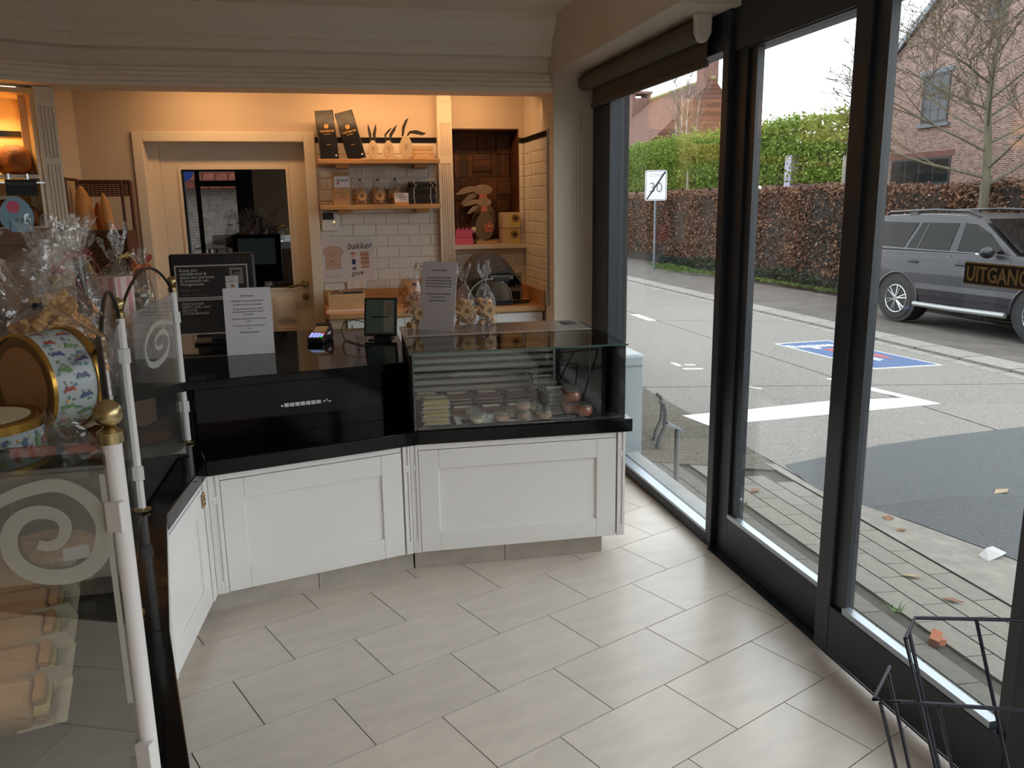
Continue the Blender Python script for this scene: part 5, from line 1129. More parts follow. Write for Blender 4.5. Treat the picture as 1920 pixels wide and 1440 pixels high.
M_tinw = pmat('white_printed_tin', S(168, 174, 176), 0.35, metal=0.0)
PRINTC = [pmat('tin_red', S(150, 62, 50), 0.5), pmat('tin_green', S(104, 136, 84), 0.5), pmat('tin_teal', S(96, 130, 136), 0.5), pmat('tin_blue', S(78, 82, 120), 0.5), pmat('tin_yellow', S(204, 160, 70), 0.5)]
def tin(label, r, d, rg, rot, loc, group):
    """round gift tin: axis along local z, printed wall with small animal and star motifs, gold rims"""
    t = thing('gift_tin', label, 'tin', loc, 0, group, rot=rot)
    part('wall', MB().lathe([(r-0.002, 0.004), (r-0.002, d-0.004)], 40), M_tinw, t, smooth=True); part('bottom', MB().lathe([(r-0.005, 0.0035), (r-0.005, 0.0030), (0.004, 0.0030)], 40), pmat('dark_gold_tin', S(120, 92, 56), 0.35, metal=0.7), t)
    part('bottom_rim', MB().lathe([(r-0.0055, 0.012), (r-0.0045, 0.0), (r+0.001, 0.0), (r+0.001, 0.007), (r-0.002, 0.008)], 40), M_gold, t, smooth=True)
    part('lid', MB().lathe([(r-0.002, d-0.016), (r+0.002, d-0.016), (r+0.002, d-0.003), (r-0.004, d), (r-0.016, d-0.002), (0.01, d-0.002)], 40), M_gold, t, smooth=True)
    part('lid_print', MB().lathe([(r-0.018, d-0.0016), (r-0.018, d-0.0008), (0.004, d-0.0006)], 32), pmat('lid_cream', S(206, 196, 168), 0.5), t)
    part('bottom_card', MB().lathe([(r-0.022, 0.0030), (r-0.022, 0.0022), (0.004, 0.0022)], 32), pmat('kraft_disc', S(178, 134, 94), 0.8, var=0.1, scale=30), t)
    def patch(a, z, pts, ci):
        m = ms[ci]; m.add([((r-0.0008)*math.cos(a+x/r), (r-0.0008)*math.sin(a+x/r), z+y) for x, y in pts], [tuple(range(len(pts)))])
    ms = [MB() for _ in PRINTC]
    animal = [(-.010, -.003), (-.008, -.006), (-.005, -.003), (.004, -.003), (.006, -.007), (.009, -.003), (.012, .002), (.017, .004), (.013, .006), (.012, .010), (.009, .005), (-.002, .005), (-.009, .003), (-.016, .007), (-.014, .002)]
    n = 18
    for k in range(n):
        a = 2*PI*k/n + rg.uniform(-.05, .05)
        for j, z in enumerate((0.028, d-0.036) if d > 0.06 else (0.035,)):
            s = rg.uniform(.7, 1.05)*(1 if rg.random() < .5 else -1)
            patch(a + 0.17*j, z + rg.uniform(-.004, .004), [(y*0.85, x*s*0.85) for x, y in animal], rg.choice([0, 0, 3, 0, 1]))
        for q in range(12):
            aa = a + rg.uniform(-.3, .3); z = rg.uniform(.014, d-.022); w = rg.uniform(.0014, .0036)
            patch(aa, z, [(w*math.cos(PI*k2/3), w*math.sin(PI*k2/3)) for k2 in range(6)], rg.choice([2, 2, 1, 4, 2]))
    for i, m in enumerate(ms):
        if m.v: part('animal_print', m, PRINTC[i], t, kind='stuff')
    return t
rg = random.Random(21)
ax = Vector((0.66, 0.75, 0.0)).normalized()
def axis_rot(axis, roll=0):
    q = axis.to_track_quat('Z', 'Y'); return (q.to_matrix() @ Matrix.Rotation(roll, 3, 'Z')).to_euler()
r0 = 0.087
tin('round gift tin standing on its edge, printed with foxes and stars', r0, 0.095, rg, axis_rot(ax), (-0.500, 1.488, ZS + r0 + 0.003), 'printed round gift tins')
tin('round gift tin lying flat in cellophane at the left edge, beside the standing tin', 0.088, 0.075, random.Random(22), (0, 0, 0.3), (-0.515, 1.336, ZS+0.0005), 'printed round gift tins')
# loose cellophane around the flat tin
cw = thing('cellophane_wrap', 'crumpled clear cellophane lying between the two round tins', 'wrapping', (-0.42, 1.34, ZS))
def crump(u, v):
    a = 2*PI*u; r = 0.015+0.05*v; return (r*math.cos(a)*1.0*(1+0.2*math.sin(3*a)), r*math.sin(a)*0.55*(1+0.25*math.sin(5*a+1)), 0.062*(1-v)**0.7*(1+0.3*math.sin(4*a)) + 0.001)
part('film', MB().grid(crump, 26, 8, True), M_cello, cw, smooth=True)

def twist(mb, c, L, r, M):
    P1 = [Vector(c) + M @ Vector((L*(i/7-0.5), r*0.8*math.cos(i*1.5), r*0.8*math.sin(i*1.5))) for i in range(8)]
    P2 = [Vector(c) + M @ Vector((L*(i/7-0.5), -r*0.8*math.cos(i*1.5), -r*0.8*math.sin(i*1.5))) for i in range(8)]
    mb.tube(P1, r*0.75, 5); mb.tube(P2, r*0.75, 5)
def gift_bag(label, loc, rz, seed, w, d, hb, hn, ht, flare, content=None, tie=None, rib=None, mat=None, group='cellophane gift bags on the gift shelf', nu=34):
    t = thing('gift_bag', label, 'gift bag', loc, rz, group); rg = random.Random(seed)
    if content == 'twists':
        m = MB()
        for k in range(96):
            a = rg.uniform(0, 6.28); q = rg.random()**0.5; z = 0.015 + rg.random()*hb*1.35; s = 1-max(0, z/hb-0.75)*1.1
            twist(m, (q*w*0.36*s*math.cos(a), q*d*0.36*s*math.sin(a), z), rg.uniform(.045, .06), 0.0085, Euler((rg.uniform(-.6, .6), rg.uniform(-.9, .9), rg.uniform(0, 6))).to_matrix())
        part('cookies', m, M_cookie, t, smooth=True)
    elif content == 'bottle':
        part('bottle', MB().lathe([(0.03, 0), (0.036, 0.004), (0.036, hb*0.62), (0.03, hb*0.75), (0.013, hb*0.9), (0.013, hn*0.98)], 18), pmat('dark_purple_bottle', S(44, 22, 30), 0.12, spec=0.7), t, smooth=True)
        part('bottle_label', MB().lathe([(0.0367, hb*0.15), (0.0367, hb*0.5)], 18), pmat('label_ivory', S(206, 196, 178), 0.7), t, smooth=True)
    elif content == 'sweets':
        m = MB()
        for k in range(26): m.ball((rg.uniform(-w*.33, w*.33), rg.uniform(-d*.33, d*.33), 0.012+rg.random()*hb*0.8), rg.uniform(.009, .014), 8, 5)
        part('sweets', m, pmat('mixed_sweets', S(206, 178, 150), 0.6, var=0.4, scale=40), t, smooth=True)
    elif content == 'choc':
        m = MB()
        for k in range(9):
            M_ = Euler((rg.uniform(-.4, .4), rg.uniform(-.4, .4), rg.uniform(0, 3))).to_matrix(); m.obox((rg.uniform(-w*.22, w*.22), rg.uniform(-d*.2, d*.2), 0.016+k*hb*0.095), (w*0.5, d*0.35, 0.02), M_)
        part('chocolates', m, pmat('milk_chocolate', S(104, 62, 42), 0.5, var=0.2, scale=20), t)
    part('cellophane_bag', cone_bag_mesh(w, d, hb, hn, ht, flare, seed, nu, 20), mat or M_cello, t, smooth=True)
    if tie: part('tie', MB().lathe([(0.0085, hn-0.007), (0.011, hn), (0.0085, hn+0.007)], 12), tie, t)
    if rib:
        m = MB()
        for s in (-1, 1):
            L = rg.uniform(.035, .06); P = [(s*L*q, -0.02-0.02*q, hn + 0.012*math.sin(PI*q) - (0.05*q*q if s > 0 else 0.03*q)) for q in [i/7 for i in range(8)]]
            for a, b in zip(P, P[1:]): m.add([(a[0], a[1], a[2]-.003), (b[0], b[1], b[2]-.003), (b[0], b[1], b[2]+.003), (a[0], a[1], a[2]+.003)], [(0,1,2,3)])
            m.tube([(0.0, -0.012, hn), (s*0.02, -0.018, hn+0.014), (s*0.032, -0.018, hn+0.004), (s*0.018, -0.014, hn-0.006), (0, -0.012, hn)], 0.0028, 5)
        part('ribbon', m, rib, t)
    return t
M_ribp = pmat('old_rose_ribbon', S(168, 88, 108), 0.6); M_ribw = pmat('wine_ribbon', S(104, 44, 60), 0.6); M_ribg = pmat('straw_ribbon', S(196, 176, 110), 0.6); M_ribo = pmat('orange_ribbon', S(206, 104, 44), 0.55)
gift_bag('large cellophane bag of twisted cookies with a wide flared top, behind the standing tin', (-0.545, 1.765, ZS), 0.2, 31, 0.25, 0.20, 0.115, 0.193, 0.115, 0.62, 'twists', M_blackp, nu=46)
gift_bag('cellophane bag of twisted cookies at the left picture edge behind the flat tin', (-0.70, 1.70, ZS), 0.9, 32, 0.24, 0.20, 0.10, 0.20, 0.12, 0.5, 'twists', M_ribw, nu=40)
gift_bag('cellophane bag of twisted cookies half behind the large flared one', (-0.60, 2.06, ZS), 1.4, 33, 0.22, 0.20, 0.12, 0.24, 0.10, 0.5, 'twists', None, M_ribp, nu=40)
gift_bag('wrapped dark bottle with rose ribbon, right of the flared cookie bag', (-0.618, 2.36, ZS), 0.3, 34, 0.11, 0.10, 0.16, 0.262, 0.07, 0.75, 'bottle', M_ribw, M_ribp)
gift_bag('wrapped dark bottle with wine ribbon at the left picture edge', (-0.672, 1.90, ZS), -0.2, 35, 0.11, 0.10, 0.17, 0.275, 0.09, 0.6, 'bottle', M_ribw, M_ribw)
gift_bag('wrapped dark bottle between the cookie bags, standing farther back', (-0.76, 2.12, ZS), 0.5, 36, 0.11, 0.10, 0.16, 0.265, 0.09, 0.7, 'bottle', None, M_ribg)
gift_bag('tall clear bag of sweets behind the wrapped bottle', (-0.742, 2.75, ZS), 0.5, 37, 0.12, 0.10, 0.12, 0.245, 0.095, 0.6, 'sweets', None, M_ribg)
gift_bag('clear chocolate bag behind the pink striped box, left', (-0.80, 3.02, ZS), 0.1, 38, 0.12, 0.10, 0.13, 0.225, 0.095, 0.6, 'choc', None, M_ribp)
gift_bag('clear bag of sweets with straw ribbon behind the pink striped box, right', (-0.735, 3.36, ZS), 0.9, 39, 0.11, 0.10, 0.10, 0.205, 0.10, 0.6, 'sweets', None, M_ribg)
gift_bag('clear chocolate bag at the far end of the gift shelf', (-0.86, 3.34, ZS), 0.3, 40, 0.11, 0.09, 0.11, 0.215, 0.12, 0.5, 'choc', None, M_ribg)
gift_bag('clear bag with an orange bow, last one before the poster', (-0.668, 3.375, ZS), 0.2, 41, 0.075, 0.07, 0.07, 0.165, 0.05, 0.6, 'sweets', None, M_ribo)
gift_bag('small clear bag of chocolates between the wrapped bottle and the pink box', (-0.715, 2.52, ZS), 0.7, 42, 0.11, 0.09, 0.11, 0.19, 0.08, 0.6, 'choc', None, M_ribg)
hp = thing('heart_pick', 'dark red heart on a stick among the bags before the poster', 'decoration', (-0.648, 3.408, ZS))
part('stick', MB().tube([(0, 0, 0), (0, 0, 0.19)], 0.002, 5), M_wood, hp)
part('heart', MB().ext([(0, 0.175), (0.014, 0.192), (0.0145, 0.203), (0.008, 0.208), (0.001, 0.203), (-0.006, 0.208), (-0.0125, 0.203), (-0.012, 0.192)], 'y', -0.003, 0.003), M_red, hp, bev=0.001)
pb = thing('striped_box', 'six-sided pink and cream striped carton with a tied clear top', 'box', (-0.722, 3.185, ZS), R(12))
hexp = [(0.066*math.cos(PI/3*k+PI/6), 0.066*math.sin(PI/3*k+PI/6)) for k in range(6)]
part('carton', MB().prism(hexp, 0, 0.142), pmat('cream_pink_carton', S(222, 200, 188), 0.7), pb)
m = MB()
for k in range(6):
    a, b = Vector(hexp[k]), Vector(hexp[(k+1) % 6])
    for q0, q1 in ((0.10, 0.30), (0.62, 0.86)):
        p, q = a.lerp(b, q0)*1.004, a.lerp(b, q1)*1.004; m.add([(p.x, p.y, 0.001), (q.x, q.y, 0.001), (q.x, q.y, 0.142), (p.x, p.y, 0.142)], [(0,1,2,3)])
part('pink_stripe', m, pmat('dusty_pink_print', S(206, 150, 158), 0.7), pb)
m = MB().prism([(x*0.98, y*0.98) for x, y in hexp], 0.142, 0.145); part('carton_lid', m, MATS['cream_pink_carton'], pb)
part('clear_top', cone_bag_mesh(0.10, 0.10, 0.012, 0.05, 0.06, 0.6, 77), M_cello2, pb, smooth=True).location = (0, 0, 0.144)
jr = thing('small_jar', 'little clear lidded jar right of the pink striped box', 'jar', (-0.665, 3.30, ZS))
part('glass', MB().lathe([(0.026, 0), (0.03, 0.004), (0.03, 0.05), (0.024, 0.058)], 18), M_jar, jr, smooth=True); part('lid', MB().lathe([(0.027, 0.058), (0.027, 0.07), (0.005, 0.072)], 18), pmat('grey_lid', S(150, 148, 142), 0.4, metal=0.6), jr)

# ---------------------------------------------------------------- chilled display below the gift shelf
tr = thing('sandwich_tray', 'clear plastic tray carrying the wrapped sandwiches behind the swirled glass', 'tray', (-0.755, 1.79, 0.6455), R(102.5))
part('tray', MB().box(-0.36, 0.36, -0.16, 0.16, 0.0, 0.006).box(-0.36, 0.36, -0.166, -0.16, 0.0, 0.04).box(-0.36, 0.36, 0.16, 0.166, 0, 0.04).box(-0.366, -0.36, -0.166, 0.166, 0, 0.04).box(0.36, 0.366, -0.166, 0.166, 0, 0.04), M_acryl, tr)
M_bread = pmat('sandwich_bun', S(200, 150, 104), 0.7, var=0.12, scale=12); M_wrap = pmat('greaseproof_paper', S(208, 202, 186), 0.7, var=0.04, scale=10); M_lettuce = pmat('lettuce', S(120, 146, 80), 0.7)
for k in range(5):
    a = R(102.5); u = -0.285 + k*0.142
    t = thing('sandwich', 'wrapped filled roll on the tray, ' + ('first and nearest', 'second', 'third', 'fourth', 'fifth and farthest')[k] + ' along the row', 'sandwich', (-0.755 + u*math.cos(a), 1.79 + u*math.sin(a), 0.652), R(102.5), 'wrapped sandwiches on the tray')
    prof_ = [(-0.052, 0.002), (0.052, 0.002), (0.062, 0.03), (0.05, 0.062), (0.0, 0.078), (-0.05, 0.062), (-0.062, 0.03)]
    m = MB(); m.add([(u_, -0.125, z) for u_, z in prof_] + [(u_, 0.13, z) for u_, z in prof_], [tuple(range(7)), tuple(range(13, 6, -1))] + [(i, 7+i, 7+(i+1) % 7, (i+1) % 7) for i in range(7)])
    part('paper_wrap', m, M_kraft if k % 2 == 0 else pmat('brown_wrap', S(184, 140, 100), 0.75, var=0.05, scale=8), t, bev=0.012)
    part('bread_end', MB().box(-0.046, 0.046, -0.147, -0.126, 0.046, 0.066).box(-0.05, 0.05, -0.147, -0.126, 0.006, 0.028), M_bread, t, bev=0.008)
    part('filling', MB().box(-0.05, 0.052, -0.150, -0.126, 0.030, 0.036).box(-0.046, 0.044, -0.153, -0.128, 0.037, 0.044), pmat('egg_filling', S(222, 206, 140), 0.6), t)
    part('lettuce', MB().box(-0.03, 0.048, -0.156, -0.130, 0.0355, 0.0375), M_lettuce, t)
    fl_ = MB(); fl_.add([(-0.064, -0.10, 0.012), (0.064, -0.10, 0.012), (0.078, -0.185, 0.022), (-0.05, -0.178, 0.006), (0.045, -0.10, 0.068), (0.066, -0.17, 0.062)], [(0,1,2,3), (1,4,5,2)])
    part('paper_flap', fl_, M_wrap, t)
ck_ = thing('almond_cake', 'flat round almond cake on a white doily behind the swirled glass', 'cake', (-0.78, 2.33, 0.6455))
part('board', MB().lathe([(0.15, 0), (0.15, 0.012)], 32), M_blackp, ck_)
part('doily', MB().lathe([(0.138, 0.013), (0.142, 0.016), (0.10, 0.018)], 40), M_paper, ck_)
def cakef(u, v):
    a = 2*PI*u; r = 0.125*math.sin(v*PI/2); return (r*math.cos(a), r*math.sin(a), 0.018 + 0.042*math.cos(v*PI/2)**0.6)
part('cake', MB().grid(cakef, 36, 9, True), pmat('almond_flakes', S(206, 160, 112), 0.8, var=0.4, scale=45, bump=0.8, bscale=70), ck_, smooth=True)
pt_ = thing('price_holder', 'small price tag in a black clip with a wooden foot beside the cake', 'price card', (-0.648, 2.17, 0.6455), R(20))
part('foot', MB().box(-0.02, 0.02, -0.012, 0.012, 0, 0.022), M_woodbox, pt_); part('clip', MB().box(-0.012, 0.012, -0.003, 0.003, 0.022, 0.085), M_blackp, pt_); part('card', MB().box(-0.04, 0.02, -0.005, -0.003, 0.06, 0.095), M_paper, pt_)
for nm, x, y, rz, L, w, m_ in (('front left', -0.83, 3.24, 0.5, 0.20, 0.10, M_crust), ('middle', -0.74, 3.42, 0.2, 0.22, 0.11, M_crustd), ('rear right under the cash desk', -0.66, 3.58, 0.9, 0.22, 0.10, M_crust), ('rear left', -0.92, 3.47, 1.3, 0.2, 0.1, M_crustd)):
    def rl(u, v, L=L, w=w):
        a = 2*PI*u; e = (1-abs(2*v-1)**2.6)**0.5 if 0 < v < 1 else 0.02
        return ((v-0.5)*L, w/2*math.cos(a)*e, 0.04 + 0.042*math.sin(a)*e*(1+0.08*math.sin(v*20)))
    o = bpy.data.objects.new('bread_roll', MB().grid(rl, 18, 13, True).mesh('bread_roll', m_, True)); COL.objects.link(o); o.location = (x, y, 0.652); o.rotation_euler = (0, 0, rz)
    tag(o, 'rustic brown bread roll on the ledge behind the glass, ' + nm, 'bread', 'rustic rolls behind the glass')
bl = thing('bread_tray', 'dark tray with crumpled paper under the rustic rolls', 'tray', (-0.78, 3.43, 0.6455), R(10))
part('tray', MB().box(-0.20, 0.20, -0.22, 0.22, 0, 0.005), M_blackp, bl); part('paper', MB().box(-0.17, 0.19, -0.19, 0.16, 0.005, 0.0062), M_wrap, bl)

# ---------------------------------------------------------------- wire rack by the door
wr_ = thing('wire_rack', 'dark blue wire basket rack in front of the sliding door at the right edge', 'wire rack', (1.35, 1.40, 0.0), world=True)
rw = 0.0046
part('upper_rail', MB().tube([(1.208, 1.434, 0.62), (1.293, 1.511, 0.62), (1.60, 1.416, 0.62)], rw, 8), M_wire, wr_, smooth=True)
part('lower_rail', MB().tube([(1.240, 1.514, 0.5), (1.225, 1.50, 0.5), (1.121, 1.409, 0.5), (1.17, 1.388, 0.5), (1.50, 1.258, 0.5)], rw, 8), M_wire, wr_, smooth=True)
for P in ([(1.208, 1.434, 0.62), (1.215, 1.316, 0.38), (1.225, 1.20, 0.15)], [(1.236, 1.458, 0.62), (1.232, 1.32, 0.36), (1.24, 1.22, 0.15)], [(1.425, 1.472, 0.62), (1.363, 1.279, 0.38), (1.33, 1.17, 0.15)],
          [(1.126, 1.394, 0.5), (1.209, 1.426, 0.3), (1.26, 1.44, 0.12)], [(1.225, 1.50, 0.5), (1.238, 1.418, 0.3), (1.25, 1.36, 0.12)], [(1.239, 1.352, 0.5), (1.332, 1.395, 0.3), (1.40, 1.42, 0.12)], [(1.50, 1.258, 0.5), (1.45, 1.33, 0.2), (1.43, 1.35, 0.1)], [(1.60, 1.435, 0.62), (1.52, 1.36, 0.3), (1.48, 1.33, 0.1)]):
    part('wire', MB().tube(P, rw*0.92, 7), M_wire, wr_, smooth=True)
part('base_frame', MB().tube([(1.20, 1.15, 0.11), (1.52, 1.15, 0.11), (1.52, 1.48, 0.11), (1.20, 1.48, 0.11)], rw, 7, True), M_wire, wr_)
for x, y in ((1.20, 1.15), (1.52, 1.15), (1.52, 1.48), (1.20, 1.48)): part('leg', MB().tube([(x, y, 0.11), (x, y, 0.003)], rw, 7), M_wire, wr_)
# ================================================================ STREET
def zg(x, y=0.0): return -0.10 - 0.055*(min(x, 12.5)-2.0)
def slab(name, pts, up, th, mat, parent=None, kind='structure'):
    m = MB().prism(pts, lambda x, y: zg(x)+up-th, lambda x, y: zg(x)+up)
    if parent: return part(name, m, mat, parent)
    o = struct(name, m, mat); return o
M_conc = pmat('grey_road_concrete', S(112, 107, 101), 0.85, var=0.34, scale=45, bump=0.25, bscale=120, detail=10.0)
M_asph = pmat('grey_asphalt', S(68, 70, 72), 0.9, var=0.4, scale=75, bump=0.3, bscale=160, detail=10.0)
M_verge = pmat('brown_grey_verge', S(80, 73, 68), 0.95, var=0.25, scale=3, bump=0.3, bscale=60, detail=10.0)
M_paver = pmat('beige_paver', S(114, 110, 101), 0.85, var=0.12, scale=20, rnd=0.06, bump=0.15, bscale=90)
M_paverg = pmat('grey_paver', S(92, 89, 82), 0.85, var=0.15, scale=20, rnd=0.07)
M_gravel = pmat('gravel_joint', S(62, 57, 49), 0.95, var=0.5, scale=90, bump=0.6, bscale=150, detail=8.0)
M_kerb = pmat('kerb_concrete', S(120, 116, 110), 0.9, var=0.15, scale=14, rnd=0.06)
M_linew = pmat('white_road_paint', S(206, 206, 204), 0.7, var=0.04, scale=40)
ground = struct('ground', MB().prism([(1.74, -40), (12.5, -40), (12.5, 90), (1.74, 90)], lambda x, y: zg(x)-0.30, lambda x, y: zg(x)-0.06).prism([(12.5, -40), (60, -40), (60, 90), (12.5, 90)], -0.9, -0.69), M_verge)
road = struct('road', MB().prism([(2.86, -30), (7.45, -30), (7.45, 80), (2.86, 80)], lambda x, y: zg(x)-0.06, lambda x, y: zg(x)-0.018), pmat('dark_joint', S(56, 53, 50), 0.95))
def joint_x(y): return 5.2 - 0.02*(y-9)
ys = [-20, -14, -8, -3, 2.2, 7.22, 12.3, 17.3, 22.4, 27.4, 33, 40, 60, 80]
for a, b in zip(ys, ys[1:]):
    for s in (0, 1):
        x0a, x1a = (2.88, joint_x(a)-0.012) if s == 0 else (joint_x(a)+0.012, 7.44)
        x0b, x1b = (2.88, joint_x(b)-0.012) if s == 0 else (joint_x(b)+0.012, 7.44)
        pts = [(x0a, a+0.012), (x1a, a+0.012), (x1b, b-0.012), (x0b, b-0.012)]
        part('road_slab', MB().prism(pts, lambda x, y: zg(x)-0.05, lambda x, y: zg(x)), M_conc, road)
part('asphalt_patch', MB().prism([(2.80, 4.05), (2.92, 4.72), (3.34, 4.88), (3.9, 5.10), (4.7, 5.32), (5.62, 5.52), (5.9, 4.6), (6.1, 2.0), (6.2, -12), (3.3, -12), (3.28, 2.5), (3.22, 3.13), (3.05, 3.7)], lambda x, y: zg(x)-0.01, lambda x, y: zg(x)+0.004), M_asph, road)
part('white_line', MB().prism([(2.80, 6.09), (2.87, 5.76), (4.13, 6.05), (5.50, 6.37), (5.36, 6.62), (4.43, 6.53), (3.45, 6.25)], lambda x, y: zg(x)-0.004, lambda x, y: zg(x)+0.005), M_linew, road)
part('white_line', MB().prism([(5.50, 6.37), (5.32, 6.60), (5.20, 6.9), (5.08, 7.55), (5.20, 7.55), (5.34, 6.95)], lambda x, y: zg(x)-0.004, lambda x, y: zg(x)+0.005), M_linew, road)
part('white_line', MB().prism([(4.98, 13.0), (5.12, 13.0), (5.12, 12.2), (4.98, 12.2)], lambda x, y: zg(x)-0.004, lambda x, y: zg(x)+0.005), M_linew, road)
part('worn_paint', MB().prism([(3.72, 8.1), (3.95, 8.1), (3.98, 8.16), (3.74, 8.16)], lambda x, y: zg(x), lambda x, y: zg(x)+0.003).prism([(3.74, 8.3), (3.80, 8.3), (3.80, 8.5), (3.74, 8.5)], lambda x, y: zg(x), lambda x, y: zg(x)+0.003).prism([(3.86, 8.34), (3.98, 8.34), (3.98, 8.40), (3.86, 8.40)], lambda x, y: zg(x), lambda x, y: zg(x)+0.003).prism([(3.80, 7.45), (3.86, 7.4), (4.1, 7.1), (4.06, 7.08)], lambda x, y: zg(x), lambda x, y: zg(x)+0.003), M_linew, road)
# blue painted panel
bp_ = [(5.85, 9.89), (6.86, 10.22), (7.15, 8.30), (6.06, 8.08)]
def lerp2(u, v):  # u across (left to right), v along (far to near)
    a = (bp_[0][0]+(bp_[1][0]-bp_[0][0])*u, bp_[0][1]+(bp_[1][1]-bp_[0][1])*u); b = (bp_[3][0]+(bp_[2][0]-bp_[3][0])*u, bp_[3][1]+(bp_[2][1]-bp_[3][1])*u)
    return (a[0]+(b[0]-a[0])*v, a[1]+(b[1]-a[1])*v)
def pp(uv): return [lerp2(u, v) for u, v in uv]
zr = lambda d: (lambda x, y: zg(x)+d)
part('white_line', MB().prism(bp_, zr(-0.004), zr(0.004)), M_linew, road)
part('blue_paint', MB().prism(pp([(0.03, 0.02), (0.97, 0.02), (0.97, 0.98), (0.03, 0.98)]), zr(0), zr(0.0055)), pmat('blue_road_paint', S(62, 82, 118), 0.8, var=0.12, scale=30), road)
part('red_paint_shape', MB().prism(pp([(0.35, 0.32), (0.55, 0.30), (0.75, 0.38), (0.80, 0.62), (0.72, 0.76), (0.62, 0.62), (0.40, 0.60)]), zr(0), zr(0.0075)), pmat('red_road_paint', S(150, 66, 66), 0.8), road)
wl = MB()
for uv in ([(0.44, 0.42), (0.48, 0.42), (0.48, 0.78), (0.44, 0.78)], [(0.52, 0.46), (0.55, 0.46), (0.55, 0.76), (0.52, 0.76)], [(0.63, 0.50), (0.70, 0.48), (0.71, 0.57), (0.64, 0.58)], [(0.28, 0.22), (0.38, 0.24), (0.36, 0.30), (0.28, 0.28)]): wl.prism(pp(uv), zr(0), zr(0.0095))
part('white_pictogram', wl, M_linew, road)
cu_ = text('lettering', 'Fietszone', 0.34, (5.95, 9.48, zg(5.95)+0.010), (0, R(3.15), R(17)), M_linew, road, ext=0.001, bold=0.004, sx=0.60)
# pavement with single pavers
pav = struct('pavement', MB().prism([(1.74, -10), (2.88, -10), (2.88, 80), (1.74, 80)], lambda x, y: zg(x)-0.09, lambda x, y: zg(x)-0.012), M_gravel)
pv = MB().box(0.004, 0.126, 0.003, 0.267, -0.05, 0.0).mesh('paver', M_paver); pvg = MB().box(0.003, 0.100, 0.003, 0.267, -0.05, 0.0).mesh('paver', M_paverg)
for c in range(4):
    for k in range(-2, 20):
        y = -0.6 + k*0.27 + 0.135*(c % 2)
        if y > 4.60 - 0.1*c: continue
        x = 2.265 + c*0.130
        inst(pv, 'paver', pav, (x, y, zg(x))).rotation_euler = (0, R(3.15), 0)
for c in range(2):
    for k in range(-2, 22):
        y = -0.6 + k*0.27 + 0.11*(c % 2)
        if y > 5.0: continue
        x = 1.985 + c*0.104
        inst(pvg, 'paver', pav, (x, y, zg(x))).rotation_euler = (0, R(3.15), 0)
part('concrete_edge', MB().prism([(2.79, -6), (3.3, -6), (3.26, 2.6), (3.20, 3.13), (3.02, 3.72), (2.84, 4.2), (2.86, 4.75), (2.79, 4.75)], lambda x, y: zg(x)-0.05, lambda x, y: zg(x)+0.006), pmat('pale_edge_concrete', S(122, 117, 109), 0.9, var=0.2, scale=12, bump=0.3, bscale=60), pav)
part('dark_soil', MB().prism([(1.99, 4.9), (2.84, 4.6), (2.90, 5.4), (2.90, 9.5), (1.99, 9.5)], lambda x, y: zg(x)-0.02, lambda x, y: zg(x)+0.004), pmat('gravel_soil', S(84, 78, 68), 0.95, var=0.6, scale=40, bump=0.7, bscale=110, detail=10.0), pav)
part('door_sill', MB().box(1.76, 1.985, -2.8, 5.0, -0.16, -0.06), pmat('grey_stone_sill', S(150, 150, 148), 0.6, var=0.1, scale=10), pav)
kerb = struct('kerb', MB().prism([(7.44, -30), (8.06, -30), (8.06, 80), (7.44, 80)], lambda x, y: zg(x)-0.09, lambda x, y: zg(x)-0.005), MATS['dark_joint'])
km = MB().box(-0.06, 0.34, 0.015, 0.785, -0.08, 0.055).mesh('kerb_stone', M_kerb); km2 = MB().box(0.0, 0.19, 0.010, 0.390, -0.08, 0.010).mesh('kerb_stone', M_kerb)
for k in range(26): inst(km, 'kerb_stone', kerb, (7.70, 4.6+k*0.8, zg(7.82)))
for k in range(52): inst(km2, 'kerb_stone', kerb, (7.44, 4.6+k*0.4, zg(7.57)))
# small litter
def flake(label, x, y, L, w, mat, rz, up=0.006, cat='leaf', name='fallen_leaf'):
    m = MB().add([(-L/2, 0, 0.002), (0, -w/2, 0.008), (L/2, 0, 0.003), (0, w/2, 0.006), (-L/2, 0, 0.0), (0, -w/2, 0.005), (L/2, 0, 0.0), (0, w/2, 0.003)], [(0,1,2,3), (7,6,5,4), (0,4,5,1), (1,5,6,2), (2,6,7,3), (3,7,4,0)])
    o = bpy.data.objects.new(name, m.mesh(name, mat)); COL.objects.link(o); o.location = (x, y, zg(x)+up); o.rotation_euler = (0, 0, rz); return tag(o, label, cat)
M_leafb = pmat('dry_leaf', S(122, 84, 60), 0.9); M_leafp = pmat('pale_leaf', S(146, 128, 102), 0.9)
flake('dry brown leaf on the pavers outside the farther sliding leaf, near its lower left', 2.43, 4.24, 0.09, 0.05, M_leafb, 0.4)
flake('pale dry leaf on the pavers outside the nearer sliding leaf, upper', 2.55, 3.03, 0.10, 0.04, M_leafp, -0.5)
flake('reddish dry leaf on the pavers outside the nearer sliding leaf, lower', 2.56, 2.78, 0.09, 0.035, M_leafb, -0.7)
flake('small brown leaf on the concrete edge beside the asphalt', 2.95, 3.72, 0.09, 0.06, M_leafb, 0.9)
flake('second small brown leaf on the concrete edge, farther from the kerb', 2.90, 3.55, 0.07, 0.04, M_leafb, 0.2)
flake('pale leaf lying on the dark asphalt', 4.0, 4.05, 0.16, 0.07, M_leafp, 0.3)
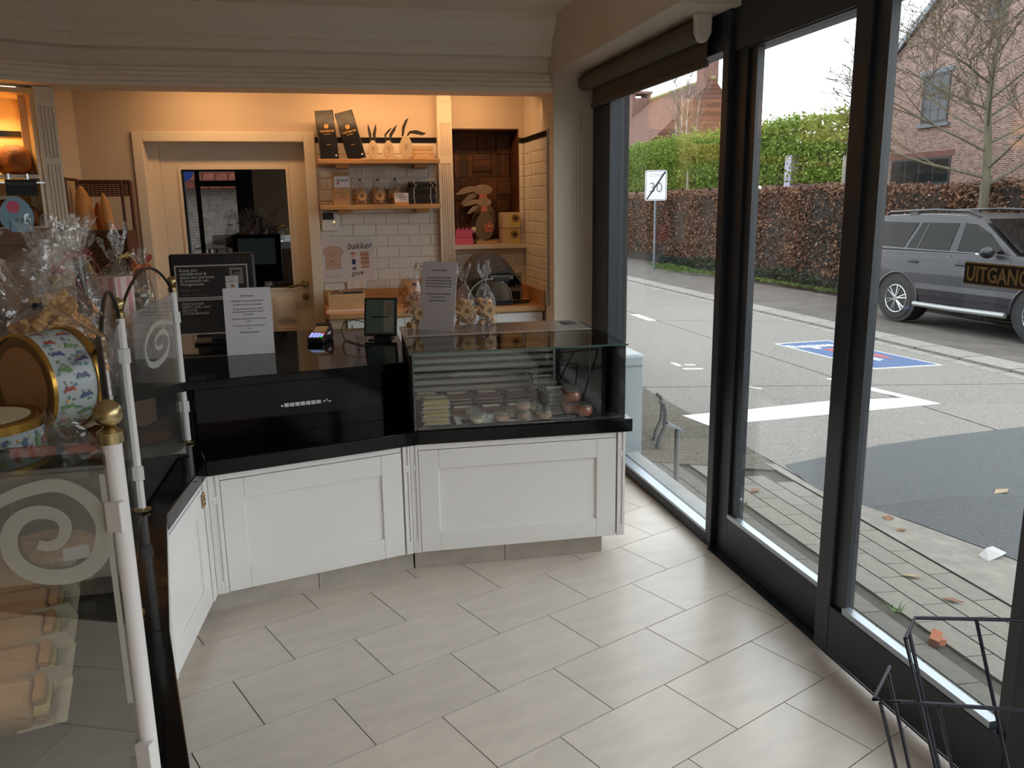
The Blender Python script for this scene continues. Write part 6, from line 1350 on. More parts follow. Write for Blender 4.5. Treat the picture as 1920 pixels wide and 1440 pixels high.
st_ = solo('brick_shard', MB().obox((2.225, 2.483, zg(2.22)+0.018), (0.062, 0.038, 0.036), Euler((0.2, -0.25, 0.7)).to_matrix()).obox((2.238, 2.472, zg(2.22)+0.012), (0.036, 0.030, 0.024), Euler((0.1, 0.3, 0.2)).to_matrix()), pmat('orange_brick_shard', S(150, 88, 62), 0.9, var=0.2, scale=50), 'small orange brick shard on the pavers behind the wire rack', 'stone')
pw = thing('crumpled_paper', 'crumpled white paper scrap at the edge of the asphalt', 'litter', (3.13, 3.18, zg(3.13)+0.008), 0.3)
part('scrap', MB().add([(-0.08, -0.03, 0), (0.02, -0.04, 0.012), (0.09, -0.02, 0.002), (0.07, 0.04, 0.02), (-0.01, 0.03, 0.03), (-0.07, 0.03, 0.006), (0.0, 0, 0.0)], [(0,1,4,5), (1,2,3,4), (0,5,4,3,2,6)]), pmat('grubby_paper', S(168, 166, 164), 0.9), pw)
wd = thing('weed_tuft', 'small green weed tuft in the joint by the sliding door sill', 'weed', (2.225, 4.0, zg(2.2)))
m = MB(); rg = random.Random(4)
for k in range(16):
    a = rg.uniform(0, 6.28); L = rg.uniform(.03, .07); m.add([(0.008*math.cos(a+1), 0.008*math.sin(a+1), 0), (0.008*math.cos(a-1), 0.008*math.sin(a-1), 0), (L*math.cos(a), L*math.sin(a), L*0.9)], [(0,1,2)])
M_weed = pmat('weed_green', S(92, 122, 56), 0.8); part('leaves', m, M_weed, wd)
wd2 = copy_tree(wd, (2.235, 2.72, zg(2.2)), 1.0, 'small green weed between the pavers outside the nearer sliding leaf'); wd2.scale = (0.8, 0.8, 0.8)
# bollard, bike hoops, white cabinet
bo = thing('steel_bollard', 'thin steel post with a slanted plate on top outside the fixed window', 'bollard', (2.02, 4.455, zg(2.02)))
part('post', MB().lathe([(0.017, 0), (0.017, 0.335)], 14), pmat('galvanised', S(140, 142, 142), 0.4, metal=0.7), bo, smooth=True); part('plate', MB().obox((-0.02, 0.01, 0.355), (0.11, 0.05, 0.014), Matrix.Rotation(R(28), 3, 'Y')), M_alu, bo)
for i, (x, y) in enumerate(((2.30, 5.22), (2.37, 5.44))):
    t = thing('bicycle_hoop', 'bent dark steel bicycle hoop in the gravel, ' + ('nearer' if i == 0 else 'farther') + ' of the two', 'bicycle rack', (x, y, zg(x)), R(25), 'bicycle hoops outside'); t.scale = (0.75, 0.75, 0.75)
    part('tube', MB().tube([(-0.16, 0, 0), (-0.13, 0, 0.10), (-0.06, 0, 0.20), (-0.05, 0, 0.34), (-0.08, 0, 0.43), (-0.13, 0, 0.46)], 0.018, 9), pmat('dark_galvanised', S(104, 104, 104), 0.5, metal=0.6), t, smooth=True)
fc = thing('outdoor_cabinet', 'white rounded metal cabinet standing outside against the fixed window', 'cabinet', (1.955, 5.22, zg(1.95)))
part('body', MB().box(-0.09, 0.08, -0.16, 0.10, 0.0, 0.62), pmat('white_enamel', S(160, 168, 172), 0.4), fc, bev=0.004); part('top', MB().box(-0.095, 0.088, -0.17, 0.11, 0.60, 0.69), MATS['white_enamel'], fc, bev=0.02); part('door_gap', MB().box(0.0802, 0.0815, -0.10, -0.095, 0.03, 0.60), M_inkg, fc)

# ---------------------------------------------------------------- leaves
def leafmat(name, cols, rough=0.75, trans=0.0):
    m = bpy.data.materials.new(name); m.use_nodes = True; nt = m.node_tree; b = nt.nodes['Principled BSDF']; b.inputs['Roughness'].default_value = rough; b.inputs['Specular IOR Level'].default_value = 0.25
    g_ = nt.nodes.new('ShaderNodeNewGeometry'); r = nt.nodes.new('ShaderNodeValToRGB'); nt.links.new(g_.outputs['Random Per Island'], r.inputs['Fac'])
    r.color_ramp.elements[0].color = cols[0]; r.color_ramp.elements[1].color = cols[-1]
    for i, c in enumerate(cols[1:-1]): e = r.color_ramp.elements.new((i+1)/(len(cols)-1)); e.color = c
    nt.links.new(r.outputs['Color'], b.inputs['Base Color'])
    if trans:
        out = nt.nodes['Material Output']; tl_ = nt.nodes.new('ShaderNodeBsdfTranslucent'); mx = nt.nodes.new('ShaderNodeMixShader'); mx.inputs['Fac'].default_value = trans
        nt.links.new(r.outputs['Color'], tl_.inputs['Color']); nt.links.new(b.outputs[0], mx.inputs[1]); nt.links.new(tl_.outputs[0], mx.inputs[2]); nt.links.new(mx.outputs[0], out.inputs['Surface'])
    MATS[name] = m; return m
def leaves(name, P, size, mat, parent, aspect=0.62, up=0.3):
    n = len(P); a = RNG.normal(size=(n, 3)); a[:, 2] *= 0.8; a /= np.linalg.norm(a, axis=1, keepdims=True)
    b = RNG.normal(size=(n, 3)); b -= (b*a).sum(1, keepdims=True)*a; b /= np.linalg.norm(b, axis=1, keepdims=True)
    s = size*(0.7+0.6*RNG.random((n, 1)))
    V = np.stack([P-a*s*0.5, P+b*s*0.5*aspect, P+a*s*0.5, P-b*s*0.5*aspect], 1).reshape(-1, 3)
    off = np.array(ORG.get(parent.name, (0,0,0))); V = V - off
    me = bpy.data.meshes.new(name); me.vertices.add(4*n); me.vertices.foreach_set('co', V.ravel().astype(np.float32))
    me.loops.add(4*n); me.loops.foreach_set('vertex_index', np.arange(4*n, dtype=np.int32)); me.polygons.add(n); me.polygons.foreach_set('loop_start', np.arange(0, 4*n, 4, dtype=np.int32))
    me.update(calc_edges=True); me.materials.append(mat)
    o = bpy.data.objects.new(name, me); COL.objects.link(o); o.parent = parent; o['kind'] = 'stuff'; ORG[o.name] = tuple(off)
    return o
M_beech = leafmat('dry_beech_leaves', [S(60, 45, 36), S(96, 68, 51), S(120, 85, 65), S(76, 60, 50), S(138, 102, 80)])
M_ivy = leafmat('ivy_leaves', [S(34, 46, 36), S(52, 64, 50), S(28, 38, 32)])
M_spring = leafmat('spring_leaves', [S(84, 104, 38), S(118, 138, 58), S(100, 122, 50), S(138, 152, 74)], trans=0.35)
M_grassl = leafmat('verge_grass', [S(60, 78, 34), S(82, 100, 46)])
M_twig = pmat('hedge_twigs', S(30, 23, 18), 0.95, var=0.3, scale=20)
HX = 12.42
he = thing('beech_hedge', 'long clipped beech hedge with dry brown leaves along the far side of the street', 'hedge', (HX+0.4, 22, -0.68), world=True)
def hz(y): return 1.80 + 0.05*np.sin(y*0.7) + 0.03*np.sin(y*2.3+1)
core = MB(); n = 60
vs_, fs_ = [], []
for i in range(n+1):
    y = 5 + 35*i/n; z = float(hz(y)) - 0.05
    vs_ += [(HX+0.10, y, -0.70), (HX+0.07, y, z), (HX+0.75, y, z), (HX+0.75, y, -0.70)]
for i in range(n):
    for k in range(4): fs_.append((i*4+k, i*4+(k+1) % 4, i*4+4+(k+1) % 4, i*4+4+k))
core.add(vs_, fs_ + [(0,1,2,3), (n*4+3, n*4+2, n*4+1, n*4)]); part('twig_core', core, M_twig, he)
nL = 95000
y = 5 + 35*RNG.random(nL); face = RNG.random(nL)
zt = hz(y); x = np.where(face < 0.80, HX + 0.12*RNG.random(nL) + 0.05*np.sin(y*3), HX + 0.8*RNG.random(nL)); z = np.where(face < 0.80, -0.35 + (zt+0.33)*RNG.random(nL), zt + 0.05*RNG.normal(size=nL))
clump = np.sin(y*1.9 + 2*np.sin(z*2.1)) + np.sin(y*0.73 + z*1.7 + 2); keep = (RNG.random(nL) < 0.66 + 0.24*clump) | (face >= 0.8)
leaves('foliage', np.stack([x, y, z], 1)[keep], 0.090, M_beech, he)
nI = 9000; y = 5 + 24*RNG.random(nI); leaves('ivy_foliage', np.stack([HX - 0.03 - 0.22*RNG.random(nI)*(0.6+0.4*np.sin(y*2)), y, -0.66 + (0.34+0.10*np.sin(y*1.3))*RNG.random(nI)], 1), 0.085, M_ivy, he)
gr = thing('verge_grass', 'green grass strip at the foot of the hedge by the sign', 'grass', (HX-0.4, 20, zg(12)), world=True); gr['kind'] = 'stuff'
nG = 9000; y = 12 + 16*RNG.random(nG); x = HX - 0.15 - (0.25 + 0.55*np.clip((y-19)/5, 0, 1))*RNG.random(nG); xs_ = np.clip((y-22)/3, 0, 1); x = x - 1.2*xs_*RNG.random(nG)*np.exp(-((y-24.5)/2.5)**2)
leaves('grass', np.stack([x, y, -0.10-0.055*(x-2)+0.03+0.03*RNG.random(nG)], 1), 0.09, M_grassl, gr, 0.3)
M_bark = pmat('grey_green_bark', S(84, 80, 64), 0.95, var=0.25, scale=12, stretch=(1, 1, 0.3)); M_barkd = pmat('dark_bark', S(74, 66, 54), 0.95, var=0.2, scale=14)
for i, yy in enumerate((22.0, 24.5, 27.0, 29.5, 32.0, 34.5, 37.0)):
    t = thing('pleached_tree', 'bright green box-trained tree above the hedge, ' + ('nearest', 'second', 'third', 'fourth', 'fifth', 'sixth', 'farthest')[i] + ' along the street', 'tree', (14.4, yy, -0.68), 0, 'box-trained trees behind the hedge')
    rg = random.Random(100+i); top = 4.62 + 0.12*rg.uniform(-1, 1); bot = 2.75
    m = MB().tube([(0, 0, 0), (0.03, 0.02, 1.5), (0, 0, 3.0), (0, 0, top-0.2)], [0.09, 0.08, 0.07, 0.03], 8)
    for k in range(4):
        z = bot + 0.3 + k*0.42
        for s in (-1, 1): m.tube([(0, 0, z-0.12), (0, s*0.5, z), (0.02, s*1.15, z+0.05)], [0.035, 0.028, 0.012], 6)
    part('trunk', m, M_barkd, t, smooth=True)
    n = 11000; P = np.stack([RNG.uniform(-0.42, 0.42, n), RNG.uniform(-1.27, 1.27, n), RNG.uniform(bot, top, n)], 1)
    P[:, 2] += 0.10*np.sin(P[:, 1]*5+i) * (P[:, 2] > top-0.4); P[:, 2] += (RNG.random(n)**6)*0.28*(P[:, 2] > top-0.25); P[:, 0] += RNG.normal(size=n)*0.05
    cl = np.sin(P[:, 1]*6+i*2)+np.sin(P[:, 2]*7+i)+np.sin(P[:, 0]*5); P = P[RNG.random(n) < 0.70+0.2*cl]
    leaves('crown', P, 0.105, M_spring, t, 0.7)
for i, yy in enumerate((20.6, 25.6, 30.6)):
    t = solo('tree_stake', MB().lathe([(0.05, 0), (0.05, 3.4)], 8, (14.0, yy, -0.68)), pmat('grey_stake', S(128, 122, 110), 0.9), 'grey wooden stake among the box-trained trees, ' + ('nearest', 'middle', 'farthest')[i], 'stake')
# bare trees
def bare_tree(name, label, loc, trunk_h, r0, levels, seed, mat, spread=0.9, len0=1.3, ratio=0.70, first=0.45, mat2=None, side_y=1.0):
    t = thing(name, label, 'tree', loc); rg = random.Random(seed); m = MB(); tw = MB()
    def grow(p, d, L, r, lev):
        n = 4; r = max(r, 0.0075); P = [p]; dd = d.copy(); rr = [r]
        for k in range(n):
            dd = (dd + Vector((rg.uniform(-1, 1), rg.uniform(-1, 1), rg.uniform(-0.4, 0.8)))*0.13).normalized(); P.append(P[-1] + dd*(L/n)); rr.append(r*(1-0.14*(k+1)))
        (m if lev < 2 else tw).tube([tuple(q) for q in P], rr, 7 if lev < 2 else (5 if lev < 3 else 3))
        if lev >= levels: return
        for k in range(rg.choice((4, 5)) if lev < 3 else rg.choice((2, 3))):
            q = rg.uniform(0.35, 1.0); i = min(n-1, int(q*n)); p2 = P[i].lerp(P[i+1], q*n-i)
            o = Vector((rg.uniform(-1, 1), rg.uniform(-1, 1)*side_y, rg.uniform(-0.25, 0.5))); o = (dd*0.75 + o*spread).normalized()
            grow(p2, o, L*ratio*rg.uniform(.75, 1.15), rr[i]*0.6, lev+1)
    P = [Vector((0, 0, 0))]; rr = [r0]; seg = 12
    for k in range(seg): P.append(Vector((0.05*math.sin(k*0.8), 0.05*math.sin(k*1.1), trunk_h*(k+1)/seg))); rr.append(r0*(1-0.075*(k+1)))
    m.tube([tuple(q) for q in P], rr, 9)
    nb = 26
    for k in range(nb):
        q = first + (1-first)*k/nb; i = min(seg-1, int(q*seg)); a = k*2.4 + rg.uniform(-.4, .4); ln = len0*(1.15-0.75*(q-first)/(1-first))
        grow(P[i].lerp(P[i+1], q*seg-i), Vector((math.cos(a), math.sin(a), rg.uniform(.25, .7))).normalized(), ln, rr[i]*0.36, 1)
    part('trunk', m, mat, t, smooth=True); part('twigs', tw, mat2 or mat, t, kind='stuff')
    return t
bare_tree('bare_tree', 'leafless young street tree with a greenish trunk behind the dark grey car', (12.13, 13.5, -0.66), 6.4, 0.125, 5, 3, M_bark, 0.85, 2.0, 0.60, 0.38, pmat('brown_twigs', S(86, 74, 58), 0.9))
bi = thing('birch_tree', 'white-stemmed leafless birch clump in front of the red roof', 'tree', (16.5, 36.4, -0.5))
m = MB(); tw = MB(); rg = random.Random(8)
for k in range(7):
    dx, dy = rg.uniform(-.3, .3), (k-3)*0.42 + rg.uniform(-.35, .35); hh = rg.uniform(.72, .96); w0 = rg.uniform(0, 6); P = [Vector((dx*0.3*q/8, dy*(q/8)**1.3*1.3 + 0.16*math.sin(q*0.9+w0)*q/8, 0.2+q*hh)) for q in range(9)]
    m.tube([tuple(p) for p in P], [0.075*(1-q/9.5) for q in range(9)], 6)
    for q in range(3, 9):
        for j in range(7):
            a = rg.uniform(0, 6.28); L = rg.uniform(.5, 1.3); e = P[q] + Vector((math.cos(a)*L*.5, math.sin(a)*L*.6, L*.75)); tw.tube([tuple(P[q]), tuple(P[q].lerp(e, .5) + Vector((0, 0, .05))), tuple(e)], [0.014, 0.010, 0.004], 3)
            for h in range(3):
                e2 = e + Vector((rg.uniform(-.3, .3), rg.uniform(-.35, .35), rg.uniform(-.1, .5))); tw.tube([tuple(P[q].lerp(e, .6)), tuple(e2)], [0.007, 0.003], 3)
part('trunk', m, pmat('birch_bark', S(176, 168, 158), 0.8, var=0.2, scale=8), bi, smooth=True); part('twigs', tw, pmat('birch_twigs', S(120, 104, 92), 0.9), bi, kind='stuff')
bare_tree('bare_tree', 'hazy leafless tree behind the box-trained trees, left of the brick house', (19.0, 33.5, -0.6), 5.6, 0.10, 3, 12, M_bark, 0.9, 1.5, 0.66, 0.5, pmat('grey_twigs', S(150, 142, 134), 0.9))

# ---------------------------------------------------------------- zone sign
zs = thing('zone_sign', 'white end of zone 30 traffic sign on a grey pole at the hedge', 'sign', (10.2, 24.6, zg(10.2)), R(-14))
part('pole', MB().lathe([(0.038, 0), (0.038, 3.05)], 12, (0.0, 0.04, 0)), pmat('sign_pole_grey', S(104, 108, 114), 0.5, metal=0.3), zs, smooth=True)
def rrect(x0, x1, z0, z1, r, n=4):
    P = []
    for cx, cz, a0 in ((x1-r, z0+r, -90), (x1-r, z1-r, 0), (x0+r, z1-r, 90), (x0+r, z0+r, 180)): P += arc(cx, cz, r, r, a0, a0+90, n)
    return P
part('plate', MB().ext(rrect(-0.335, 0.335, 2.17, 3.08, 0.06), 'y', -0.012, 0.0), M_paper, zs)
part('grey_border', MB().ext(rrect(-0.315, 0.315, 2.19, 3.06, 0.05), 'y', -0.014, -0.012), pmat('sign_border', S(96, 98, 104), 0.6), zs); part('white_field', MB().ext(rrect(-0.297, 0.297, 2.208, 3.042, 0.045), 'y', -0.016, -0.014), pmat('sign_white', S(226, 230, 236), 0.6), zs)
M_sgrey = pmat('sign_grey', S(132, 134, 140), 0.6)
text('lettering', 'ZONE', 0.145, (0, -0.0165, 2.885), (PI/2, 0, 0), M_sgrey, zs, 'CENTER', ext=0.001, space=1.12)
text('lettering', '30', 0.42, (0, -0.0165, 2.42), (PI/2, 0, 0), M_sgrey, zs, 'CENTER', ext=0.001, bold=0.006)
part('grey_ring', MB().tube([(0.26*math.cos(2*PI*k/40), -0.0165, 2.56+0.26*math.sin(2*PI*k/40)) for k in range(40)], 0.003, 4, True), M_sgrey, zs)
part('black_bar', MB().ext([(-0.30, 2.215), (-0.245, 2.215), (0.29, 3.0), (0.295, 3.035), (0.25, 3.035)], 'y', -0.0195, -0.0175), M_ink, zs)
gb = solo('waste_post', MB().box(14.0, 14.35, 23.3, 23.65, -0.68, 2.9), pmat('lilac_grey_cover', S(152, 146, 162), 0.8), 'lilac grey covered post between the box-trained trees', 'post', bev=0.03)

# ---------------------------------------------------------------- parked car
car = thing('parked_car', 'dark grey off-road car with roof rails parked on the far verge', 'car', (10.93, 13.02, -0.555), R(-84))
W = 0.93
def arcp(cx, cz, r, a0, a1, n): return [(cx+r*math.cos(R(a0+(a1-a0)*i/n)), cz+r*math.sin(R(a0+(a1-a0)*i/n))) for i in range(n+1)]
body = [(-0.98, 0.55), (-0.90, 0.42), (-0.50, 0.40)] + arcp(0, 0.375, 0.475, 178, 2, 14) + [(0.52, 0.33), (2.30, 0.33)] + arcp(2.79, 0.375, 0.475, 178, 2, 14) + [(3.35, 0.42), (3.62, 0.50), (3.70, 0.85), (3.55, 1.10), (2.55, 1.20), (2.25, 1.245), (-0.90, 1.225), (-0.98, 1.10)]
M_cp = M_carpaint
bd = MB(); 
def side_y(z): return W - 0.035*max(0, (z-0.9)/0.35)**2 - 0.03*max(0, (0.55-z)/0.2)
nb_ = len(body); vs_ = []
for s in (-1, 1): vs_ += [(x, s*side_y(z), z) for x, z in body]
fs_ = [tuple(range(nb_)), tuple(range(2*nb_-1, nb_-1, -1))] + [(i, nb_+i, nb_+(i+1) % nb_, (i+1) % nb_) for i in range(nb_)]
part('body', bd.add(vs_, fs_), M_cp, car, bev=0.035)
# cabin: a tapered shell
def cab_y(z): return 0.885 - 0.165*((z-1.22)/0.62)**1.2 if z > 1.22 else 0.885
cabp = [(-0.88, 1.22), (-0.94, 1.45), (-0.80, 1.78), (-0.62, 1.835), (0.4, 1.865), (1.15, 1.845), (1.45, 1.79), (2.30, 1.22)]
nc = len(cabp); vs_ = []
for s in (-1, 1): vs_ += [(x, s*cab_y(z), z) for x, z in cabp]
part('cabin', MB().add(vs_, [tuple(range(nc)), tuple(range(2*nc-1, nc-1, -1))] + [(i, nc+i, nc+(i+1) % nc, (i+1) % nc) for i in range(nc)]), M_cp, car, bev=0.03)
def side_panel(name, pts, mat, d=0.006, both=True):
    for s in ((-1, 1) if both else (-1,)):
        v = [(x, s*(cab_y(z)+d if z > 1.2 else side_y(z)+d), z) for x, z in pts]; v2 = [(x, s*(cab_y(z)-0.02 if z > 1.2 else side_y(z)-0.01), z) for x, z in pts]; k = len(pts)
        part(name, MB().add(v + v2, [tuple(range(k)), tuple(range(2*k-1, k-1, -1))] + [(i, (i+1) % k, k+(i+1) % k, k+i) for i in range(k)]), mat, car)
side_panel('rear_quarter_window', [(-0.80, 1.42), (-0.72, 1.30), (0.02, 1.275), (0.22, 1.71), (-0.62, 1.72), (-0.80, 1.60)], M_carglass)
side_panel('rear_door_window', [(0.10, 1.272), (1.02, 1.262), (1.08, 1.715), (0.31, 1.715)], M_carglass)
side_panel('front_door_window', [(1.20, 1.262), (2.08, 1.272), (1.72, 1.56), (1.42, 1.70), (1.22, 1.715)], M_carglass)
side_panel('window_pillar', [(1.03, 1.26), (1.19, 1.26), (1.21, 1.72), (1.09, 1.72)], M_blackp, 0.004)
side_panel('pillar_trim', [(0.33, 1.275), (0.36, 1.275), (0.48, 1.71), (0.45, 1.71)], M_blackp, 0.010)
side_panel('chrome_belt', [(-0.74, 1.272), (2.10, 1.240), (2.10, 1.248), (-0.74, 1.280)], pmat('silver_trim', S(120, 122, 128), 0.4, metal=0.4), 0.004)
for x0, x1 in ((0.03, 0.038), (1.10, 1.108), (2.22, 2.228)): side_panel('door_gap', [(x0+0.08, 0.42), (x1+0.08, 0.42), (x1, 1.19), (x0, 1.19)], M_blackm, 0.002)
part('windscreen', MB().add([(1.52, -0.66, 1.765), (1.52, 0.66, 1.765), (2.27, 0.80, 1.265), (2.27, -0.80, 1.265)], [(0,1,2,3)]), M_carglass, car).location = (0.02, 0, 0.02)
part('rear_window', MB().add([(-0.955, -0.68, 1.42), (-0.955, 0.68, 1.42), (-0.84, 0.62, 1.74), (-0.84, -0.62, 1.74)], [(3,2,1,0)]), M_carglass, car).location = (-0.012, 0, 0)
for s in (-1, 1):
    part('roof_rail', MB().tube([(-0.62, s*0.70, 1.82), (-0.52, s*0.70, 1.885), (0.5, s*0.71, 1.925), (1.20, s*0.70, 1.90), (1.42, s*0.69, 1.82)], [0.02, 0.026, 0.022, 0.026, 0.014], 8).box(-0.05, 0.13, s*0.70-0.02, s*0.70+0.02, 1.83, 1.90), M_blackp, car, smooth=True)
    part('running_board', MB().tube([(0.46, s*0.97, 0.335), (1.3, s*0.99, 0.33), (2.28, s*0.97, 0.335)], 0.045, 8), pmat('silver_step', S(150, 150, 150), 0.4, metal=0.5), car, smooth=True)
    mi = part('wing_mirror', MB().ball((1.92, s*1.05, 1.285), 0.13, 12, 8, 0.62, 1.0, 0.72), M_blackp, car, smooth=True); part('mirror_lamp', MB().box(1.80, 1.86, s*1.05-0.11, s*1.05+0.08, 1.255, 1.275), M_chrome, mi)
    for x in (0.20, 1.22):
        part('door_handle', MB().tube([(x, s*(W-0.012), 1.055), (x+0.05, s*(W+0.025), 1.06), (x+0.16, s*(W+0.025), 1.055), (x+0.21, s*(W-0.012), 1.045)], 0.02, 8), M_blackp, car, smooth=True)
    for wx in (0.0, 2.79):
        wh = part('wheel', MB().lathe([(0.25, -0.11), (0.345, -0.115), (0.375, -0.08), (0.375, 0.08), (0.345, 0.115), (0.25, 0.11)], 36, (wx, s*0.82, 0.375), Matrix.Rotation(PI/2, 3, 'X')), M_rubber, car, smooth=True)
        part('rim_well', MB().lathe([(0.252, 0), (0.252, 0.03)], 30, (wx, s*0.885, 0.375), Matrix.Rotation(PI/2, 3, 'X')), M_blackp, wh)
        ri = MB().tube([(wx+0.243*math.cos(2*PI*k/36), s*0.933, 0.375+0.243*math.sin(2*PI*k/36)) for k in range(36)], 0.010, 6, True).lathe([(0.05, -0.03), (0.045, 0.03)], 14, (wx, s*0.92, 0.375), Matrix.Rotation(PI/2, 3, 'X'))
        for k in range(6):
            for da in (-0.14, 0.14):
                a = 2*PI*k/6 + 0.26; p = Vector((wx+0.045*math.cos(a+da*0.6), s*0.938, 0.375+0.045*math.sin(a+da*0.6))); q = Vector((wx+0.238*math.cos(a+da), s*0.930, 0.375+0.238*math.sin(a+da))); ri.tube([tuple(p), tuple(q)], [0.015, 0.012], 5)
        part('alloy_rim', ri, M_chrome, wh, smooth=True)
        part('wheel_well', MB().lathe([(0.46, -0.02), (0.46, 0.30)], 24, (wx, s*0.62 + (0.28 if s > 0 else 0.0), 0.42), Matrix.Rotation(PI/2, 3, 'X')), M_blackm, car)
        part('arch_trim', MB().tube([(wx+0.475*math.cos(R(a)), s*(W+0.0), 0.375+0.475*math.sin(R(a))) for a in range(-2, 183, 8)], 0.020, 6), M_cp, car, smooth=True)
part('tail_lamp', MB().box(-0.985, -0.90, -0.90, -0.70, 0.95, 1.40).box(-0.985, -0.90, 0.70, 0.90, 0.95, 1.40), pmat('tail_lamp_red', S(140, 26, 30), 0.2), car, bev=0.02)
part('bumper', MB().box(-1.03, -0.90, -0.90, 0.90, 0.45, 0.72).box(3.58, 3.76, -0.88, 0.88, 0.42, 0.72), M_cp, car, bev=0.05)
part('head_lamp', MB().box(3.45, 3.68, -0.88, -0.55, 0.85, 1.03).box(3.45, 3.68, 0.55, 0.88, 0.85, 1.03), M_chrome, car, bev=0.02)
part('number_plate', MB().box(-1.036, -1.03, -0.26, 0.26, 0.78, 0.89), M_paper, car)
part('underbody', MB().box(-0.85, 3.5, -0.75, 0.75, 0.28, 0.45), M_blackm, car)

# ---------------------------------------------------------------- houses
M_brick = brickmat('red_brown_brick', S(74, 42, 37), S(128, 92, 82), S(134, 124, 114), 0.21, 0.065, 0.012)
M_brick2 = brickmat('dark_red_brick', S(104, 64, 54), S(118, 80, 68), S(116, 100, 90), 0.21, 0.065, 0.010, plane='xz')
M_roof = brickmat('red_clay_roof_tiles', S(92, 58, 46), S(106, 70, 56), S(64, 42, 34), 0.30, 0.24, 0.02, rough=0.95)
M_bluestone = pmat('blue_stone', S(88, 91, 96), 0.7, var=0.1, scale=10); M_dwin = pmat('dark_window_pane', S(30, 33, 36), 0.06, spec=0.45); M_bframe = pmat('dark_window_frame', S(30, 32, 36), 0.4)
bh = thing('brick_house', 'tall red brown brick gable house with dark windows beyond the hedge at the right', 'building', (22, 20, -0.7), world=True)
part('gable_wall', MB().prism([(0, 0), (1, 0), (1, 1), (0, 1)], 0, 0.001) if False else MB().add([(22, 32.2, -0.7), (22, 7.8, -0.7), (22, 7.8, 4.95), (22, 20.0, 13.75), (22, 32.2, 4.95), (34, 32.2, -0.7), (34, 7.8, -0.7), (34, 7.8, 4.95), (34, 20.0, 13.75), (34, 32.2, 4.95)],
     [(0,4,3,2,1), (5,6,7,8,9), (0,1,6,5), (0,5,9,4), (1,2,7,6)]), M_brick, bh)
for s in (-1, 1):
    y0, y1 = 20.0, 20.0 + s*12.5; z0, z1 = 13.75, 13.75 - 12.5*0.7213
    part('roof', MB().add([(21.9, y0, z0), (34.2, y0, z0), (34.2, y1, z1), (21.9, y1, z1), (21.9, y0, z0+0.22), (34.2, y0, z0+0.22), (34.2, y1, z1+0.22), (21.9, y1, z1+0.22)], [(0,1,2,3), (7,6,5,4), (0,3,7,4), (1,5,6,2), (3,2,6,7)]), M_roof, bh)
    part('verge_board', MB().add([(21.82, y0, z0), (21.82, y1, z1), (21.82, y1, z1+0.26), (21.82, y0, z0+0.26), (22.0, y0, z0), (22.0, y1, z1), (22.0, y1, z1+0.26), (22.0, y0, z0+0.26)], [(0,1,2,3), (7,6,5,4), (0,3,7,4), (3,2,6,7), (0,4,5,1)]), pmat('grey_verge_zinc', S(110, 118, 128), 0.5), bh)
def house_window(y0, y1, z0, z1, nx, nz, lintel=True, sill=True, par=bh, x=22.0):
    w = part('window', MB().box(x-0.03, x+0.05, y0, y0+0.07, z0, z1).box(x-0.03, x+0.05, y1-0.07, y1, z0, z1).box(x-0.03, x+0.05, y0+0.07, y1-0.07, z0, z0+0.07).box(x-0.03, x+0.05, y0+0.07, y1-0.07, z1-0.07, z1), M_bframe, par)
    part('reveal', MB().box(x-0.012, x-0.002, y0-0.01, y1+0.01, z0-0.01, z1+0.01), M_blackm, w)
    for i in range(nx):
        for j in range(nz):
            a0 = y0+0.07+(y1-y0-0.14)*i/nx; a1 = y0+0.07+(y1-y0-0.14)*(i+1)/nx; b0 = z0+0.07+(z1-z0-0.14)*j/nz; b1 = z0+0.07+(z1-z0-0.14)*(j+1)/nz
            part('pane', MB().box(x-0.022, x-0.013, a0+0.02, a1-0.02, b0+0.02, b1-0.02), M_dwin, w)
    mb = MB()
    for i in range(1, nx): a = y0+0.07+(y1-y0-0.14)*i/nx; mb.box(x-0.028, x-0.012, a-0.02, a+0.02, z0+0.07, z1-0.07)
    for j in range(1, nz): b = z0+0.07+(z1-z0-0.14)*j/nz; mb.box(x-0.028, x-0.012, y0+0.07, y1-0.07, b-0.02, b+0.02)
    if mb.v: part('glazing_bar', mb, M_bframe, w)
    if lintel: part('lintel', MB().box(x-0.06, x+0.05, y0-0.14, y1+0.14, z1+0.005, z1+0.16), M_bluestone, par)
    if sill: part('sill', MB().box(x-0.12, x+0.05, y0-0.14, y1+0.14, z0-0.13, z0-0.005), M_bluestone, par)
house_window(26.48, 27.86, 4.22, 5.94, 3, 4)
house_window(24.30, 25.06, 7.40, 8.75, 3, 4, False)
house_window(26.12, 29.30, 2.06, 3.02, 4, 1, False, False)
rl = MB()
for k in range(52): rl.box(21.985, 22.0, 25.95+k*0.067, 25.95+k*0.067+0.056, 3.03, 3.24)
part('soldier_course', rl, pmat('soldier_brick', S(98, 64, 55), 0.9, var=0.15, scale=6), bh)
an = thing('brick_annex', 'low brick annex with a dark garage slit left of the gable house', 'building', (24, 36, -0.7), world=True)
part('wall', MB().box(22.4, 27, 32.25, 40, -0.7, 2.95), M_brick, an); part('coping', MB().box(22.3, 27.1, 32.2, 40.1, 2.95, 3.05), M_bluestone, an)
house_window(33.2, 36.2, 1.55, 2.25, 3, 1, False, False, an, 22.4)
rh = thing('red_roof_house', 'house with a big weathered red tile roof and chimneys beyond the trees at the left', 'building', (21, 50, -0.7), world=True)
part('wall', MB().box(18.2, 24, 45.2, 56.2, -0.7, 4.6), M_brick2, rh)
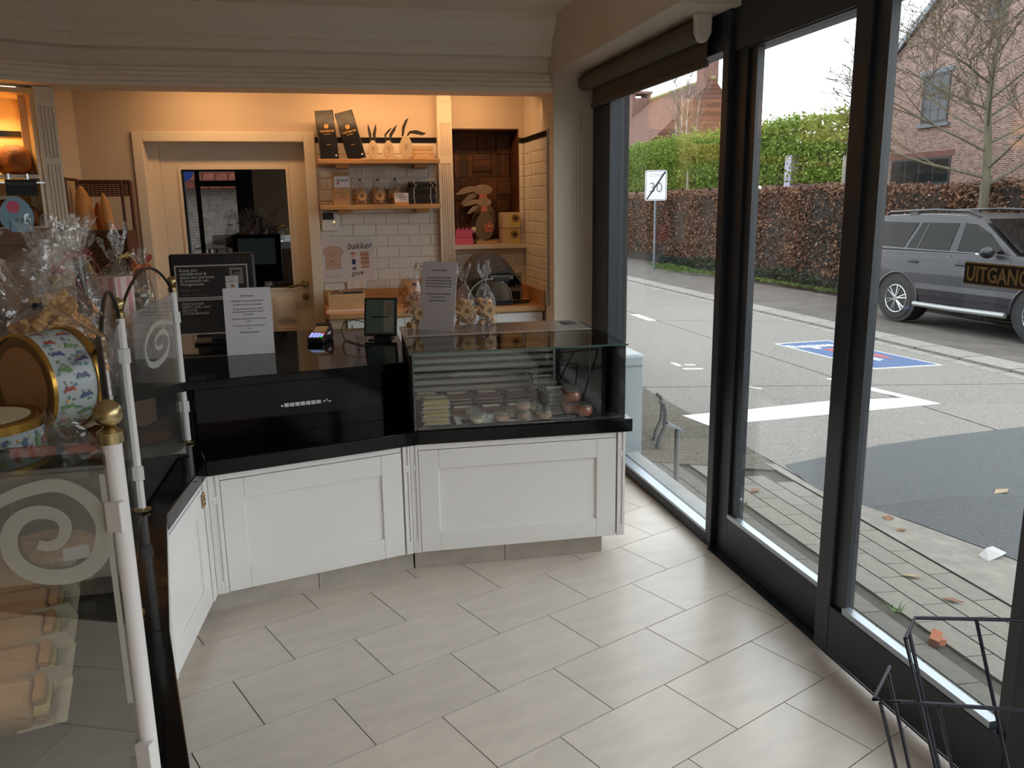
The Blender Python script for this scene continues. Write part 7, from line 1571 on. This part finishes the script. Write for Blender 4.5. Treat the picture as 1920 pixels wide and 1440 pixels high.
part('roof', MB().add([(17.6, 44.8, 4.3), (24.4, 44.8, 5.3), (24.4, 57.4, 5.3), (17.6, 57.4, 4.3), (22.0, 45.0, 8.30), (22.0, 55.5, 8.20), (17.6, 44.8, 4.1), (24.4, 44.8, 5.1), (24.4, 57.4, 5.1), (17.6, 57.4, 4.1)], [(0,4,5,3), (1,2,5,4), (0,1,4), (3,5,2), (6,9,8,7), (0,3,9,6), (3,2,8,9), (2,1,7,8), (1,0,6,7)]), M_roof, rh)
M_gut = pmat('zinc_gutter', S(130, 138, 146), 0.5)
part('gutter', MB().box(17.5, 17.65, 44.8, 57.4, 4.05, 4.2).tube([(17.6, 57.0, 4.1), (17.7, 56.9, 3.2), (18.15, 56.9, 2.6), (18.15, 56.9, -0.6)], 0.08, 7), M_gut, rh)
ch = part('chimney', MB().box(20.75, 22.05, 54.4, 55.6, 5.2, 8.35).box(20.75, 20.98, 54.4, 55.6, 8.35, 8.62).box(21.82, 22.05, 54.4, 55.6, 8.35, 8.62).box(20.65, 22.15, 54.3, 55.7, 8.62, 8.78), M_brick2, rh)
fl2 = MB()
for k in range(7): fl2.box(20.70, 22.10, 54.30, 54.41, 6.0+k*0.30, 6.0+k*0.30+0.02) if False else fl2.box(21.0+k*0.18, 22.12-0.0*k if False else 21.0+k*0.18+0.22, 54.28, 54.40, 5.85+k*0.26, 5.85+k*0.26+0.34)
part('step_flashing', fl2, M_gut, ch)
part('chimney', MB().box(21.5, 22.4, 45.3, 46.2, 6.8, 9.35), M_brick2, rh); part('chimney', MB().box(19.3, 19.9, 56.3, 56.9, 5.2, 7.25), M_brick2, rh)
part('ridge', MB().tube([(22.0, 45.0, 8.33), (22.0, 55.5, 8.23)], 0.12, 6), pmat('mossy_ridge', S(132, 124, 78), 0.95), rh)
far = thing('far_eaves', 'grey projecting eave of a far house just under the blind', 'building', (20.4, 41, -0.7), world=True) if False else None
# house across the street behind the viewer, mirrored in the service door pane
ro = thing('rear_street_house', 'grey brick house with orange roof behind the viewer, mirrored in the service door pane', 'building', (-3, -10.5, -0.2), world=True)
part('wall', MB().box(-12, 6, -11.5, -10, -0.2, 2.35), brickmat('grey_brown_brick', S(150, 140, 130), S(168, 158, 148), S(180, 172, 160), 0.21, 0.065, 0.01, plane='xz'), ro)
part('roof', MB().add([(-12.3, -9.6, 2.2), (6.3, -9.6, 2.2), (6.3, -13, 5.0), (-12.3, -13, 5.0), (-12.3, -9.6, 2.05), (6.3, -9.6, 2.05), (6.3, -13, 4.85), (-12.3, -13, 4.85)], [(0,1,2,3), (7,6,5,4), (0,4,5,1)]), brickmat('orange_roof_tiles', S(150, 82, 64), S(164, 94, 74), S(104, 58, 46), 0.3, 0.22, 0.03, plane='xz'), ro)
struct('pavement_rear', MB().box(-14, 8, -14, -2.86, -0.3, -0.12), M_conc)
bs = thing('blue_round_sign', 'round blue traffic sign behind the shop, mirrored in the door pane', 'sign', (-2.62, -6.2, -0.12))
part('pole', MB().lathe([(0.04, 0), (0.04, 2.5)], 10), MATS['sign_pole_grey'], bs); part('disc', MB().lathe([(0.22, 0), (0.22, 0.012)], 24, (0, 0.05, 2.45), Matrix.Rotation(-PI/2, 3, 'X')), pmat('sign_blue', S(30, 70, 160), 0.5), bs); part('arrow', MB().box(-0.03, 0.03, 0.062, 0.066, 2.32, 2.55), M_paper, bs)
tt = solo('rear_tree_trunk', MB().tube([(-3.05, -5.6, -0.12), (-3.02, -5.6, 1.2), (-3.06, -5.6, 3.2)], [0.13, 0.11, 0.09], 10), M_bark, 'tree trunk behind the shop, mirrored in the door pane', 'tree', smooth=True)

# printed lettering: from font curves to plain meshes
bpy.context.view_layer.update(); dg_ = bpy.context.evaluated_depsgraph_get()
for o in [o for o in COL.objects if o.type == 'FONT']:
    me = bpy.data.meshes.new_from_object(o.evaluated_get(dg_)); nm, par, mat_ = o.name, o.parent, o.data.materials[0]
    if not len(me.materials): me.materials.append(mat_)
    n_ = bpy.data.objects.new('lettering', me); COL.objects.link(n_); n_.parent = par; n_.location = o.location; n_.rotation_euler = o.rotation_euler; n_.scale = o.scale
    bpy.data.objects.remove(o)
